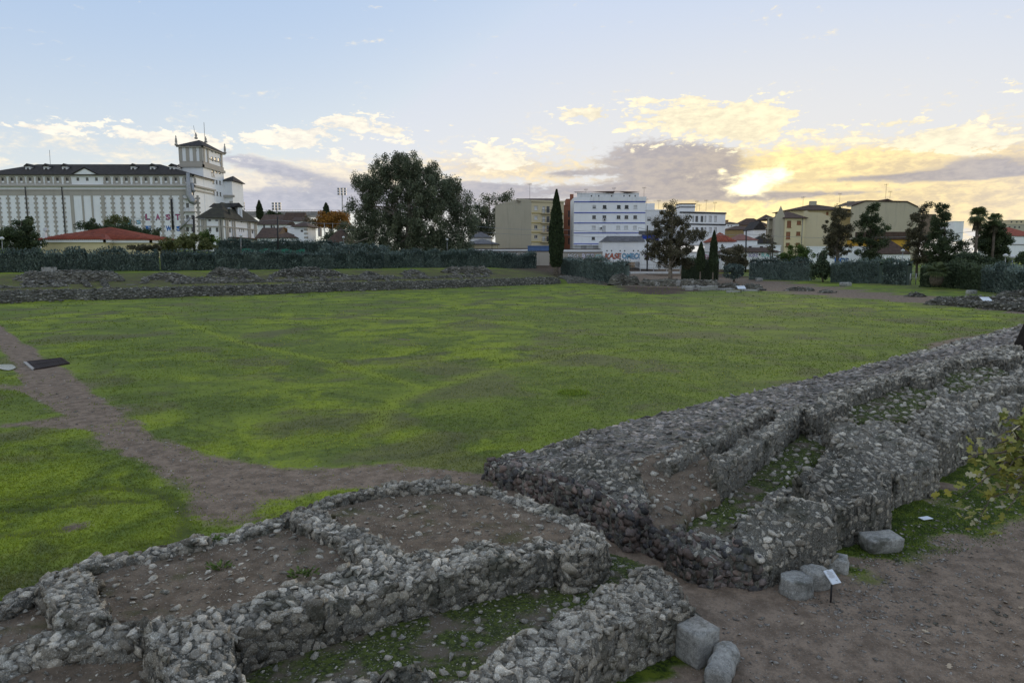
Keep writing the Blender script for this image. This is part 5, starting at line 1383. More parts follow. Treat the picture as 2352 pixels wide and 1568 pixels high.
    for ch, c in zip('EWS', (1300, 1477, 1567)): graffiti(root, f, ch, K(c - 24, 0)[0], K(c + 24, 0)[0], K(0, 1015)[1], K(0, 968)[1], GR['blue'], GR['navy'])
    for ch, c in zip('SIS', (1045, 1130, 1212)): graffiti(root, f, ch, K(c - 20, 0)[0], K(c + 20, 0)[0], K(0, 955)[1], K(0, 915)[1], GR['sky'], GR['black'])
    # roof: long hip, pediment and dormers
    zr = PZ(K(0, 430)[1], Yf + 7.5)
    ob, pts, F = hip_roof('roof', cor, ze, zr - ze, .8, SLATE, root, ridge=.9)
    a, _ = fu.at(*K(640, 515)); b, _ = fu.at(*K(868, 515)); zp = fu.at(*K(753, 462))[1]; m = MB(); o = fu.o
    q = [o + fu.u * a, o + fu.u * b, o + fu.u * (a + b) / 2]
    tri = [tuple(q[0] + fu.n * .7)[:2] + (ze,), tuple(q[1] + fu.n * .7)[:2] + (ze,), tuple(q[2] + fu.n * .7)[:2] + (zp,)]; bk = [(x, y + 6, z) for x, y, z in tri]
    m.poly(tri + bk, [(0, 1, 2), (0, 2, 5, 3), (2, 1, 4, 5)]); m.build('pediment', WHITE, root)
    m = MB()
    for i, j in ((0, 2), (2, 1)):
        p0, p1 = Vector(tri[i]), Vector(tri[j]); nn = Vector((0, -.2, .22)); m.poly([p0 + nn, p1 + nn, p1 + nn + Vector((0, 6.4, 0)), p0 + nn + Vector((0, 6.4, 0)), p0 - Vector((0, .2, .25)), p1 - Vector((0, .2, .25))], [(0, 1, 2, 3), (4, 5, 1, 0)])
    m.build('pediment_roof', SLATE, root)
    for c in (243, 403, 565, 1165, 1333, 1505):
        x0, y0 = K(c - 20, 447); x1, y1 = K(c + 20, 486); yd = Yf + 3.2; A = P(x0, y1, yd); B = P(x1, y0, yd)
        w = Wall((A.x, yd), (B.x, yd), A.z - .4, B.z); w.op = [((B.x - A.x) * .25, A.z + .4, (B.x - A.x) * .75, B.z - .5, 'win', dict(sill=False))]
        m = MB(); w.mesh(m); m.poly([(A.x, yd, A.z - .4), (A.x, yd + 5, A.z - .4), (A.x, yd + 5, B.z), (A.x, yd, B.z)], [(0, 1, 2, 3)]); m.poly([(B.x, yd, A.z - .4), (B.x, yd + 5, A.z - .4), (B.x, yd + 5, B.z), (B.x, yd, B.z)], [(0, 1, 2, 3)])
        dm = m.build('dormer', WHITE2, root)
        fx = MB(); w2 = w.op[0]; fx.obox(w.o, w.u, w.n, w2[0], w2[2], w2[1], w2[3], -.3, -.2); fx.build('dormer_pane', GLASS, dm)
        m = MB(); e = .4; mx = (A.x + B.x) / 2; ap = B.z + .9
        m.poly([(A.x - e, yd - e, B.z), (B.x + e, yd - e, B.z), (mx, yd - e, ap), (A.x - e, yd + 5, B.z), (B.x + e, yd + 5, B.z), (mx, yd + 5, ap)], [(0, 1, 2), (0, 2, 5, 3), (2, 1, 4, 5)]); m.build('dormer_roof', SLATE, dm)
    # tower
    Yt = 236.0; tc = [(PX(K(1622, 0)[0], Yt), Yt), (PX(K(1820, 0)[0], Yt), Yt)]; dep = 16.5
    tc += [(tc[1][0], Yt + dep), (tc[0][0], Yt + dep)]
    zt1 = PZ(K(0, 440)[1], Yt); zt2 = PZ(K(0, 268)[1], Yt)
    lw = [Wall(tc[i], tc[(i + 1) % 4], zg, zt1) for i in range(4)]; uw = [Wall(tc[i], tc[(i + 1) % 4], zt1, zt2) for i in range(4)]
    sd, su = lw[1], uw[1]
    for (y0, y1) in ((470, 503), (565, 598), (665, 700), (768, 800)):
        for k in range(4):
            xa = [1855, 1886, 1914, 1943][k] + (y0 - 470) * .045; dy = k * 4.5; sd.add(*K(xa, y0 + dy), *K(xa + 15, y1 + dy), 'win', frame=TRIM, sill=True)
    for k in range(4):
        xa = [1848, 1878, 1908, 1938][k]; dy = k * 6; su.add(*K(xa, 365 + dy), *K(xa + 16, 402 + dy), 'win', frame=TRIM, sill=False); su.add(*K(xa + 2, 305 + dy), *K(xa + 12, 328 + dy), 'hole')
    uw[0].add(*K(1698, 300), *K(1718, 320), 'win', frame=TRIM, sill=False)
    for w in lw: m = MB(); w.mesh(m); m.build('tower_wall', WHITE, root); w.fill(root)
    for w in uw: m = MB(); w.mesh(m); m.build('tower_wall', WHITE, root); w.fill(root)
    for nm, z, h, o in (('tower_cornice', zt1 - .6, .9, .5), ('tower_cornice', zt2 - .5, .5, .7), ('tower_frieze', zt1 + .31, 1.1, .12)):
        m = MB()
        for w in uw[:2]: m.obox(w.o, w.u, w.n, -o, w.W + o, z, z + h, .004, o)
        m.build(nm, TRIM, root)
    for w, fr in ((uw[0], (.05, .36, .66, .94)), (uw[1], (.06, .24, .9))):
        for q in fr: m = MB(); m.obox(w.o, w.u, w.n, w.W * q - .55, w.W * q + .55, zt1 + 1.45, zt2 - .55, .004, .2); m.build('tower_pilaster', TRIM, root)
    m = MB(); m.obox(su.o, su.u, su.n, su.W * .27, su.W * .88, zt2 - 3.7, zt2 - 3.35, .004, .18); m.build('tower_band', TRIM, root)
    for w in (lw[1],):
        for q in (.0, 1.0):
            z = zg + 8
            while z < zt1 - 15: m = MB(); m.obox(w.o, w.u, w.n, (0 if q == 0 else w.W - 1.1), (1.1 if q == 0 else w.W), z, z + .62, .004, .12); m.build('quoin', TRIM, root); z += 1.26
    hip_roof('tower_roof', tc, zt2, 3.0, .8, SLATE, root, axis=1, ridge=.8)
    cx, cy = (tc[0][0] + tc[1][0]) / 2, Yt + dep / 2
    for (x, y, z, h) in ((tc[0][0] - .6, Yt - .6, zt2, 3.4), (tc[2][0] + .6, tc[2][1] + .6, zt2, 3.6), (cx, Yt + 4.5, zt2 + 3.0, 2.2), (cx, Yt + dep - 4.5, zt2 + 3.0, 2.2)):
        m = MB(); m.lathe((x, y, z), [(.55, 0), (.55, .5), (.3, .6), (.42, 1.2), (.3, h * .7), (.16, h * .72), (.22, h * .85), (.02, h)], 8); m.build('pinnacle', TRIM, root)
    m = MB(); m.tube([(cx + 1.0, Yt + 9, zt2 + 2), (cx + 1.0, Yt + 9, PZ(K(0, 65)[1], Yt + 9))], .07, 5); m.build('mast', BLACKM, root)
    m = MB(); m.tube([(cx - .2, Yt + 5, zt2 + 3), (cx - .9, Yt + 5, zt2 + 7.5)], .05, 5); m.build('mast', BLACKM, root)
    p = P(*K(440, 440), Yf + 6); m = MB(); m.tube([p - Vector((0, 0, 1)), P(*K(433, 305), Yf + 6)], .06, 5); m.build('mast', BLACKM, root)
    # low wing seen right of the tower
    wc = box_corners(K(1990, 0)[0], K(2062, 0)[0], 252.0, 10.0); zw = PZ(K(0, 572)[1], 252)
    ww = [Wall(wc[i], wc[(i + 1) % 4], zg, zw) for i in range(4)]
    for w in ww[:2]: m = MB(); w.mesh(m); m.build('wing_wall', WHITE, root)
    m = MB(); w = ww[0]; m.obox(w.o, w.u, w.n, 0, w.W + .8, zw - 6, zw - 5.2, .004, .8); m.build('wing_cornice', TRIM, root)
    z = zg
    while z < zw - 7: m = MB(); m.obox(w.o, w.u, w.n, w.W - 1.2, w.W, z, z + .62, .004, .15); m.build('quoin', TRIM, root); z += 1.26
    hip_roof('wing_roof', wc, zw, 2.2, .7, SLATE, root)
    # weathered mark on the tower side
    graffiti(root, sd, 'TA', *[K(1846, 0)[0], K(1880, 0)[0]], K(0, 540)[1], K(0, 505)[1], FRAME, TRIM, 0, 'painted_mark')
build_silo()

def build_annex():
    K = lambda cx, cy: (399.8 + cx * .1625, 446.9 + cy * .1625)
    Yf = 200.0; x0, x1 = K(395, 0)[0], K(722, 0)[0]; A, B = PX(x0, Yf), PX(x1, Yf); ul = K(1185, 0)[0]
    dep = 24.0; zg = 7.5; ze = PZ(K(0, 330)[1], Yf)
    cor = [(A, Yf), (B, Yf), (PX(ul, Yf + dep), Yf + dep), (PX(ul, Yf + dep) - (B - A), Yf + dep)]
    root = empty('silo_annex', (A, Yf, zg), 'white station annex with grey pilasters and mossy dark hip roof below the silo tower', 'building')
    W = [Wall(cor[i], cor[(i + 1) % 4], zg, ze) for i in range(4)]; f, sd = W[0], W[1]
    for (a, b, c, d) in ((482, 345, 522, 378), (580, 343, 620, 378), (490, 467, 526, 528), (588, 467, 626, 530)): f.add(*K(a, b), *K(c, d), 'win', sill=False)
    for (a, b, c, d) in ((778, 350, 800, 385), (940, 362, 963, 398), (1094, 372, 1115, 405), (780, 475, 806, 540), (920, 482, 932, 530), (950, 485, 962, 532), (975, 485, 988, 532), (1098, 490, 1120, 552)): sd.add(*K(a, b), *K(c, d), 'win', sill=False)
    for w in W: m = MB(); w.mesh(m); m.build('wall', WHITE, root); w.fill(root)
    for w, cs in ((f, (405, 445, 655, 695)), (sd, (735, 760, 828, 858, 1048, 1073, 1140, 1172))):
        for c in cs:
            a, _ = w.at(*K(c, 500)); a = min(max(a, .4), w.W - .4); m = MB(); m.obox(w.o, w.u, w.n, a - .38, a + .38, zg, ze - .4, .004, .2); m.build('pilaster', TRIM, root)
    m = MB()
    for w in (f, sd): m.obox(w.o, w.u, w.n, 0, w.W, ze - 2.6, ze - 2.3, .004, .28); m.obox(w.o, w.u, w.n, -.3, w.W + .3, ze - .4, ze - .01, .004, .5)
    m.build('cornice', TRIM, root)
    hip_roof('roof', cor, ze, 5.0, .9, m_plain('mossy_slate', (.062, .062, .045), (.036, .034, .030), .8, .9, .1, .4, bs=5), root, axis=1, ridge=.9)
    q0 = P(*K(905, 300), Yf + 12); w = Wall((q0.x, q0.y), (PX(K(995, 0)[0], Yf + 13), Yf + 13), q0.z - .6, q0.z + 2.6); m = MB(); w.mesh(m); m.obox(w.o, w.u, -w.n, 0, w.W, q0.z - .6, q0.z + 2.5, .01, 4); d = m.build('dormer', WHITE, root)
    m = MB(); m.obox(w.o, w.u, w.n, w.W * .3, w.W * .7, q0.z + .2, q0.z + 1.9, .004, .06); m.build('dormer_shutter', SHUT, d)
    m = MB(); a0 = w.o - w.u * .8; b0 = w.o + w.u * (w.W + .8); mid = (a0 + b0) / 2; bkv = Vector((-9, 2, 0))
    m.poly([(a0.x, a0.y - .5, q0.z + 2.6), (b0.x, b0.y - .5, q0.z + 2.6), (mid.x, mid.y - .5, q0.z + 3.9), (a0.x - 9, a0.y + 2, q0.z + 2.6), (b0.x - 9, b0.y + 2, q0.z + 2.6), (mid.x - 9, mid.y + 2, q0.z + 3.9)], [(0, 1, 2), (0, 2, 5, 3), (2, 1, 4, 5)]); m.build('dormer_roof', SLATE, d)
    p = P(*K(783, 300), Yf + 5); m = MB(); m.lathe(p, [(.35, 0), (.35, 1.8), (.6, 1.85), (.6, 2.2), (.1, 2.4)], 8); m.build('vent_pipe', METAL, root)
    a, z = sd.at(*K(760, 600)); m = MB(); m.obox(sd.o, sd.u, sd.n, a, sd.W, z - .3, z, .004, 3.0); m.build('platform_canopy', BROWNROOF, root)
build_annex()

def build_yellow_house():
    K = lambda cx, cy: (cx * .2625, 264.6 + cy * .2625)
    Yf = 150.0; x0, x1 = K(372, 0)[0], K(1325, 0)[0]; zg = 5.0; ze = PZ(K(0, 1085)[1], Yf)
    cor = box_corners(x0, x1, Yf, 11.5)
    root = empty('yellow_house', (cor[0][0], Yf, zg), 'low pale yellow house with a red tiled hip roof behind the hedge', 'house')
    W = [Wall(cor[i], cor[(i + 1) % 4], zg, ze) for i in range(4)]; f = W[0]
    f.add(*K(925, 1162), *K(1015, 1210), 'win', sill=False)
    f.add(*K(627, 1165), *K(810, 1215), 'wood', sill=False)
    for w in W: m = MB(); w.mesh(m); m.build('wall', YEL, root); w.fill(root)
    m = MB()
    for w in W: m.obox(w.o, w.u, w.n, -.45, w.W + .45, ze - .75, ze - .02, .004, .45)
    m.build('white_fascia', WHITE, root)
    rise = PZ(K(0, 982)[1], Yf + 5.7) - ze
    ob, pts, F = hip_roof('roof', cor, ze, rise, .75, REDROOF, root, ridge=1.25)
    roof_ribs(pts, [F[0], F[1], F[3]], REDROOF, ob, .42, .11)
    # projecting left bay
    pc = box_corners(x0 + 8, K(922, 0)[0], Yf - 3.0, 4.0); bw = [Wall(pc[i], pc[(i + 1) % 4], zg, ze - .15) for i in range(4)]
    for w in (bw[0], bw[1], bw[3]): m = MB(); w.mesh(m); m.build('bay_wall', YEL, root)
    m = MB()
    for w in (bw[0], bw[1], bw[3]): m.obox(w.o, w.u, w.n, -.4, w.W + .4, ze - .75, ze - .17, .004, .4)
    m.build('bay_fascia', WHITE, root)
    a, b, c, d = [Vector((p[0], p[1], ze - .15)) for p in pc]; e = Vector((.6, .6, 0)); m = MB()
    A_, B_ = a + Vector((-.6, -.6, 0)), b + Vector((.6, -.6, 0)); C_, D_ = c + Vector((-2.2, 0, 1.4)), d + Vector((2.2, 0, 1.4)); C0, D0 = c + Vector((.6, 0, 0)), d + Vector((-.6, 0, 0))
    m.poly([A_, B_, C_, D_, C0, D0], [(0, 1, 2, 3), (1, 4, 2), (0, 3, 5)]); br = m.build('bay_roof', REDROOF, root)
    roof_ribs([A_, B_, C_, D_], [(0, 1, 2, 3)], REDROOF, br, .42, .11)
    p = P(*K(395, 1045), Yf); m = MB(); m.box((p.x, p.y - .2, p.z - .4), (.7, .7, 1.6)); m.build('chimney', WHITE2, root)
    p = P(*K(396, 1000), Yf - .3); m = MB(); m.tube([p, p + Vector((.05, -.18, .05))], [.5, .42], 12); m.tube([p, p - Vector((0, 0, 1.2))], .05, 5); m.build('satellite_dish', SHUT, root)
build_yellow_house()

# ---------------------------------------------------------------- station houses between silo and eucalyptus
def simple_house(name, label, x0, x1, ytop, ybot, Y, depth, wallmat, roofmat=None, rise=0, wins=(), cat='house', over=.5, axis=0, gable=False, kindw='win', Yr=None, group=None, base_drop=3.0, ribs=0, flat_par=None):
    cor = box_corners(x0, x1, Y, depth, Yr=Yr); z1 = PZ(ytop, Y); z0 = PZ(ybot, Y) - base_drop
    root = empty(name, (cor[0][0], Y, z0), label, cat, group)
    W = [Wall(cor[i], cor[(i + 1) % 4], z0, z1) for i in range(4)]
    for q in wins: W[0].add(*q[:4], q[4] if len(q) > 4 else kindw, sill=False)
    for w in W: m = MB(); w.mesh(m); m.build('wall', wallmat, root); w.fill(root)
    if roofmat is None:
        m = MB(); m.poly([(c[0], c[1], z1 - .4) for c in cor], [(0, 1, 2, 3)]); m.build('flat_roof', CONC, root)
        m = MB()
        for w in W: m.obox(w.o, w.u, w.n, -.1, w.W + .1, z1 - .25, z1 + .02, -.1, .14)
        m.build('parapet', flat_par or wallmat, root)
    else:
        ob, pts, F = hip_roof('roof', cor, z1, rise, over, roofmat, root, gable=gable, axis=axis)
        if gable:
            m = MB(); c = [Vector((p[0], p[1], z1)) for p in cor]
            if axis == 0:
                for a, b in ((1, 2), (3, 0)): mid = (c[a] + c[b]) / 2 + Vector((0, 0, rise * (1 - over / (depth / 2 + over)))); m.poly([c[a], c[b], mid], [(0, 1, 2)])
            else:
                wd = (c[1] - c[0]).length
                for a, b in ((0, 1), (2, 3)): mid = (c[a] + c[b]) / 2 + Vector((0, 0, rise * (1 - over / (wd / 2 + over)))); m.poly([c[a], c[b], mid], [(0, 1, 2)])
            m.build('gable', wallmat, root)
        if ribs: roof_ribs(pts, F[:1], roofmat, ob, ribs, .12)
    return root, W
K2 = lambda cx, cy: (399.8 + cx * .1625, 446.9 + cy * .1625)
def k2(a, b, c, d, *r): return (*K2(a, b), *K2(c, d), *r)
r_, W_ = simple_house('tower_house', 'square white tower house with grey quoins and a flat brown hip roof', K2(1715, 0)[0], K2(1890, 0)[0], K2(0, 448)[1], K2(0, 690)[1], 196, 9, WHITE, BROWNROOF, 1.6, [k2(1787, 498, 1825, 530)], over=.8)
for w, side in ((W_[0], 1), (W_[1], 0)):
    z = w.z0
    while z < w.z1 - .7: m = MB(); m.obox(w.o, w.u, w.n, (w.W - .8 if side else 0), (w.W if side else .8), z, z + .55, .004, .1); m.build('quoin', TRIM, r_); z += 1.1
simple_house('station_wing', 'flat white wing left of the square tower house', K2(1620, 0)[0], K2(1718, 0)[0], K2(0, 440)[1], K2(0, 560)[1], 203, 7, WHITE, None, 0, [k2(1675, 492, 1703, 516)], cat='house')
r_, W_ = simple_house('arcade_house', 'low white arcade with brown roof beside the tower house', K2(1405, 0)[0], K2(1712, 0)[0], K2(0, 606)[1], K2(0, 700)[1], 194, 7, WHITE, BROWNROOF, 1.6, cat='house')
for c in (1485, 1625):
    a, z = W_[0].at(*K2(c, 700)); m = MB(); w = W_[0]; q = w.o + w.u * a + w.n * .02
    pts = [(q.x - .95, q.y, z), (q.x + .95, q.y, z)] + [(q.x + .95 * math.cos(t), q.y, z + .2 + .85 * math.sin(t)) for t in [math.pi * k / 10 for k in range(11)]]
    m.poly(pts, [tuple(range(len(pts)))]); m.build('arch', CREAM2, r_)
simple_house('gabled_house', 'white gabled house with a dark brown roof right of the annex', K2(1190, 0)[0], K2(1440, 0)[0], K2(0, 610)[1], K2(0, 690)[1], 205, 12, WHITE, BROWNROOF, 3.2, gable=True, axis=0)
simple_house('white_rowhouse', 'long white rowhouse with bay windows behind the gabled house', K2(1195, 0)[0], K2(1610, 0)[0], K2(0, 420)[1], K2(0, 560)[1], 240, 9, WHITE, BROWNROOF, 1.6, gable=True, wins=[k2(1258, 425, 1285, 490), k2(1362, 432, 1392, 495), k2(1402, 440, 1425, 500)])
simple_house('terrace_house', 'white terrace house with a brown roof under the viaduct', K2(1265, 0)[0], K2(1560, 0)[0], K2(0, 362)[1], K2(0, 420)[1], 290, 9, WHITE, BROWNROOF, 2.6, gable=True, wins=[k2(1300, 375, 1320, 395), k2(1460, 375, 1480, 395)])
r_, W_ = simple_house('terrace_house', 'terrace house with two dormer windows in a brown roof', K2(1560, 0)[0], K2(1830, 0)[0], K2(0, 405)[1], K2(0, 440)[1], 285, 9, WHITE, BROWNROOF, 4.6, over=.3, gable=True)
simple_house('white_house', 'small white house with a band roof above the tower house', K2(1700, 0)[0], K2(1860, 0)[0], K2(0, 372)[1], K2(0, 420)[1], 270, 8, WHITE, BROWNROOF, 1.6, gable=True)
simple_house('dark_roof_house', 'small house with a dark brown roof at the left foot of the eucalyptus', 752, 800, 556, 570, 196, 9, WHITE, BROWNROOF, 4.2, over=.4)
# viaduct far behind
root = empty('viaduct', P(650, 500, 420), 'long grey concrete viaduct on the skyline beyond the station houses', 'bridge')
a, b = P(560, 489, 420), P(800, 491, 420); m = MB(); m.box(((a.x + b.x) / 2, 420, a.z - .6), (b.x - a.x, 8, 2.4)); m.build('deck', CONC, root)
m = MB(); m.box(((a.x + b.x) / 2, 416.5, a.z - 2.5), (b.x - a.x, 1, 1.2)); m.build('girder', TRIM, root)
for k in range(9):
    x = a.x + (b.x - a.x) * (k + .5) / 9; m = MB(); m.box((x, 420, a.z - 8), (1.3, 4, 12)); m.build('pier', CONC, root)
m = MB(); m.box(((a.x + b.x) / 2, 416.2, a.z + 1.4), (b.x - a.x, .12, .12))
for k in range(40): x = a.x + (b.x - a.x) * k / 39; m.box((x, 416.2, a.z + 1.0), (.12, .12, .9))
m.build('railing', METAL, root)

# ---------------------------------------------------------------- industrial sheds left of the cream block
simple_house('warehouse', 'low cream warehouse with a grey sheet roof beside the cream apartment block', 1070, 1142, 560, 575, 215, 14, CREAM, GREYROOF, 1.8, over=.6)
simple_house('warehouse', 'white warehouse with a pitched roof behind the cream warehouse', 1078, 1128, 545, 556, 245, 14, WHITE, GREYROOF, 2.2, over=.4)

# ---------------------------------------------------------------- apartment blocks right of centre
K3 = lambda cx, cy: (1087.8 + cx * .25, 382.2 + cy * .25)
def k3(a, b, c, d, *r): return (*K3(a, b), *K3(c, d), *r)
def build_cream():
    Yc = 222.0; zg = 5.0; zt = PZ(K3(0, 322)[1], Yc); C = (PX(K3(530, 0)[0], Yc), Yc); L = (PX(K3(200, 0)[0], 236), 236.0); R = (PX(K3(825, 0)[0], 226), 226.0)
    D_ = Vector((R[0] - C[0], R[1] - C[1])); bk = Vector((-D_.y, D_.x)).normalized() * 18
    root = empty('cream_apartments', (C[0], C[1], zg), 'cream apartment block with a blank side wall and stacked balconies', 'building')
    cor = [C, R, (R[0] + bk.x, R[1] + bk.y), (L[0] + 4, L[1] + 12), L]
    W = [Wall(cor[i], cor[(i + 1) % 5], zg, zt) for i in range(5)]; f = W[0]
    for y0, y1 in ((362, 402), (455, 489), (540, 576), (632, 662)): f.add(*k3(558, y0, 588, y1), 'shut' if y0 < 500 else 'win', frame=SHUT)
    for y0, y1 in ((366, 430), (458, 518), (543, 605), (640, 692)):
        f.add(*k3(632, y0, 658, y1), 'shut', frame=SHUT); f.add(*k3(670, y0, 700, y1), 'door', leaf=GLASS, frame=SHUT); f.add(*k3(760, y0, 785, y1 - 20), 'shut', frame=SHUT)
    f.add(*k3(528, 712, 610, 742), 'garage', frame=FRAME)
    m = MB(); f.mesh(m); m.build('front_wall', CREAM, root); f.fill(root)
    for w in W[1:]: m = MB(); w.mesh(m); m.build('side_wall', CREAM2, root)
    for yb in (430, 519, 606, 693):
        _, z = f.at(*K3(600, yb)); m = MB(); m.obox(f.o, f.u, f.n, 0, f.W, z - .18, z + .12, .004, .14); m.build('storey_band', m_plaster('mustard_trim', (.42, .33, .12), .3, .3), root)
        a, _ = f.at(*K3(613, yb)); b, _ = f.at(*K3(735, yb)); m = MB(); m.obox(f.o, f.u, f.n, a, b, z - .2, z + .02, .145, 1.3); bal = m.build('balcony', CREAM, root)
        m = MB(); m.obox(f.o, f.u, f.n, a, b, z + 1.0, z + 1.07, 1.22, 1.28)
        for k in range(16): t = a + (b - a) * k / 15; m.obox(f.o, f.u, f.n, t - .025, t + .025, z + .03, z + 1.0, 1.23, 1.27)
        m.build('railing', BLACKM if yb != 606 else WOODSHUT, bal)
    m = MB(); m.obox(f.o, f.u, f.n, -.1, f.W + .2, zt - .05, zt + .45, -.2, .4); m.build('cornice', CREAM, root)
    m = MB(); m.poly([(c[0], c[1], zt) for c in cor], [tuple(range(5))]); m.build('roof_slab', CONC, root)
    # party wall gable rising above, low tiled roof
    w = W[4]; o, e = Vector((L[0], L[1], 0)), Vector((C[0], C[1], 0)); pk = o.lerp(e, .70); m = MB()
    m.poly([(o.x, o.y, zt - .1), (e.x, e.y, zt - .1), (e.x, e.y, zt + .5), (pk.x, pk.y, zt + 1.3), (o.x, o.y, zt - .05)], [(0, 1, 2, 3, 4)]); m.poly([(o.x, o.y + .4, zt - .1), (e.x, e.y + .4, zt - .1), (e.x, e.y + .4, zt + .5), (pk.x, pk.y + .4, zt + 1.3), (o.x, o.y + .4, zt - .05)], [(0, 1, 2, 3, 4)]); m.build('parapet_gable', CREAM2, root)
    m = MB(); q = P(*K3(490, 318), Yc + 8); m.poly([(q.x - 3.5, Yc + 4, zt + .4), (q.x + 9, Yc + 2.5, zt + .4), (q.x + 9, Yc + 9, zt + 1.7), (q.x - 3.5, Yc + 9, zt + 1.7)], [(0, 1, 2, 3)]); m.build('tile_roof', BROWNROOF, root)
    antenna(root, P(*K3(516, 300), Yc + 6), 5.0)
build_cream()
def build_brick():
    Y = 238.0; r, W = simple_house('brick_building', 'narrow red brick building between the cypress and the white block', K3(822, 0)[0], K3(930, 0)[0], K3(0, 355)[1], K3(0, 760)[1], Y, 14, BRICKM, None, 0,
        [k3(868, y, 884, y + 62, 'win') for y in (405, 487, 578, 655)])
    m = MB(); p0, p1 = P(*K3(850, 355), Y + 2), P(*K3(918, 300), Y + 2); m.box(((p0.x + p1.x) / 2, Y + 5, (p0.z + p1.z) / 2), (p1.x - p0.x, 8, p1.z - p0.z)); m.build('roof_storey', BRICKM, r)
    p = P(*K3(908, 292), Y + 2); m = MB(); m.box((p.x, Y + 5, p.z), (1.2, 1.2, 3.2)); m.build('chimney', BRICKM, r)
build_brick()
def build_blue():
    Y = 222.0; zg = 6.0; cor = box_corners(K3(918, 0)[0], K3(1568, 0)[0], Y, 14); zt = PZ(K3(0, 284)[1], Y)
    root = empty('white_block', (cor[0][0], Y, zg), 'white five-storey apartment block with blue bands between the storeys', 'building')
    W = [Wall(cor[i], cor[(i + 1) % 4], zg, zt) for i in range(4)]; f = W[0]
    for i, c in enumerate((1092, 1187, 1317, 1389, 1470)):
        f.add(*k3(c, 356, c + 34, 387), ('half', 'win', 'win', 'win', 'shut')[i], frame=(SHUT, BLACKM, BLACKM, BLACKM, SHUT)[i]); f.add(*k3(c - 2, 450, c + 32, 482), 'win')
        if i != 1: f.add(*k3(c - 6, 546, c + 30, 578), 'shut', frame=SHUT)
    f.add(*k3(1180, 546, 1214, 610), 'shut', frame=SHUT, sill=False); f.add(*k3(1085, 646, 1115, 674), 'win')
    for a, b in ((985, 1038), (1098, 1152)): f.add(*k3(a, 720, b, 768), 'garage', frame=SHUT); 
    m = MB(); f.mesh(m); m.build('front_wall', WHITE, root); f.fill(root)
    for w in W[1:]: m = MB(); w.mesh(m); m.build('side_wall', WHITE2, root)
    for y in (326, 426, 520, 612, 711):
        _, z = f.at(*K3(1200, y)); m = MB(); m.obox(f.o, f.u, f.n, -.05, f.W + .02, z - .14, z + .14, .004, .12); m.build('blue_band', BLUEP, root)
    _, z = f.at(*K3(1200, 711)); m = MB(); a, _ = f.at(*K3(918, 700)); b, _ = f.at(*K3(1180, 700)); m.obox(f.o, f.u, f.n, a, b, z - .6, z - .15, .004, .9); m.build('ledge', WHITE2, root)
    m = MB(); m.obox(f.o, f.u, f.n, f.W * .22, f.W + .2, zt - 1.2, zt + .15, .004, .18); m.build('stained_parapet', WHITE2, root)
    m = MB(); m.poly([(c[0], c[1], zt - .2) for c in cor], [(0, 1, 2, 3)]); m.build('roof', CONC, root)
    # set-back roof storey
    p0, p1 = P(*K3(950, 285), Y + 4), P(*K3(1520, 243), Y + 4); w = Wall((p0.x, Y + 4), (p1.x, Y + 4), zt - .3, p1.z)
    for c in (1083, 1150, 1268, 1382, 1433, 1485): w.add(*k3(c - 6, 264, c + 6, 279), 'win', sill=False)
    m = MB(); w.mesh(m); m.build('roof_storey', WHITE2, root); w.fill(root)
    m = MB(); m.poly([(p0.x - .6, Y + 3.5, p1.z), (p0.x + (p1.x - p0.x) * .2, Y + 3.5, p1.z + .35), (p0.x + (p1.x - p0.x) * .58, Y + 3.5, p1.z - .2), (p0.x + (p1.x - p0.x) * .62, Y + 3.5, p1.z + .5), (p0.x + (p1.x - p0.x) * .8, Y + 3.5, p1.z - .2), (p1.x + .3, Y + 3.5, p1.z + .3)] +
                     [(p1.x + .3, Y + 10, p1.z + .9), (p0.x - .6, Y + 10, p1.z + .9)], [(0, 1, 2, 3, 4, 5, 6, 7)]); m.build('roof_sheet', BROWNROOF, root)
    for x, y, h in ((1565, 285, 3.2), (1290, 240, 1.4), (1032, 240, 1.0)): antenna(root, P(*K3(x, y), Y + 5), h, None, True)
    ac_unit(root, f, *K3(1202, 489)); ac_unit(root, f, *K3(1170, 568))
    for x in (935, 1068, 1155): a, z = f.at(*K3(x, 716)); m = MB(); m.obox(f.o, f.u, f.n, a - .5, a + .5, z - .5, z, .905, 1.1); m.build('air_vent', SHUT, root)
build_blue()
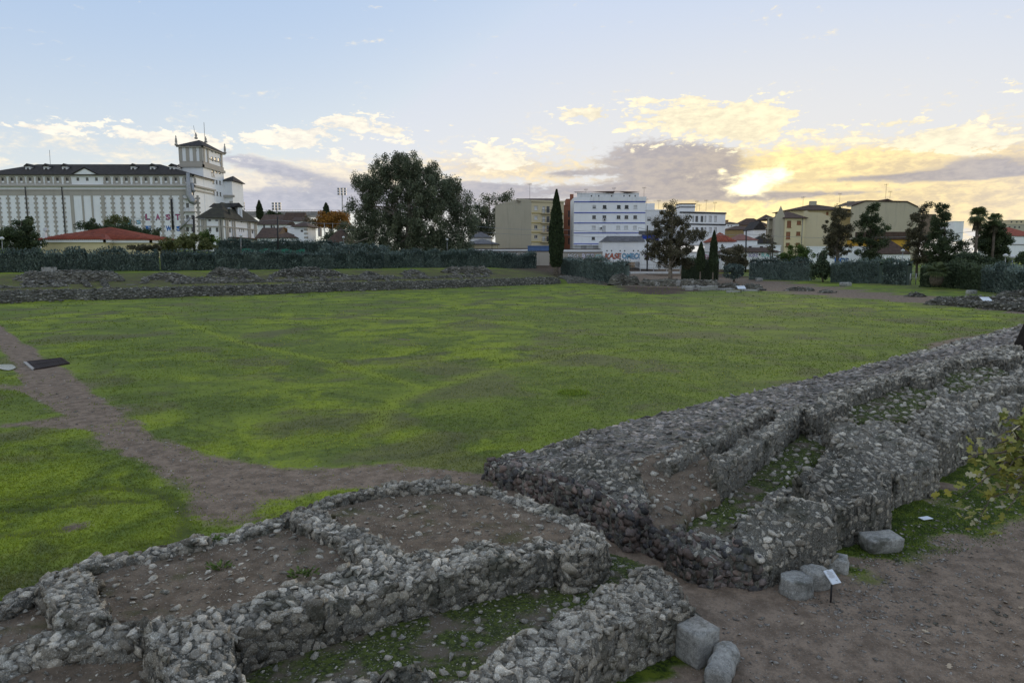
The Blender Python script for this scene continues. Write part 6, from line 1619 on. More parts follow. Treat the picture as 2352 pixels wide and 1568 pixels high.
def build_shed():
    Y = 206.0; zg = PZ(K3(0, 862)[1], Y) - .5; x0, x1 = K3(1180, 0)[0], K3(1568, 0)[0]; cor = box_corners(x0, x1, Y, 9); zt = PZ(K3(0, 692)[1], Y)
    root = empty('railway_shed', (cor[0][0], Y, zg), 'white windowless shed with orange and blue graffiti and a grey roof', 'shed')
    W = [Wall(cor[i], cor[(i + 1) % 4], zg, zt) for i in range(4)]; f = W[0]
    for c in (1226, 1268, 1347, 1389, 1470, 1512): f.add(*k3(c - 6, 769, c + 6, 782), 'hole')
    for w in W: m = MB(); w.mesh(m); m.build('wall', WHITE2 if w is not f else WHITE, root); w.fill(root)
    m = MB(); zr = PZ(K3(0, 640)[1], Y + 5); a = [(cor[0][0] - .2, Y - .4, zt), (cor[1][0] + .2, Y - .4, zt), (cor[1][0] - .1, Y + 5, zr), (cor[0][0] + 2.0, Y + 5, zr), (cor[2][0], Y + 9, zt), (cor[3][0], Y + 9, zt)]
    m.poly(a, [(0, 1, 2, 3), (3, 2, 4, 5), (1, 4, 2), (0, 3, 5)]); rf = m.build('roof', GREYROOF, root)
    n = 26
    for k in range(n):
        t = (k + .5) / n; p = Vector(a[0]).lerp(Vector(a[1]), t); q = Vector(a[3]).lerp(Vector(a[2]), t); m = MB(); m.tube([p + Vector((0, 0, .04)), q + Vector((0, 0, .04))], .05, 5); m.build('sheet_seam', GREYROOF, rf)
    graffiti(root, f, 'KASE', K3(1203, 0)[0], K3(1358, 0)[0], K3(0, 852)[1], K3(0, 797)[1], GR['orange'], GR['black'], .15)
    graffiti(root, f, 'OMECO', K3(1362, 0)[0], K3(1556, 0)[0], K3(0, 852)[1], K3(0, 797)[1], GR['sky'], GR['navy'], 0)
build_shed()
r_, W_ = simple_house('workshop', 'white workshop with a bright blue fascia behind the big brownish tree', K3(1535, 0)[0], K3(1700, 0)[0], K3(0, 632)[1], K3(0, 860)[1], 212, 10, WHITE, None, 0, [k3(1628, 665, 1660, 700)], cat='building')
m = MB(); w = W_[0]; a, z = w.at(*K3(1545, 668)); b, z2 = w.at(*K3(1665, 628)); m.obox(w.o, w.u, w.n, a, b, z, z2, .004, .3); m.build('blue_fascia', BLUEP, r_)
m = MB(); m.obox(w.o, w.u, w.n, a - 1, b + 2, z2, z2 + 1.2, .004, 1.0); m.build('lean_to_roof', GREYROOF, r_)
c, z = w.at(*K3(1676, 672)); q = w.o + w.u * c + w.n * .3; m = MB(); m.tube([q + Vector((0, 0, z)), q + Vector((0, 0, z)) + w.n * .15], .75, 16); m.build('round_sign', BLUEP, r_)
def build_white_right():
    Y = 236.0; r, W = simple_house('white_school', 'white three-storey building with dark bands and tall windows, under the sunset', K3(1880, 0)[0], K3(2300, 0)[0], K3(0, 412)[1], K3(0, 640)[1], Y, 15, WHITE, None, 0,
        [k3(a, y0, b, y1, 'shut' if i in (0, 3, 4, 5) else 'win') for y0, y1 in ((455, 512), (560, 617)) for i, (a, b) in enumerate(((2008, 2026), (2038, 2064), (2086, 2112), (2120, 2138), (2160, 2187), (2209, 2235)))], cat='building', Yr=242)
    f = W[0]
    for y in (426, 532): _, z = f.at(*K3(2100, y)); m = MB(); m.obox(f.o, f.u, f.n, 0, f.W + .2, z - .25, z + .2, .004, .3 if y == 426 else .15); m.build('dark_band', BLACKM, r)
    p0, p1 = P(*K3(1895, 412), Y + 3), P(*K3(2035, 347), Y + 3); m = MB(); m.box(((p0.x + p1.x) / 2, Y + 6, (p0.z + p1.z) / 2), (p1.x - p0.x, 6, p1.z - p0.z)); t = m.build('stair_tower', WHITE, r)
    m = MB(); m.box(((p0.x + p1.x) / 2, Y + 6, p1.z + .1), (p1.x - p0.x + .6, 6.6, .25)); m.box(((p0.x + p1.x) / 2, Y + 6, p1.z - 1.0), (p1.x - p0.x + .25, 6.25, .3)); m.build('dark_band', BLACKM, t)
    for x, h in ((2050, 3.5), (2075, 2.2), (2135, 3.8), (2215, 3.0)): antenna(r, P(*K3(x, 412), Y + 5), h)
build_white_right()
r_, W_ = simple_house('white_flats', 'plain white flats with one window between the blue-banded block and the big tree', K3(1566, 0)[0], K3(1760, 0)[0], K3(0, 398)[1], K3(0, 640)[1], 238, 12, WHITE2, None, 0, [k3(1595, 465, 1628, 502, 'half')], cat='building')
p = P(*K3(1590, 385), 243); m = MB(); m.box((p.x, 246, p.z), (6, 4, 3.6)); m.build('roof_hut', WHITE, r_)
for x, h in ((1585, 3.5), (1700, 3.0)): antenna(r_, P(*K3(x, 392), 242), h)

# ---------------------------------------------------------------- houses at the right
K4 = lambda cx, cy: (1646.4 + cx * .3, 411.6 + cy * .3)
def k4(a, b, c, d, *r): return (*K4(a, b), *K4(c, d), *r)
simple_house('red_roof_house', 'white house with a bright red tiled roof right of the twin cypresses', K4(-30, 0)[0], K4(135, 0)[0], K4(0, 476)[1], K4(0, 560)[1], 216, 10, WHITE, REDROOF, 3.0, [k4(35, 497, 48, 515)], ribs=.6)
r_, W_ = simple_house('white_villa', 'white villa with a faded red roof edged in white', K4(128, 0)[0], K4(305, 0)[0], K4(0, 465)[1], K4(0, 540)[1], 222, 10, WHITE, m_plain('faded_red_roof', (.24, .12, .10), (.17, .085, .07), 1.2, .85, .1, .4), 2.2, over=.3)
simple_house('grey_roof_house', 'low house with a wide dark grey roof left of the yellow apartments', K4(285, 0)[0], K4(440, 0)[0], K4(0, 490)[1], K4(0, 540)[1], 226, 10, WHITE, SLATE, 2.6)
r_, W_ = simple_house('low_white_house', 'long low white house with two small openings above the painted wall', K4(175, 0)[0], K4(485, 0)[0], K4(0, 506)[1], K4(0, 560)[1], 208, 6, WHITE, None, 0, [k4(243, 512, 268, 530), k4(330, 512, 355, 530)])
r_, W_ = simple_house('track_shed', 'long low shed with a brown roof and pastel graffiti along the railway', K4(40, 0)[0], K4(470, 0)[0], K4(0, 556)[1], K4(0, 610)[1], 200, 5, WHITE2, BROWNROOF, 1.3, [k4(322, 570, 334, 584)], cat='shed')
graffiti(r_, W_[0], 'SOKE', *[K4(240, 0)[0], K4(318, 0)[0]], K4(0, 598)[1], K4(0, 560)[1], GR['violet'], GR['white']); graffiti(r_, W_[0], 'RAL', K4(340, 0)[0], K4(430, 0)[0], K4(0, 598)[1], K4(0, 562)[1], GR['teal'], GR['white'])
simple_house('gable_house', 'small white gabled house before the ochre houses on the skyline', K4(272, 0)[0], K4(368, 0)[0], K4(0, 385)[1], K4(0, 440)[1], 290, 12, WHITE, SLATE, 3.6, gable=True, axis=1, over=.3)
simple_house('ochre_house', 'wide ochre building low on the skyline under the sunset', K4(70, 0)[0], K4(300, 0)[0], K4(0, 385)[1], K4(0, 440)[1], 330, 12, m_plaster('dull_ochre', (.34, .25, .12), .4, .3), BROWNROOF, 2.0)
simple_house('skyline_house', 'small white house with two windows on the skyline right of the white building', K4(60, 0)[0], K4(160, 0)[0], K4(0, 340)[1], K4(0, 375)[1], 370, 10, WHITE, BROWNROOF, 1.2, [k4(84, 352, 92, 362), k4(108, 352, 116, 362)])
simple_house('skyline_house', 'brown shaded row of houses on the skyline left of the yellow apartments', K4(160, 0)[0], K4(380, 0)[0], K4(0, 350)[1], K4(0, 390)[1], 390, 12, m_plaster('brown_wall', (.28, .20, .13), .4, .3), BROWNROOF, 4.0)
simple_house('skyline_house', 'small ochre block poking up beside the white building', K4(55, 0)[0], K4(78, 0)[0], K4(0, 312)[1], K4(0, 340)[1], 380, 8, m_plaster('brown_wall2', (.36, .24, .13), .4, .3), None)
def build_yellow_apts():
    Y = 225.0; zg = 6.0
    root = empty('yellow_apartments', (PX(K4(430, 0)[0], Y), Y, zg), 'pale yellow apartment building with brown roofs and a big blank gable', 'building')
    # front wing
    cor = box_corners(K4(510, 0)[0], K4(662, 0)[0], Y, 14); zt = PZ(K4(0, 296)[1], Y); W = [Wall(cor[i], cor[(i + 1) % 4], zg, zt) for i in range(4)]; f = W[0]
    for q in ((537, 318, 570, 371), (613, 318, 645, 348), (530, 403, 563, 458), (608, 402, 640, 431), (528, 487, 560, 520), (604, 487, 636, 515)): f.add(*k4(*q), 'wood', frame=WOODSHUT)
    for w in W: m = MB(); w.mesh(m); m.build('front_wall', YEL, root); w.fill(root)
    hip_roof('front_roof', cor, zt, 2.6, .7, BROWNROOF, root, ridge=.4)
    a, _ = f.at(*K4(652, 400)); m = MB(); q = f.o + f.u * a + f.n * .12; m.tube([(q.x, q.y, zg), (q.x, q.y, zt - .1)], .09, 6); m.build('drain_pipe', METAL, root)
    # left gabled flank
    c2 = box_corners(K4(432, 0)[0], K4(512, 0)[0], Y + 1.0, 12, Yr=Y + .4); z2 = PZ(K4(0, 296)[1], Y); m = MB(); w = Wall(c2[0], c2[1], zg, z2); w.mesh(m)
    p = [Vector((c2[0][0], c2[0][1], z2)), Vector((c2[1][0], c2[1][1], z2))]; pk = p[0].lerp(p[1], .5) + Vector((0, 0, 4.0)); m.poly([p[0], p[1], pk], [(0, 1, 2)]); w2 = Wall(c2[3], c2[0], zg, z2); w2.mesh(m); m.build('flank_wall', CREAM2, root)
    # stepped balconies at the left end
    c3 = box_corners(K4(372, 0)[0], K4(434, 0)[0], Y + 6, 10); z3 = PZ(K4(0, 305)[1], Y + 6); w = Wall(c3[0], c3[1], zg, z3); m = MB(); w.mesh(m, .3); m.build('end_wall', CREAM2, root)
    hip_roof('end_roof', c3, z3, 1.8, .5, BROWNROOF, root)
    for y in (300, 380, 455):
        aa, z = w.at(*K4(372, y)); m = MB(); m.obox(w.o, w.u, w.n, -.4, w.W * .8, z - .15, z + .1, .004, 1.2); m.build('balcony', CREAM2, root)
    m = MB(); q = w.o + w.n * 1.1; m.box((q.x, q.y, (zg + z3) / 2), (.35, .35, z3 - zg)); m.build('balcony_post', CREAM2, root)
    # right blank party wall
    c4 = box_corners(K4(662, 0)[0], K4(870, 0)[0], Y + .6, 14); z4 = PZ(K4(0, 292)[1], Y + .6); w = Wall(c4[0], c4[1], zg, z4); m = MB(); w.mesh(m)
    A = lambda x, y: (lambda r: tuple(w.o + w.u * r[0])[:2] + (r[1],))(w.at(*K4(x, y)))
    m.poly([A(663, 292), A(869, 292), A(866, 288), A(800, 258), A(712, 255), A(690, 240), A(664, 246)], [(0, 1, 2, 3, 4, 5, 6)]); m.build('party_wall', CREAM, root)
    m = MB(); m.poly([A(866, 290), A(800, 258), tuple(Vector(A(800, 258)) + Vector((0, 9, .6))), tuple(Vector(A(866, 290)) + Vector((0, 9, .6)))], [(0, 1, 2, 3)]); m.build('party_roof', BROWNROOF, root)
    # taller block behind
    Yb = 246.0; c5 = box_corners(K4(545, 0)[0], K4(1010, 0)[0], Yb, 14); z5 = PZ(K4(0, 245)[1], Yb); W5 = [Wall(c5[i], c5[(i + 1) % 4], zg, z5) for i in range(4)]
    for c in (838, 890, 940): W5[0].add(*k4(c, 250, c + 18, 275), 'wood', frame=WOODSHUT, sill=False)
    W5[0].z1 = PZ(K4(0, 236)[1], Yb); W5[1].z1 = W5[2].z1 = W5[3].z1 = W5[0].z1
    for w5 in W5: m = MB(); w5.mesh(m); m.build('rear_wall', YEL, root); w5.fill(root)
    hip_roof('rear_roof', c5, W5[0].z1, 2.6, .9, BROWNROOF, root, ridge=.9)
    for cx in (735, 1025): p = P(*K4(cx, 190), Yb + 6); m = MB(); m.box((p.x, p.y, p.z), (2.2, 1.4, 2.0)); ch = m.build('chimney', CREAM2, root)
    # big blank gable
    Yg = 232.0; c6 = box_corners(K4(1005, 0)[0], K4(1540, 0)[0], Yg, 16, Yr=228); w = Wall(c6[0], c6[1], zg, PZ(K4(0, 290)[1], Yg)); m = MB(); w.mesh(m)
    B = lambda x, y: (lambda r: tuple(w.o + w.u * min(max(r[0], 0), w.W))[:2] + (r[1],))(w.at(*K4(x, y)))
    zz = w.z1; poly = [(w.o.x, w.o.y, zz), tuple(w.o + w.u * w.W)[:2] + (zz,), B(1540, 212), B(1455, 171), B(1140, 165), B(1006, 205)]; m.poly(poly, [tuple(range(6))]); m.build('gable_wall', m_plaster('blank_gable', (.50, .46, .34), .45, .2, (.24, .24, .22)), root)
    m = MB()
    for i, j in ((2, 3), (3, 4), (4, 5)):
        a, b = Vector(poly[i]), Vector(poly[j]); d = Vector((0, 14, .5)); e = Vector((0, -.3, .15)); m.poly([a + e, b + e, b + d, a + d], [(0, 1, 2, 3)]); m.poly([a + e, b + e, b + e - Vector((0, 0, .4)), a + e - Vector((0, 0, .4))], [(0, 1, 2, 3)])
    m.build('gable_roof', BROWNROOF, root)
    w7 = Wall(c6[1], c6[2], zg, PZ(K4(0, 215)[1], 228)); m = MB(); w7.mesh(m); m.build('gable_side', CREAM2, root)
    p = P(*K4(1300, 168), Yg + 5); m = MB(); m.poly([(p.x - 2.6, p.y, p.z), (p.x + 2.6, p.y, p.z), (p.x + .3, p.y, p.z + .8), (p.x - 2.6, p.y + 6, p.z), (p.x + 2.6, p.y + 6, p.z), (p.x + .3, p.y + 6, p.z + .8)], [(0, 1, 2), (0, 2, 5, 3), (1, 4, 5, 2)]); m.build('roof_hut', BROWNROOF, root)
    for cx, cy, h in ((1292, 150, 5), (1325, 150, 2.5), (940, 178, 3), (658, 225, 4)): antenna(root, P(*K4(cx, cy), Yg + 7), h)
build_yellow_apts()
simple_house('brown_block', 'dull brown block behind the sparse tree right of the blank gable', K4(1545, 0)[0], K4(1650, 0)[0], K4(0, 268)[1], K4(0, 400)[1], 246, 12, m_plaster('dull_brown', (.20, .155, .12), .4, .3), None, cat='building')
r_, W_ = simple_house('ochre_lowhouse', 'bright ochre low house under the blank gable, behind the ragged trees', K4(1085, 0)[0], K4(1470, 0)[0], K4(0, 458)[1], K4(0, 520)[1], 214, 8, OCHRE, None, 0, [k4(1335, 500, 1365, 516)], flat_par=BROWNROOF)
m = MB(); w = W_[0]; m.obox(w.o, w.u, w.n, 0, w.W, w.z1 - .1, w.z1 + 2.2, -3, .5); m.build('dark_eave', BROWNROOF, r_)
r_, W_ = simple_house('white_lowhouse', 'white low house with a dark brown roof and small door below the ochre house', K4(1230, 0)[0], K4(1480, 0)[0], K4(0, 570)[1], K4(0, 662)[1], 200, 9, WHITE, BROWNROOF, 4.6, [k4(1393, 612, 1413, 650, 'door')], over=.3)
r_, W_ = simple_house('white_yard_wall', 'high white yard wall with blue scrawls below the yellow apartments', K4(690, 0)[0], K4(1240, 0)[0], K4(0, 514)[1], K4(0, 650)[1], 212, .5, WHITE, None, cat='wall')
graffiti(r_, W_[0], 'NOS', *[K4(900, 0)[0], K4(1010, 0)[0]], K4(0, 645)[1], K4(0, 600)[1], GR['blue'], GR['navy'])
simple_house('far_flats', 'pale far apartment blocks at the right edge, stepped against the sky', K4(2175, 0)[0], K4(2420, 0)[0], K4(0, 345)[1], K4(0, 420)[1], 330, 14, CREAM2, None, 0, [k4(x, 360, x + 14, 375) for x in (2200, 2235, 2275, 2310)], cat='building')
simple_house('far_flats', 'upper pale apartment block behind the stepped flats at the right edge', K4(2225, 0)[0], K4(2420, 0)[0], K4(0, 312)[1], K4(0, 420)[1], 350, 14, CREAM, None, 0, [k4(x, 322, x + 14, 334) for x in (2250, 2290, 2325)], cat='building')
r_, W_ = simple_house('white_hall', 'white hall with a red roof at the right edge behind the lamps', K4(2205, 0)[0], K4(2440, 0)[0], K4(0, 432)[1], K4(0, 570)[1], 236, 14, WHITE, REDROOF, 3.2, over=.3)
m = MB(); w = W_[0]; m.obox(w.o, w.u, w.n, 0, w.W, w.z1 - 3.2, w.z1 - 2.9, .004, .15); m.build('dark_band', FRAME, r_)
simple_house('rooftop_house', 'bluish white house glimpsed between the sparse tree and the palms', K4(1795, 0)[0], K4(1870, 0)[0], K4(0, 322)[1], K4(0, 420)[1], 300, 10, WHITE, None)

# ---------------------------------------------------------------- walls along the railway
def yard_wall(name, label, x0, x1, ytop, ybot, Y, mat, cap=None, texts=(), Yr=None):
    a, b = P(x0, ytop, Y), P(x1, ytop, Yr or Y); z0 = P(x0, ybot, Y).z - 2.0; d = Vector((b.x - a.x, b.y - a.y, 0)); u = d.normalized(); n = Vector((u.y, -u.x, 0)); w = Wall((a.x, a.y), (b.x, b.y), z0, a.z)
    root = empty(name, (a.x, a.y, z0), label, 'wall'); m = MB(); m.obox(w.o, w.u, w.n, 0, w.W, z0, a.z, -.35, 0); m.build('wall_panel', mat, root)
    m = MB(); m.obox(w.o, w.u, w.n, -.05, w.W + .05, a.z + .002, a.z + .22, -.45, .12); m.build('coping', cap or CONC, root)
    for (t, tx0, tx1, ty0, ty1, fl, ln) in texts: graffiti(root, w, t, tx0, tx1, ty1, ty0, GR[fl], GR[ln], .1)
    return root
PALEB = m_plaster('pale_blue_wall', (.50, .58, .64), .5, .4, (.32, .34, .36)); BEIGE = m_plaster('beige_wall', (.42, .39, .34), .55, .5, (.20, .17, .15))
yard_wall('railway_wall', 'pale blue painted railway wall behind the hedge under the eucalyptus', 895, 1130, 577, 590, 206, PALEB, BROWNROOF, [('ESO', 1008, 1024, 577, 585, 'blue', 'navy'), ('ARK', 1032, 1048, 577, 585, 'blue', 'navy'), ('LUM', 930, 960, 578, 586, 'sky', 'white')])
yard_wall('railway_wall', 'railway wall with black and white scrawls before the cream block', 1130, 1262, 578, 594, 204, BEIGE, BROWNROOF, [('UMENO', 1150, 1178, 579, 588, 'black', 'white'), ('SA NE', 1180, 1206, 580, 590, 'white', 'black')])
yard_wall('yard_wall', 'white yard wall with wire posts above the railway wall', 1080, 1212, 572, 582, 212, WHITE, BROWNROOF)
yard_wall('yard_fence', 'blue sheet metal fence below the cream block balconies', 1212, 1262, 566, 578, 214, BLUEM, BLUEM)
yard_wall('railway_wall', 'stained railway wall with round white graffiti right of the cypress', 1290, 1384, 580, 600, 203, BEIGE, BROWNROOF, [('MEGA', 1304, 1330, 582, 596, 'white', 'black'), ('ROS', 1336, 1364, 582, 596, 'white', 'violet'), ('CO', 1368, 1382, 584, 596, 'teal', 'white')])
yard_wall('yard_wall', 'plain white yard wall below the blue-banded apartment block', 1292, 1384, 573, 581, 210, WHITE, BROWNROOF)
yard_wall('railway_wall', 'white railway wall with violet graffiti behind the big brownish tree', 1470, 1640, 580, 602, 203, WHITE2, CONC, [('VIT', 1480, 1500, 582, 598, 'violet', 'black'), ('REK', 1612, 1632, 584, 600, 'pink', 'white'), ('TEO', 1640, 1655, 584, 600, 'teal', 'white')])
yard_wall('railway_wall', 'pale railway wall with teal graffiti right of the twin cypresses', 1640, 1700, 584, 604, 203, WHITE2, CONC, [('TEO', 1646, 1664, 586, 600, 'teal', 'white')])

# ================================================================== near objects
def near_block(x, y, size, rz, label, seed, shape=None, tilt=0.0, z=-.4, cuts=9, amp=.022, rnd_c=.07):
    p = G(x, y, z); o = rough_block('granite_block', (p.x, p.y, z + size[2] / 2 - .03), size, rz, GRANITE, seed, cuts, amp, rnd_c, shape)
    o.rotation_euler = (tilt, 0, 0)
    return tag(o, label, 'block', 'cut granite blocks beside the path', 'thing')
near_block(1600, 1510, (.52, .50, .60), .55, 'tall squared granite block at the end of the near wall', 3)
def cham(p, hs):
    k = max(0, -(p.z / hs.z) - .1); p.y = p.y * (1 - .35 * k); p.x = p.x * (1 - .12 * k); return p
near_block(2022, 1262, (.82, .50, .38), .18, 'long granite block lying on moss, farthest along the stand', 9, cham, .06)
def mould(p, hs):
    z = p.z / hs.z
    s = 1.0 if z > .25 else (1.12 if z < -.2 else 1.05)
    p.x *= s; p.y *= s; return p
near_block(1914, 1302, (.52, .46, .28), -.5, 'flat moulded granite block just behind the information sign', 14, mould)
def hexa(p, hs):
    c = abs(p.x / hs.x) + abs(p.y / hs.y)
    if c > 1.45: p.x *= 1.45 / c; p.y *= 1.45 / c
    if p.z < 0: p.x *= 1.08; p.y *= 1.08
    return p
near_block(1828, 1360, (.58, .54, .36), .5, 'many-sided granite base left of the information sign', 21, hexa)
def roundish(p, hs):
    q = Vector((p.x / hs.x, p.y / hs.y, p.z / hs.z)); m = max(abs(q.x), abs(q.y), abs(q.z)); n = q.length
    q = q * (.55 + .45 * m / n * 1.35); return Vector((q.x * hs.x, q.y * hs.y, q.z * hs.z))
near_block(1871, 1345, (.48, .42, .40), .2, 'rounded mossy granite boulder wedged between two blocks by the sign', 27, roundish, 0, -.4, 8, .06)
# fallen column drum
p = G(1655, 1562, -.4); m = MB(); d = Vector((.30, .52, .06)).normalized(); n_ = 14; pts = []; rr = []
for k in range(n_): t = k / (n_ - 1); pts.append(Vector((p.x, p.y, -.21)) + d * (t - .4) * .88); rr.append(.20 * (1 + .04 * math.sin(t * 17)) * (.72 if k in (0, n_ - 1) else (.93 if k in (1, n_ - 2) else 1)))
m.tube(pts, rr, 20); o = m.build('column_drum', GRANITE)
co = [v.co for v in o.data.vertices]
for v in o.data.vertices: v.co += Vector((mnoise.noise(v.co * 5), mnoise.noise(v.co * 5 + Vector((9, 0, 0))), mnoise.noise(v.co * 5 + Vector((0, 9, 0))))) * .022
tag(o, 'rounded granite column drum lying beside the tall block', 'block', 'cut granite blocks beside the path', 'thing')

# information sign
def sign(label, foot, h, w, ht, yaw, tilt, lines=True, post_r=.018):
    root = empty('information_sign', foot, label, 'sign', 'information signs'); top = Vector(foot) + Vector((0, 0, h))
    m = MB(); m.tube([Vector(foot) - Vector((0, 0, .1)), top], post_r, 8); m.build('post', BLACKM, root)
    M = Matrix.Translation(top) @ Matrix.Rotation(yaw, 4, 'Z') @ Matrix.Rotation(tilt, 4, 'X')
    def bx(name, c, s, mat, parent):
        q = MB(); q.box((0, 0, 0), s); q.v = [tuple(M @ (Vector(v) + Vector(c))) for v in q.v]; return q.build(name, mat, parent)
    b = bx('panel', (0, 0, 0), (w, .02, ht), PAINT('sign_white', (.72, .78, .86)), root)
    if lines:
        q = MB()
        for k in range(9):
            L = w * (.62 if k % 4 else .4); q.box((-w * .06, -.0125, ht * .34 - k * ht * .052), (L, .002, ht * .014))
        q.box((w * .16, -.0125, -ht * .28), (w * .16, .002, ht * .03)); q.box((w * .2, -.0125, -ht * .33), (w * .04, .002, ht * .08)); q.box((-w * .1, -.0125, ht * .42), (w * .3, .002, ht * .03))
        q.v = [tuple(M @ Vector(v)) for v in q.v]; q.build('printed_text', FRAME, b)
    return root
f = G(1908, 1382, -.41); sign('small white information panel on a thin post among the granite blocks', f, .50, .21, .28, .35, -.95)
f = HIT(1702, 673); sign('small white information panel before the low gate walls', f, 1.0, 1.5, .9, .1, -1.0, False, .05)
f = HIT(2263, 705); sign('small white information panel on the stone footing at the right', f, 1.0, 1.25, .8, .1, -1.0, False, .05)
f = HIT(2231 + 32, 668); 
p = G(2126, 1190, -.38); m = MB(); m.box((p.x, p.y, p.z + .01), (.30, .17, .012), .3); tag(m.build('white_card', PAINT('sign_white', (.72, .78, .86))), 'small white card lying on the moss below the stand', 'card', None, 'thing')

# grate over the drain, puddle
c4 = [G(57, 830, .07), G(140, 820.5, .07), G(158, 833, .07), G(77, 847, .07)]
root = empty('drain_grate', (c4[0] + c4[2]) / 2, 'rusty dark steel grate over a drain on the earth path', 'grate')
def lerp4(u, v): return (c4[0].lerp(c4[1], u)).lerp(c4[3].lerp(c4[2], u), v)
RUST = m_plain('rusty_steel', (.050, .036, .034), (.028, .022, .022), 6, .9, .2, .3, .1, 0.0)
def bar(a, b, w, h, name, mat, parent):
    d = (b - a).normalized(); s = Vector((-d.y, d.x, 0)) * w / 2; q = MB(); lo = Vector((0, 0, -h))
    q.poly([a - s, a + s, b + s, b - s, a - s + lo, a + s + lo, b + s + lo, b - s + lo], [(0, 1, 2, 3), (7, 6, 5, 4), (0, 4, 5, 1), (1, 5, 6, 2), (2, 6, 7, 3), (3, 7, 4, 0)]); return q.build(name, mat, parent)
for a, b in ((0, 1), (1, 2), (2, 3)): bar(c4[a], c4[b], .09, .10, 'frame_bar', RUST, root)
bar(c4[3], c4[0], .16, .10, 'frame_bar', CONC, root)
for k in range(1, 20): bar(lerp4(k / 20, .01), lerp4(k / 20, .99), .045, .06, 'grate_bar', RUST, root)
bar(lerp4(.02, .5), lerp4(.98, .5), .04, .05, 'grate_bar', RUST, root)
q = MB(); q.poly([v - Vector((0, 0, .022)) for v in c4], [(0, 1, 2, 3)]); q.build('dark_pit', BLACKM, root)
def water_mat():
    m = bpy.data.materials.new('still_water'); m.use_nodes = True; b = m.node_tree.nodes['Principled BSDF']; b.inputs['Base Color'].default_value = (.9, .92, .95, 1); b.inputs['Roughness'].default_value = .06; b.inputs['Metallic'].default_value = 1.0
    return m
pp_ = [G(x, y, .055) for x, y in ((-30, 838), (0, 836.6), (26, 836), (33, 839.5), (37.5, 843.5), (30, 847.5), (20, 850), (10, 849), (0, 846.5), (-30, 845))]
m = MB(); m.poly(pp_, [tuple(range(len(pp_)))]); tag(m.build('puddle', water_mat()), 'bright puddle reflecting the sky beside the drain grate', None, None, 'structure')

# charred stump at the right edge
b = G(2336, 818, .55); root = empty('dead_stump', b, 'dark charred tree stump at the right edge of the stand', 'stump')
m = MB(); m.tube([b - Vector((0, 0, .4)), b + Vector((.02, 0, .3)), b + Vector((.16, 0, .8)), b + Vector((.34, .05, 1.35)), b + Vector((.5, .05, 2.0))], [.42, .34, .28, .22, .16], 9); m.build('trunk', m_plain('charred_bark', (.03, .026, .023), (.014, .012, .011), 5, .95, .1, .7), root)

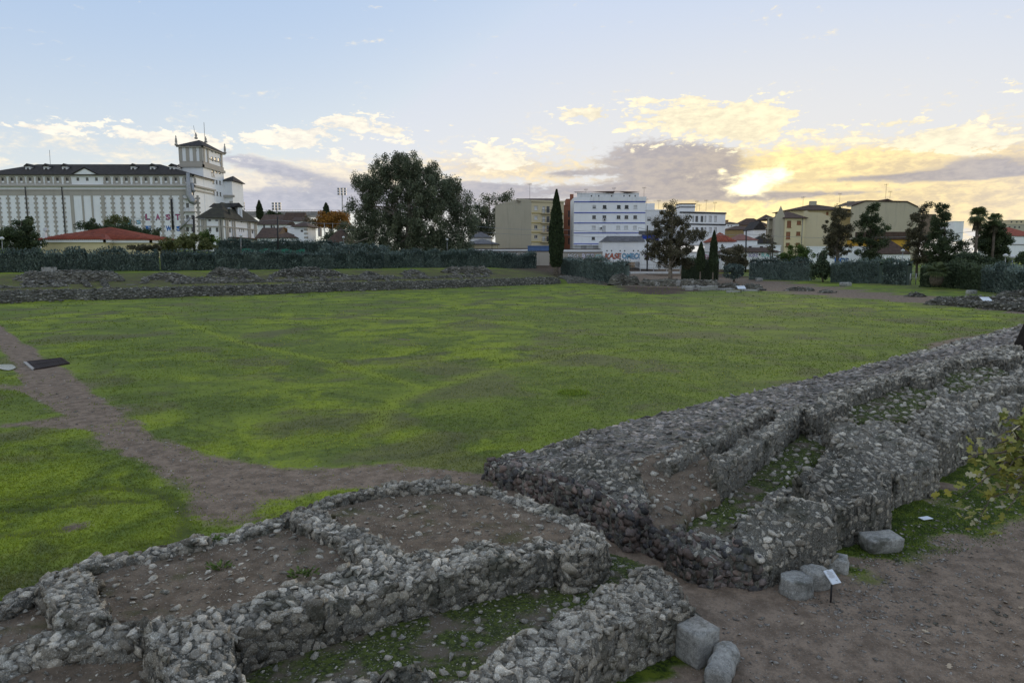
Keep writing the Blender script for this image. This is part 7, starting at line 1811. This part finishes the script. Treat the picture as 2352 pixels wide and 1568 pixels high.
# ------------------------------------------------------------------ oak branch hanging in from the right
def leaf_shape():
    pts = []; n = 6
    for k in range(n + 1):
        t = k / n; w = .30 * math.sin(math.pi * min(t * .92 + .05, 1)) * (1.3 if k % 2 else .5) + .02; pts.append((t, w))
    V = [(t - .5, 0, .04 * math.sin(t * 3.1)) for t, w in pts] + [(t - .5 + .03, w, -.05 * w * 3) for t, w in pts] + [(t - .5 + .03, -w, -.05 * w * 3) for t, w in pts]
    F = []; m_ = n + 1
    for k in range(n): F += [(k, k + 1, m_ + k + 1, m_ + k), (k + 1, k, 2 * m_ + k, 2 * m_ + k + 1)]
    return np.array(V), np.array(F)
def build_oak():
    rng = np.random.default_rng(55); tb = Vector((9.6, 7.6, -.5)); root = empty('oak_tree', tb, 'oak branch with curling green and yellow leaves reaching in from the right', 'tree')
    tips = []; mb = MB(); mb.tube([tb, tb + Vector((-.1, 0, 2.2)), tb + Vector((-.3, -.1, 4.2)), tb + Vector((-.2, 0, 6.5)), tb + Vector((.2, .2, 8.5))], [.3, .25, .2, .13, .05], 10)
    att = tb + Vector((-.25, -.05, 3.9))
    def twig(a, b, r, n=4):
        pts = [a.lerp(b, k / n) + Vector((rng.normal(0, .04), rng.normal(0, .04), .10 * math.sin(math.pi * k / n) + rng.normal(0, .03))) for k in range(n + 1)]
        mb.tube(pts, [r * (1 - .75 * k / n) for k in range(n + 1)], 6); return pts
    Yb = 6.6
    ends = [P(2225, 1130, 6.4), P(2262, 1182, 6.6), P(2230, 1060, 6.5), P(2300, 1170, 6.3), P(2275, 1085, 6.9), P(2300, 1030, 6.8), P(2335, 1000, 6.6), P(2340, 1100, 6.3), P(2325, 1145, 6.9), P(2355, 1055, 6.7), P(2380, 1000, 6.4), P(2400, 1120, 6.8), P(2430, 1050, 6.5), P(2360, 970, 7.0), P(2245, 1110, 6.6), P(2290, 1130, 6.4), P(2320, 1070, 6.5), P(2290, 1000, 6.6), P(2440, 1150, 6.6)]
    hub = P(2420, 1060, 6.9)
    twig(att, hub, .09, 6)
    L = []
    for e in ends:
        mid = hub.lerp(e, .45) + Vector((0, 0, .05)); tw = twig(hub, mid, .03, 3) + twig(mid, e, .014, 4)
        for _ in range(36):
            k = rng.integers(3, len(tw)); c = tw[k] + Vector((rng.normal(0, .11), rng.normal(0, .11), rng.normal(0, .085))); L.append((c, .0))
    for _ in range(420):      # the rest of the crown, out of the picture to the right
        d = Vector((rng.normal(0, 1), rng.normal(0, 1), rng.normal(0, 1))).normalized() * rng.random() ** .4; c = Vector((10.2 + d.x * 2.6, 8 + d.y * 2.8, 5.6 + d.z * 2.2)); L.append((c, .0))
    mb.build('trunk', BARK, root)
    sv, sf = leaf_shape(); n = len(L); C = np.array([tuple(l[0]) for l in L]); N = rng.normal(0, .55, (n, 3)) + np.array([0, 0, .75]); N /= np.linalg.norm(N, axis=1)[:, None]
    R = frames(N, False, rng); S = rng.uniform(.06, .115, n)
    V = np.einsum('nij,nvj->nvi', R, sv[None] * S[:, None, None]) + C[:, None, :]; F = sf[None] + (np.arange(n) * len(sv))[:, None, None]
    vis = rng.random(n)
    lm = m_leaf('oak_leaf', (.12, .165, .04), (.32, .31, .07), .45, True, (.44, .44, .35))
    link('crown', np_mesh('crown', V.reshape(-1, 3), F.reshape(-1, 4), lm, np.repeat(vis, len(sf)), smooth=True), root)
build_oak()

# ------------------------------------------------------------------ weeds growing in the chambers
def weed(x, y, z, r, label, seed):
    rng = np.random.default_rng(seed); c = G(x, y, z); n = 70; a = rng.uniform(0, 6.28, n); rr = r * rng.random(n) ** .6
    C = np.stack([c.x + np.cos(a) * rr * 1.4, c.y + np.sin(a) * rr, c.z + .02 + rng.random(n) * .07], 1); A = np.stack([np.cos(a), np.sin(a), rng.uniform(.2, 1.2, n)], 1)
    V, F = leaf_quads(C, A, .10, .04, rng); o = link('weed', np_mesh('weed', V, F, LF['fresh'], rng.random(n))); tag(o, label, 'plant', 'weeds in the ruin', 'thing')
weed(505, 1305, .45, .18, 'small green weed in the middle of the larger earth chamber', 1); weed(697, 1322, .5, .2, 'green weed at the foot of the retaining wall, in the larger chamber', 2)
weed(495, 1243, .45, .13, 'little weed beside the thin wall facing the lawn', 3); weed(190, 1478, .45, .13, 'little weed below the lower left wall', 4); weed(290, 1288, .45, .1, 'tiny weed near the left end of the thin wall', 5)
def shaggy_patch(x, y, r, label, seed):
    rng = np.random.default_rng(seed); c = G(x, y, 0); n = 520; a = rng.uniform(0, 6.28, n); rr = r * rng.random(n) ** .6
    C = np.stack([c.x + np.cos(a) * rr, c.y + np.sin(a) * rr, .03 + rng.random(n) * .05], 1); V, F = leaf_quads(C, np.stack([rng.normal(0, .5, n), rng.normal(0, .5, n), np.ones(n)], 1), .12, .04, rng)
    tag(link('grass_tussock', np_mesh('grass_tussock', V, F, m_leaf('bright_tuft', (.13, .21, .03), (.24, .32, .045), .25), rng.random(n))), label, None, None, 'stuff')
shaggy_patch(1318, 903, .75, 'patch of taller bright green grass on the lawn near the stand', 8)

# ------------------------------------------------------------------ fallen leaves on the path
sv, sf = leaf_shape(); LEAFM = np_mesh('fallen_leaf', sv, sf, m_leaf('dry_leaf', (.22, .17, .12), (.36, .30, .22), .3, False), smooth=True)
rl = random.Random(5)
for (x, y) in ((2070, 1473), (2130, 1475), (2310, 1382), (2345, 1395), (2100, 1455), (2340, 1360), (2335, 1480), (2290, 1450), (1842, 1432), (2125, 1448), (2180, 1530), (2240, 1365)):
    p = G(x, y, -.4); o = bpy.data.objects.new('fallen_leaf', LEAFM); COL.objects.link(o); o.location = (p.x, p.y, gz1(p.x, p.y) + .02); s = rl.uniform(.09, .15); o.scale = (s, s, s); o.rotation_euler = (rl.uniform(-.4, .4), rl.uniform(-.4, .4), rl.uniform(0, 6)); tag(o, 'dry brown leaf lying on the bare path', 'leaf', 'fallen leaves on the path', 'thing')

# ------------------------------------------------------------------ gravel, grass, flowers
def scatter_px(n, poly_px, rng, zfun=ground_z):
    """positions on the ground, spread evenly over a traced outline as seen from the viewing terrace"""
    xs_ = [p[0] for p in poly_px]; ys_ = [p[1] for p in poly_px]
    x = rng.uniform(min(xs_), max(xs_), n); y = rng.uniform(min(ys_), max(ys_), n); k = inpoly(x, y, poly_px); x, y = x[k], y[k]
    u = (x - 1176) / FPX; v = (784 - y) / FPX; dy = CP + v * SP; dz = -SP + v * CP; t = -CAMZ / dz
    X, Y = u * t, dy * t; z = zfun(X, Y); t = (z - CAMZ) / dz
    X, Y = u * t, dy * t; return X, Y, zfun(X, Y)
def build_gravel():
    rng = np.random.default_rng(71); X, Y, Z = scatter_px(24000, [(1120, 1100), (1560, 1330), (1660, 1440), (1500, 1600), (2420, 1640), (2420, 1040), (2250, 1060), (1900, 1330), (1700, 1360)], rng)
    t, w = tw_of(X, Y); s = w + S0; d = np.hypot(X, Y)
    pr = np.exp(-np.abs(s - 9.4) / 1.2) * .9 * (t > 12) + .16; k = (rng.random(len(X)) < pr) & ((s > 8.1) | ((t > 10.5) & (t < 11.3))); X, Y, Z = X[k], Y[k], Z[k]; n = len(X)
    rad = .008 + .035 * rng.random(n) ** 5 + .012 * rng.random(n) * np.exp(-np.abs((X * OX[0] + Y * OX[1]) + S0 - 9.4))
    N = np.tile([0., 0, 1], (n, 1)); R = frames(N, False, rng); sc = np.stack([rad * 1.3, rad, rad * .6], 1)
    v, f, r = merge_stones(np.stack([X, Y, Z + rad * .15], 1), R, sc, TPL_SMALL, rng); tag(link('gravel', np_mesh('gravel', v, f, m_stone('pebbles', (.22, .20, .18), (.40, .38, .35), (.55, .54, .52), .4), r)), 'loose pebbles strewn over the path and moss', None, None, 'stuff')
    # grit on the path across the lawn
    X, Y, Z = scatter_px(18000, [(-20, 720), (330, 960), (620, 1050), (1126, 1070), (1126, 1125), (600, 1210), (430, 1200), (200, 1010), (-20, 880)], rng)
    di = ground_masks(X, Y)[0]; k = rng.random(len(X)) < di * .5; X, Y, Z = X[k], Y[k], Z[k]; n = len(X); rad = (.010 + .03 * rng.random(n) ** 4) * np.clip(np.hypot(X, Y) / 16, .8, 2)
    R = frames(np.tile([0., 0, 1], (n, 1)), False, rng); v, f, r = merge_stones(np.stack([X, Y, Z], 1), R, np.stack([rad * 1.3, rad, rad * .6], 1), TPL_SMALL, rng); tag(link('gravel', np_mesh('gravel', v, f, MATS['pebbles'], r)), 'fine grit on the worn path across the lawn', None, None, 'stuff')
build_gravel()
def build_grass():
    rng = np.random.default_rng(81)
    X, Y, Z = scatter_px(560000, [(-620, 716), (-30, 697), (1270, 648), (1430, 652), (1750, 666), (2140, 694), (2400, 726), (2640, 745), (2640, 720), (2400, 748), (2130, 812), (1600, 930), (1240, 1040), (1130, 1125), (700, 1172), (300, 1275), (-30, 1400), (-620, 1560)], rng)
    di, mo, li, lu, tr = ground_masks(X, Y); dens = (1 - di) * (1 - .8 * tr); thinp = fbm(X * .16, Y * .16, 91, 4); k = rng.random(len(X)) < dens * np.clip(.55 + (thinp - .38) * 3.0, .12, 1) * np.clip(1.35 - np.hypot(X, Y) / 80, .2, 1); X, Y, Z, lu = X[k], Y[k], Z[k], lu[k]
    d = np.hypot(X, Y); n = len(X); h = np.maximum(.035, d * .0011) * rng.uniform(.6, 1.5, n) * (1 + .6 * lu); wd = np.maximum(.012, d * .00085) * rng.uniform(.7, 1.3, n)
    a = rng.uniform(0, math.pi, n); ca, sa = np.cos(a), np.sin(a); le = rng.normal(0, .55, (n, 2)) * h[:, None]
    V = np.stack([np.stack([X - ca * wd, Y - sa * wd, Z - .01], 1), np.stack([X + ca * wd, Y + sa * wd, Z - .01], 1), np.stack([X + le[:, 0], Y + le[:, 1], Z + h], 1)], 1).reshape(-1, 3)
    tag(link('grass', np_mesh('grass', V, np.arange(3 * n).reshape(n, 3), grass_blade_mat(), rng.random(n))), 'short patchy winter grass covering the arena', None, None, 'stuff')
    # tiny yellow flowers
    X, Y, Z = scatter_px(42000, [(300, 780), (1270, 655), (2300, 735), (2130, 805), (1600, 920), (1240, 1030), (1100, 1080), (420, 990)], rng); fl = fbm(X * .10, Y * .10, 95, 3); di = ground_masks(X, Y)[0]
    k = (rng.random(len(X)) < np.clip((fl - .47) * 5, 0, 1) * .55 * (1 - di)); X, Y, Z = X[k], Y[k], Z[k]; n = len(X); d = np.hypot(X, Y); s = np.maximum(.012, d * .00042) * rng.uniform(.7, 1.3, n)
    C = np.stack([X, Y, Z + .05 + d * .0006], 1); V, F = leaf_quads(C, rng.normal(0, 1, (n, 3)), s * 2, s * 2, rng)
    tag(link('wild_flowers', np_mesh('wild_flowers', V, F, m_leaf('yellow_petals', (.42, .40, .03), (.58, .52, .05), .2, False), rng.random(n))), 'tiny yellow flowers sprinkled over the lawn', None, None, 'stuff')
    # moss and turf along the foot of the stand
    X, Y, Z = scatter_px(50000, [(1880, 1330), (2420, 1230), (2420, 980), (2240, 1050), (2000, 1200)], rng); mo = ground_masks(X, Y)[1]; k = rng.random(len(X)) < mo * .8; X, Y, Z = X[k], Y[k], Z[k]; n = len(X); h = .03 * rng.uniform(.4, 1.5, n); wd = .016 * rng.uniform(.7, 1.3, n); a = rng.uniform(0, math.pi, n); ca, sa = np.cos(a), np.sin(a)
    V = np.stack([np.stack([X - ca * wd, Y - sa * wd, Z - .01], 1), np.stack([X + ca * wd, Y + sa * wd, Z - .01], 1), np.stack([X + rng.normal(0, .02, n), Y + rng.normal(0, .02, n), Z + h], 1)], 1).reshape(-1, 3)
    tag(link('moss', np_mesh('moss', V, np.arange(3 * n).reshape(n, 3), LF['fresh'], rng.random(n))), 'green moss and turf at the foot of the stand', None, None, 'stuff')
build_grass()

# ================================================================== street furniture and railway
def lamp(label, x, ytop, ybot, Y, kind=0):
    b = P(x, ybot, Y); t = P(x, ytop, Y); b.z = min(b.z, gz1(b.x, b.y)) ; root = empty('lamp_post', b, label, 'lamp post', 'park lamps beyond the hedges'); H = t.z - b.z
    m = MB(); m.tube([b, (t.x, t.y, t.z - .4)], [.09, .06], 8); m.build('post', METAL, root)
    m = MB(); m.lathe((t.x, t.y, t.z - .45), [(.08, 0), (.30, .12), (.42, .34), (.40, .40), (.12, .62), (.02, .64)], 12); m.build('lamp_head', SHUT, root)
for lb, x, y0, y1, Y in (('white lamp post at the far left edge before the dark conifer', 4, 546, 568, 132), ('white lamp post before the silo annex', 553, 540, 578, 158), ('white lamp post before the dark roofed house at the eucalyptus foot', 789, 544, 576, 185), ('white lamp post before the right side of the eucalyptus', 1027, 549, 577, 190),
                         ('lamp post before the white low house', 2074, 574, 612, 150), ('left lamp post of the pair at the right edge', 2310, 585, 622, 118), ('second lamp post of the pair at the right edge', 2326, 588, 628, 112), ('thin white post before the low painted shed', 1779, 590, 612, 172)): lamp(lb, x, y0, y1, Y)
def mast(label, x, ytop, ybot, Y, r=.16, arm=1, mat=None, name='railway_mast'):
    b = P(x, ybot, Y); t = P(x, ytop, Y); b.z = min(b.z, gz1(b.x, b.y)); root = empty(name, b, label, 'pole', 'railway masts'); m = MB(); m.tube([b, t], [r * 1.15, r], 6); m.build('pole', mat or BLACKM, root)
    if arm:
        m = MB(); m.tube([(t.x, t.y, t.z - 1.2), (t.x - arm * 2.6, t.y, t.z - .6)], .06, 5); m.tube([(t.x, t.y, t.z - 2.6), (t.x - arm * 2.4, t.y, t.z - 2.4)], .06, 5); m.tube([(t.x - arm * 2.6, t.y, t.z - .6), (t.x - arm * 2.2, t.y, t.z - 2.4)], .04, 5); m.build('bracket', METAL, root)
mast('thick black mast with wires before the silo loading bay', 445, 496, 560, 170, .26, -1); mast('tall black mast left of the square tower house', 638, 498, 575, 172, .22, 0)
mast('railway mast before the left half of the eucalyptus', 841, 508, 585, 196, .14, 1); mast('railway mast before the right half of the eucalyptus', 1050, 512, 588, 200, .14, 1)
mast('leaning black mast right of the graffiti shed', 1487, 518, 604, 196, .2, 1); mast('dark mast before the white villa', 1714, 530, 590, 198, .18, 0); mast('thin mast before the cream warehouse', 1130, 546, 588, 200, .09, 0); mast('brown pole beside the thin bare tree', 1775, 546, 612, 180, .12, 0, BARK)
mast('pale wire post behind the square tower house', 745, 512, 560, 215, .1, 0, CONC); mast('second pale wire post behind the square tower house', 764, 512, 560, 215, .1, 0, CONC)
def floodlight(label, x, ytop, ybot, Y, name='floodlight'):
    b, t = P(x, ybot, Y), P(x, ytop, Y); root = empty(name, b, label, 'floodlight', 'stadium floodlights'); m = MB(); m.tube([b - Vector((0, 0, 8)), t], [.4, .25], 6); m.build('pole', METAL, root)
    for r in range(3): 
        for c in range(3): q = MB(); q.box((t.x + (c - 1) * 1.5, t.y - .4, t.z + r * 1.2), (1.1, .6, .9)); q.build('lamp', METAL, root)
floodlight('stadium floodlight mast right of the silo wing', 552, 480, 500, 300); floodlight('stadium floodlight mast above the terrace houses', 636, 480, 502, 320); floodlight('stadium floodlight mast half hidden by the eucalyptus edge', 786, 446, 500, 330)
def wire(label, pts, r=.045):
    m = MB(); P3 = [P(*q) for q in pts]; out = []
    for a, b in zip(P3[:-1], P3[1:]):
        for k in range(8): t = k / 8; q = a.lerp(b, t); q.z -= .5 * math.sin(math.pi * t); out.append(q)
    out.append(P3[-1]); m.tube(out, r, 4, False); tag(m.build('overhead_wire', METAL), label, 'wire', 'railway overhead wires', 'thing')
wire('upper overhead wire crossing before the eucalyptus and the cream block', [(640, 506, 172), (841, 512, 196), (1050, 516, 200), (1300, 528, 204), (1487, 530, 196)], .05); wire('lower overhead wire crossing before the eucalyptus and the cream block', [(640, 522, 172), (841, 526, 196), (1050, 528, 200), (1300, 540, 204), (1487, 542, 196)], .04)
wire('overhead wire crossing before the yellow apartments and the palms', [(1487, 534, 196), (1714, 538, 198), (2000, 545, 196), (2240, 531, 170), (2420, 545, 150)], .045); wire('thin wire from the silo mast to the annex', [(300, 500, 172), (445, 500, 170), (638, 505, 172)], .04)
# white fence between the hedge and the big tree
def fence(label, x0, x1, ytop, ybot, Y, n, base=True):
    a, b = P(x0, ybot, Y), P(x1, ybot, Y); zt = P(x0, ytop, Y).z; root = empty('fence', a, label, 'fence')
    for k in range(n): t = k / (n - 1); q = a.lerp(b, t); m = MB(); m.tube([(q.x, q.y, q.z - .3), (q.x, q.y, zt)], .09, 6); m.build('post', SHUT if base else METAL, root)
    for z in (zt - .05, (zt + a.z) / 2): m = MB(); m.tube([(a.x, a.y, z), (b.x, b.y, z)], .03, 5); m.build('rail', METAL, root)
    for k in range(int((b - a).length / .45)): q = a.lerp(b, (k + .5) / ((b - a).length / .45)); m = MB(); m.tube([(q.x, q.y, q.z), (q.x, q.y, zt - .05)], .012, 4); m.build('wire_bar', METAL, root)
    if base: m = MB(); m.box(((a.x + b.x) / 2, a.y, a.z - .1), ((b - a).length, .35, .55)); m.build('low_wall', WHITE2, root)
fence('wire fence on a low white wall between the hedge and the big brownish tree', 1440, 1562, 607, 625, 172, 5); fence('grey wire gate between the hedges left of the stubby palm', 2090, 2116, 628, 650, 131, 3, False)
# green windbreak net behind the hedge
a, b = P(555, 576, 158), P(700, 577, 176); m = MB(); V = []
for k in range(20): t = k / 19; q = a.lerp(b, t); V += [(q.x, q.y, q.z - 2), (q.x, q.y, q.z + .35 + .25 * math.sin(k * 1.1))]
m.poly(V, [(2 * k, 2 * k + 2, 2 * k + 3, 2 * k + 1) for k in range(19)]); tag(m.build('windbreak_net', m_plain('green_net', (.05, .22, .16), (.04, .17, .13), 1, .8, .05, .1)), 'green windbreak netting showing above the hedge', 'net', None, 'thing')
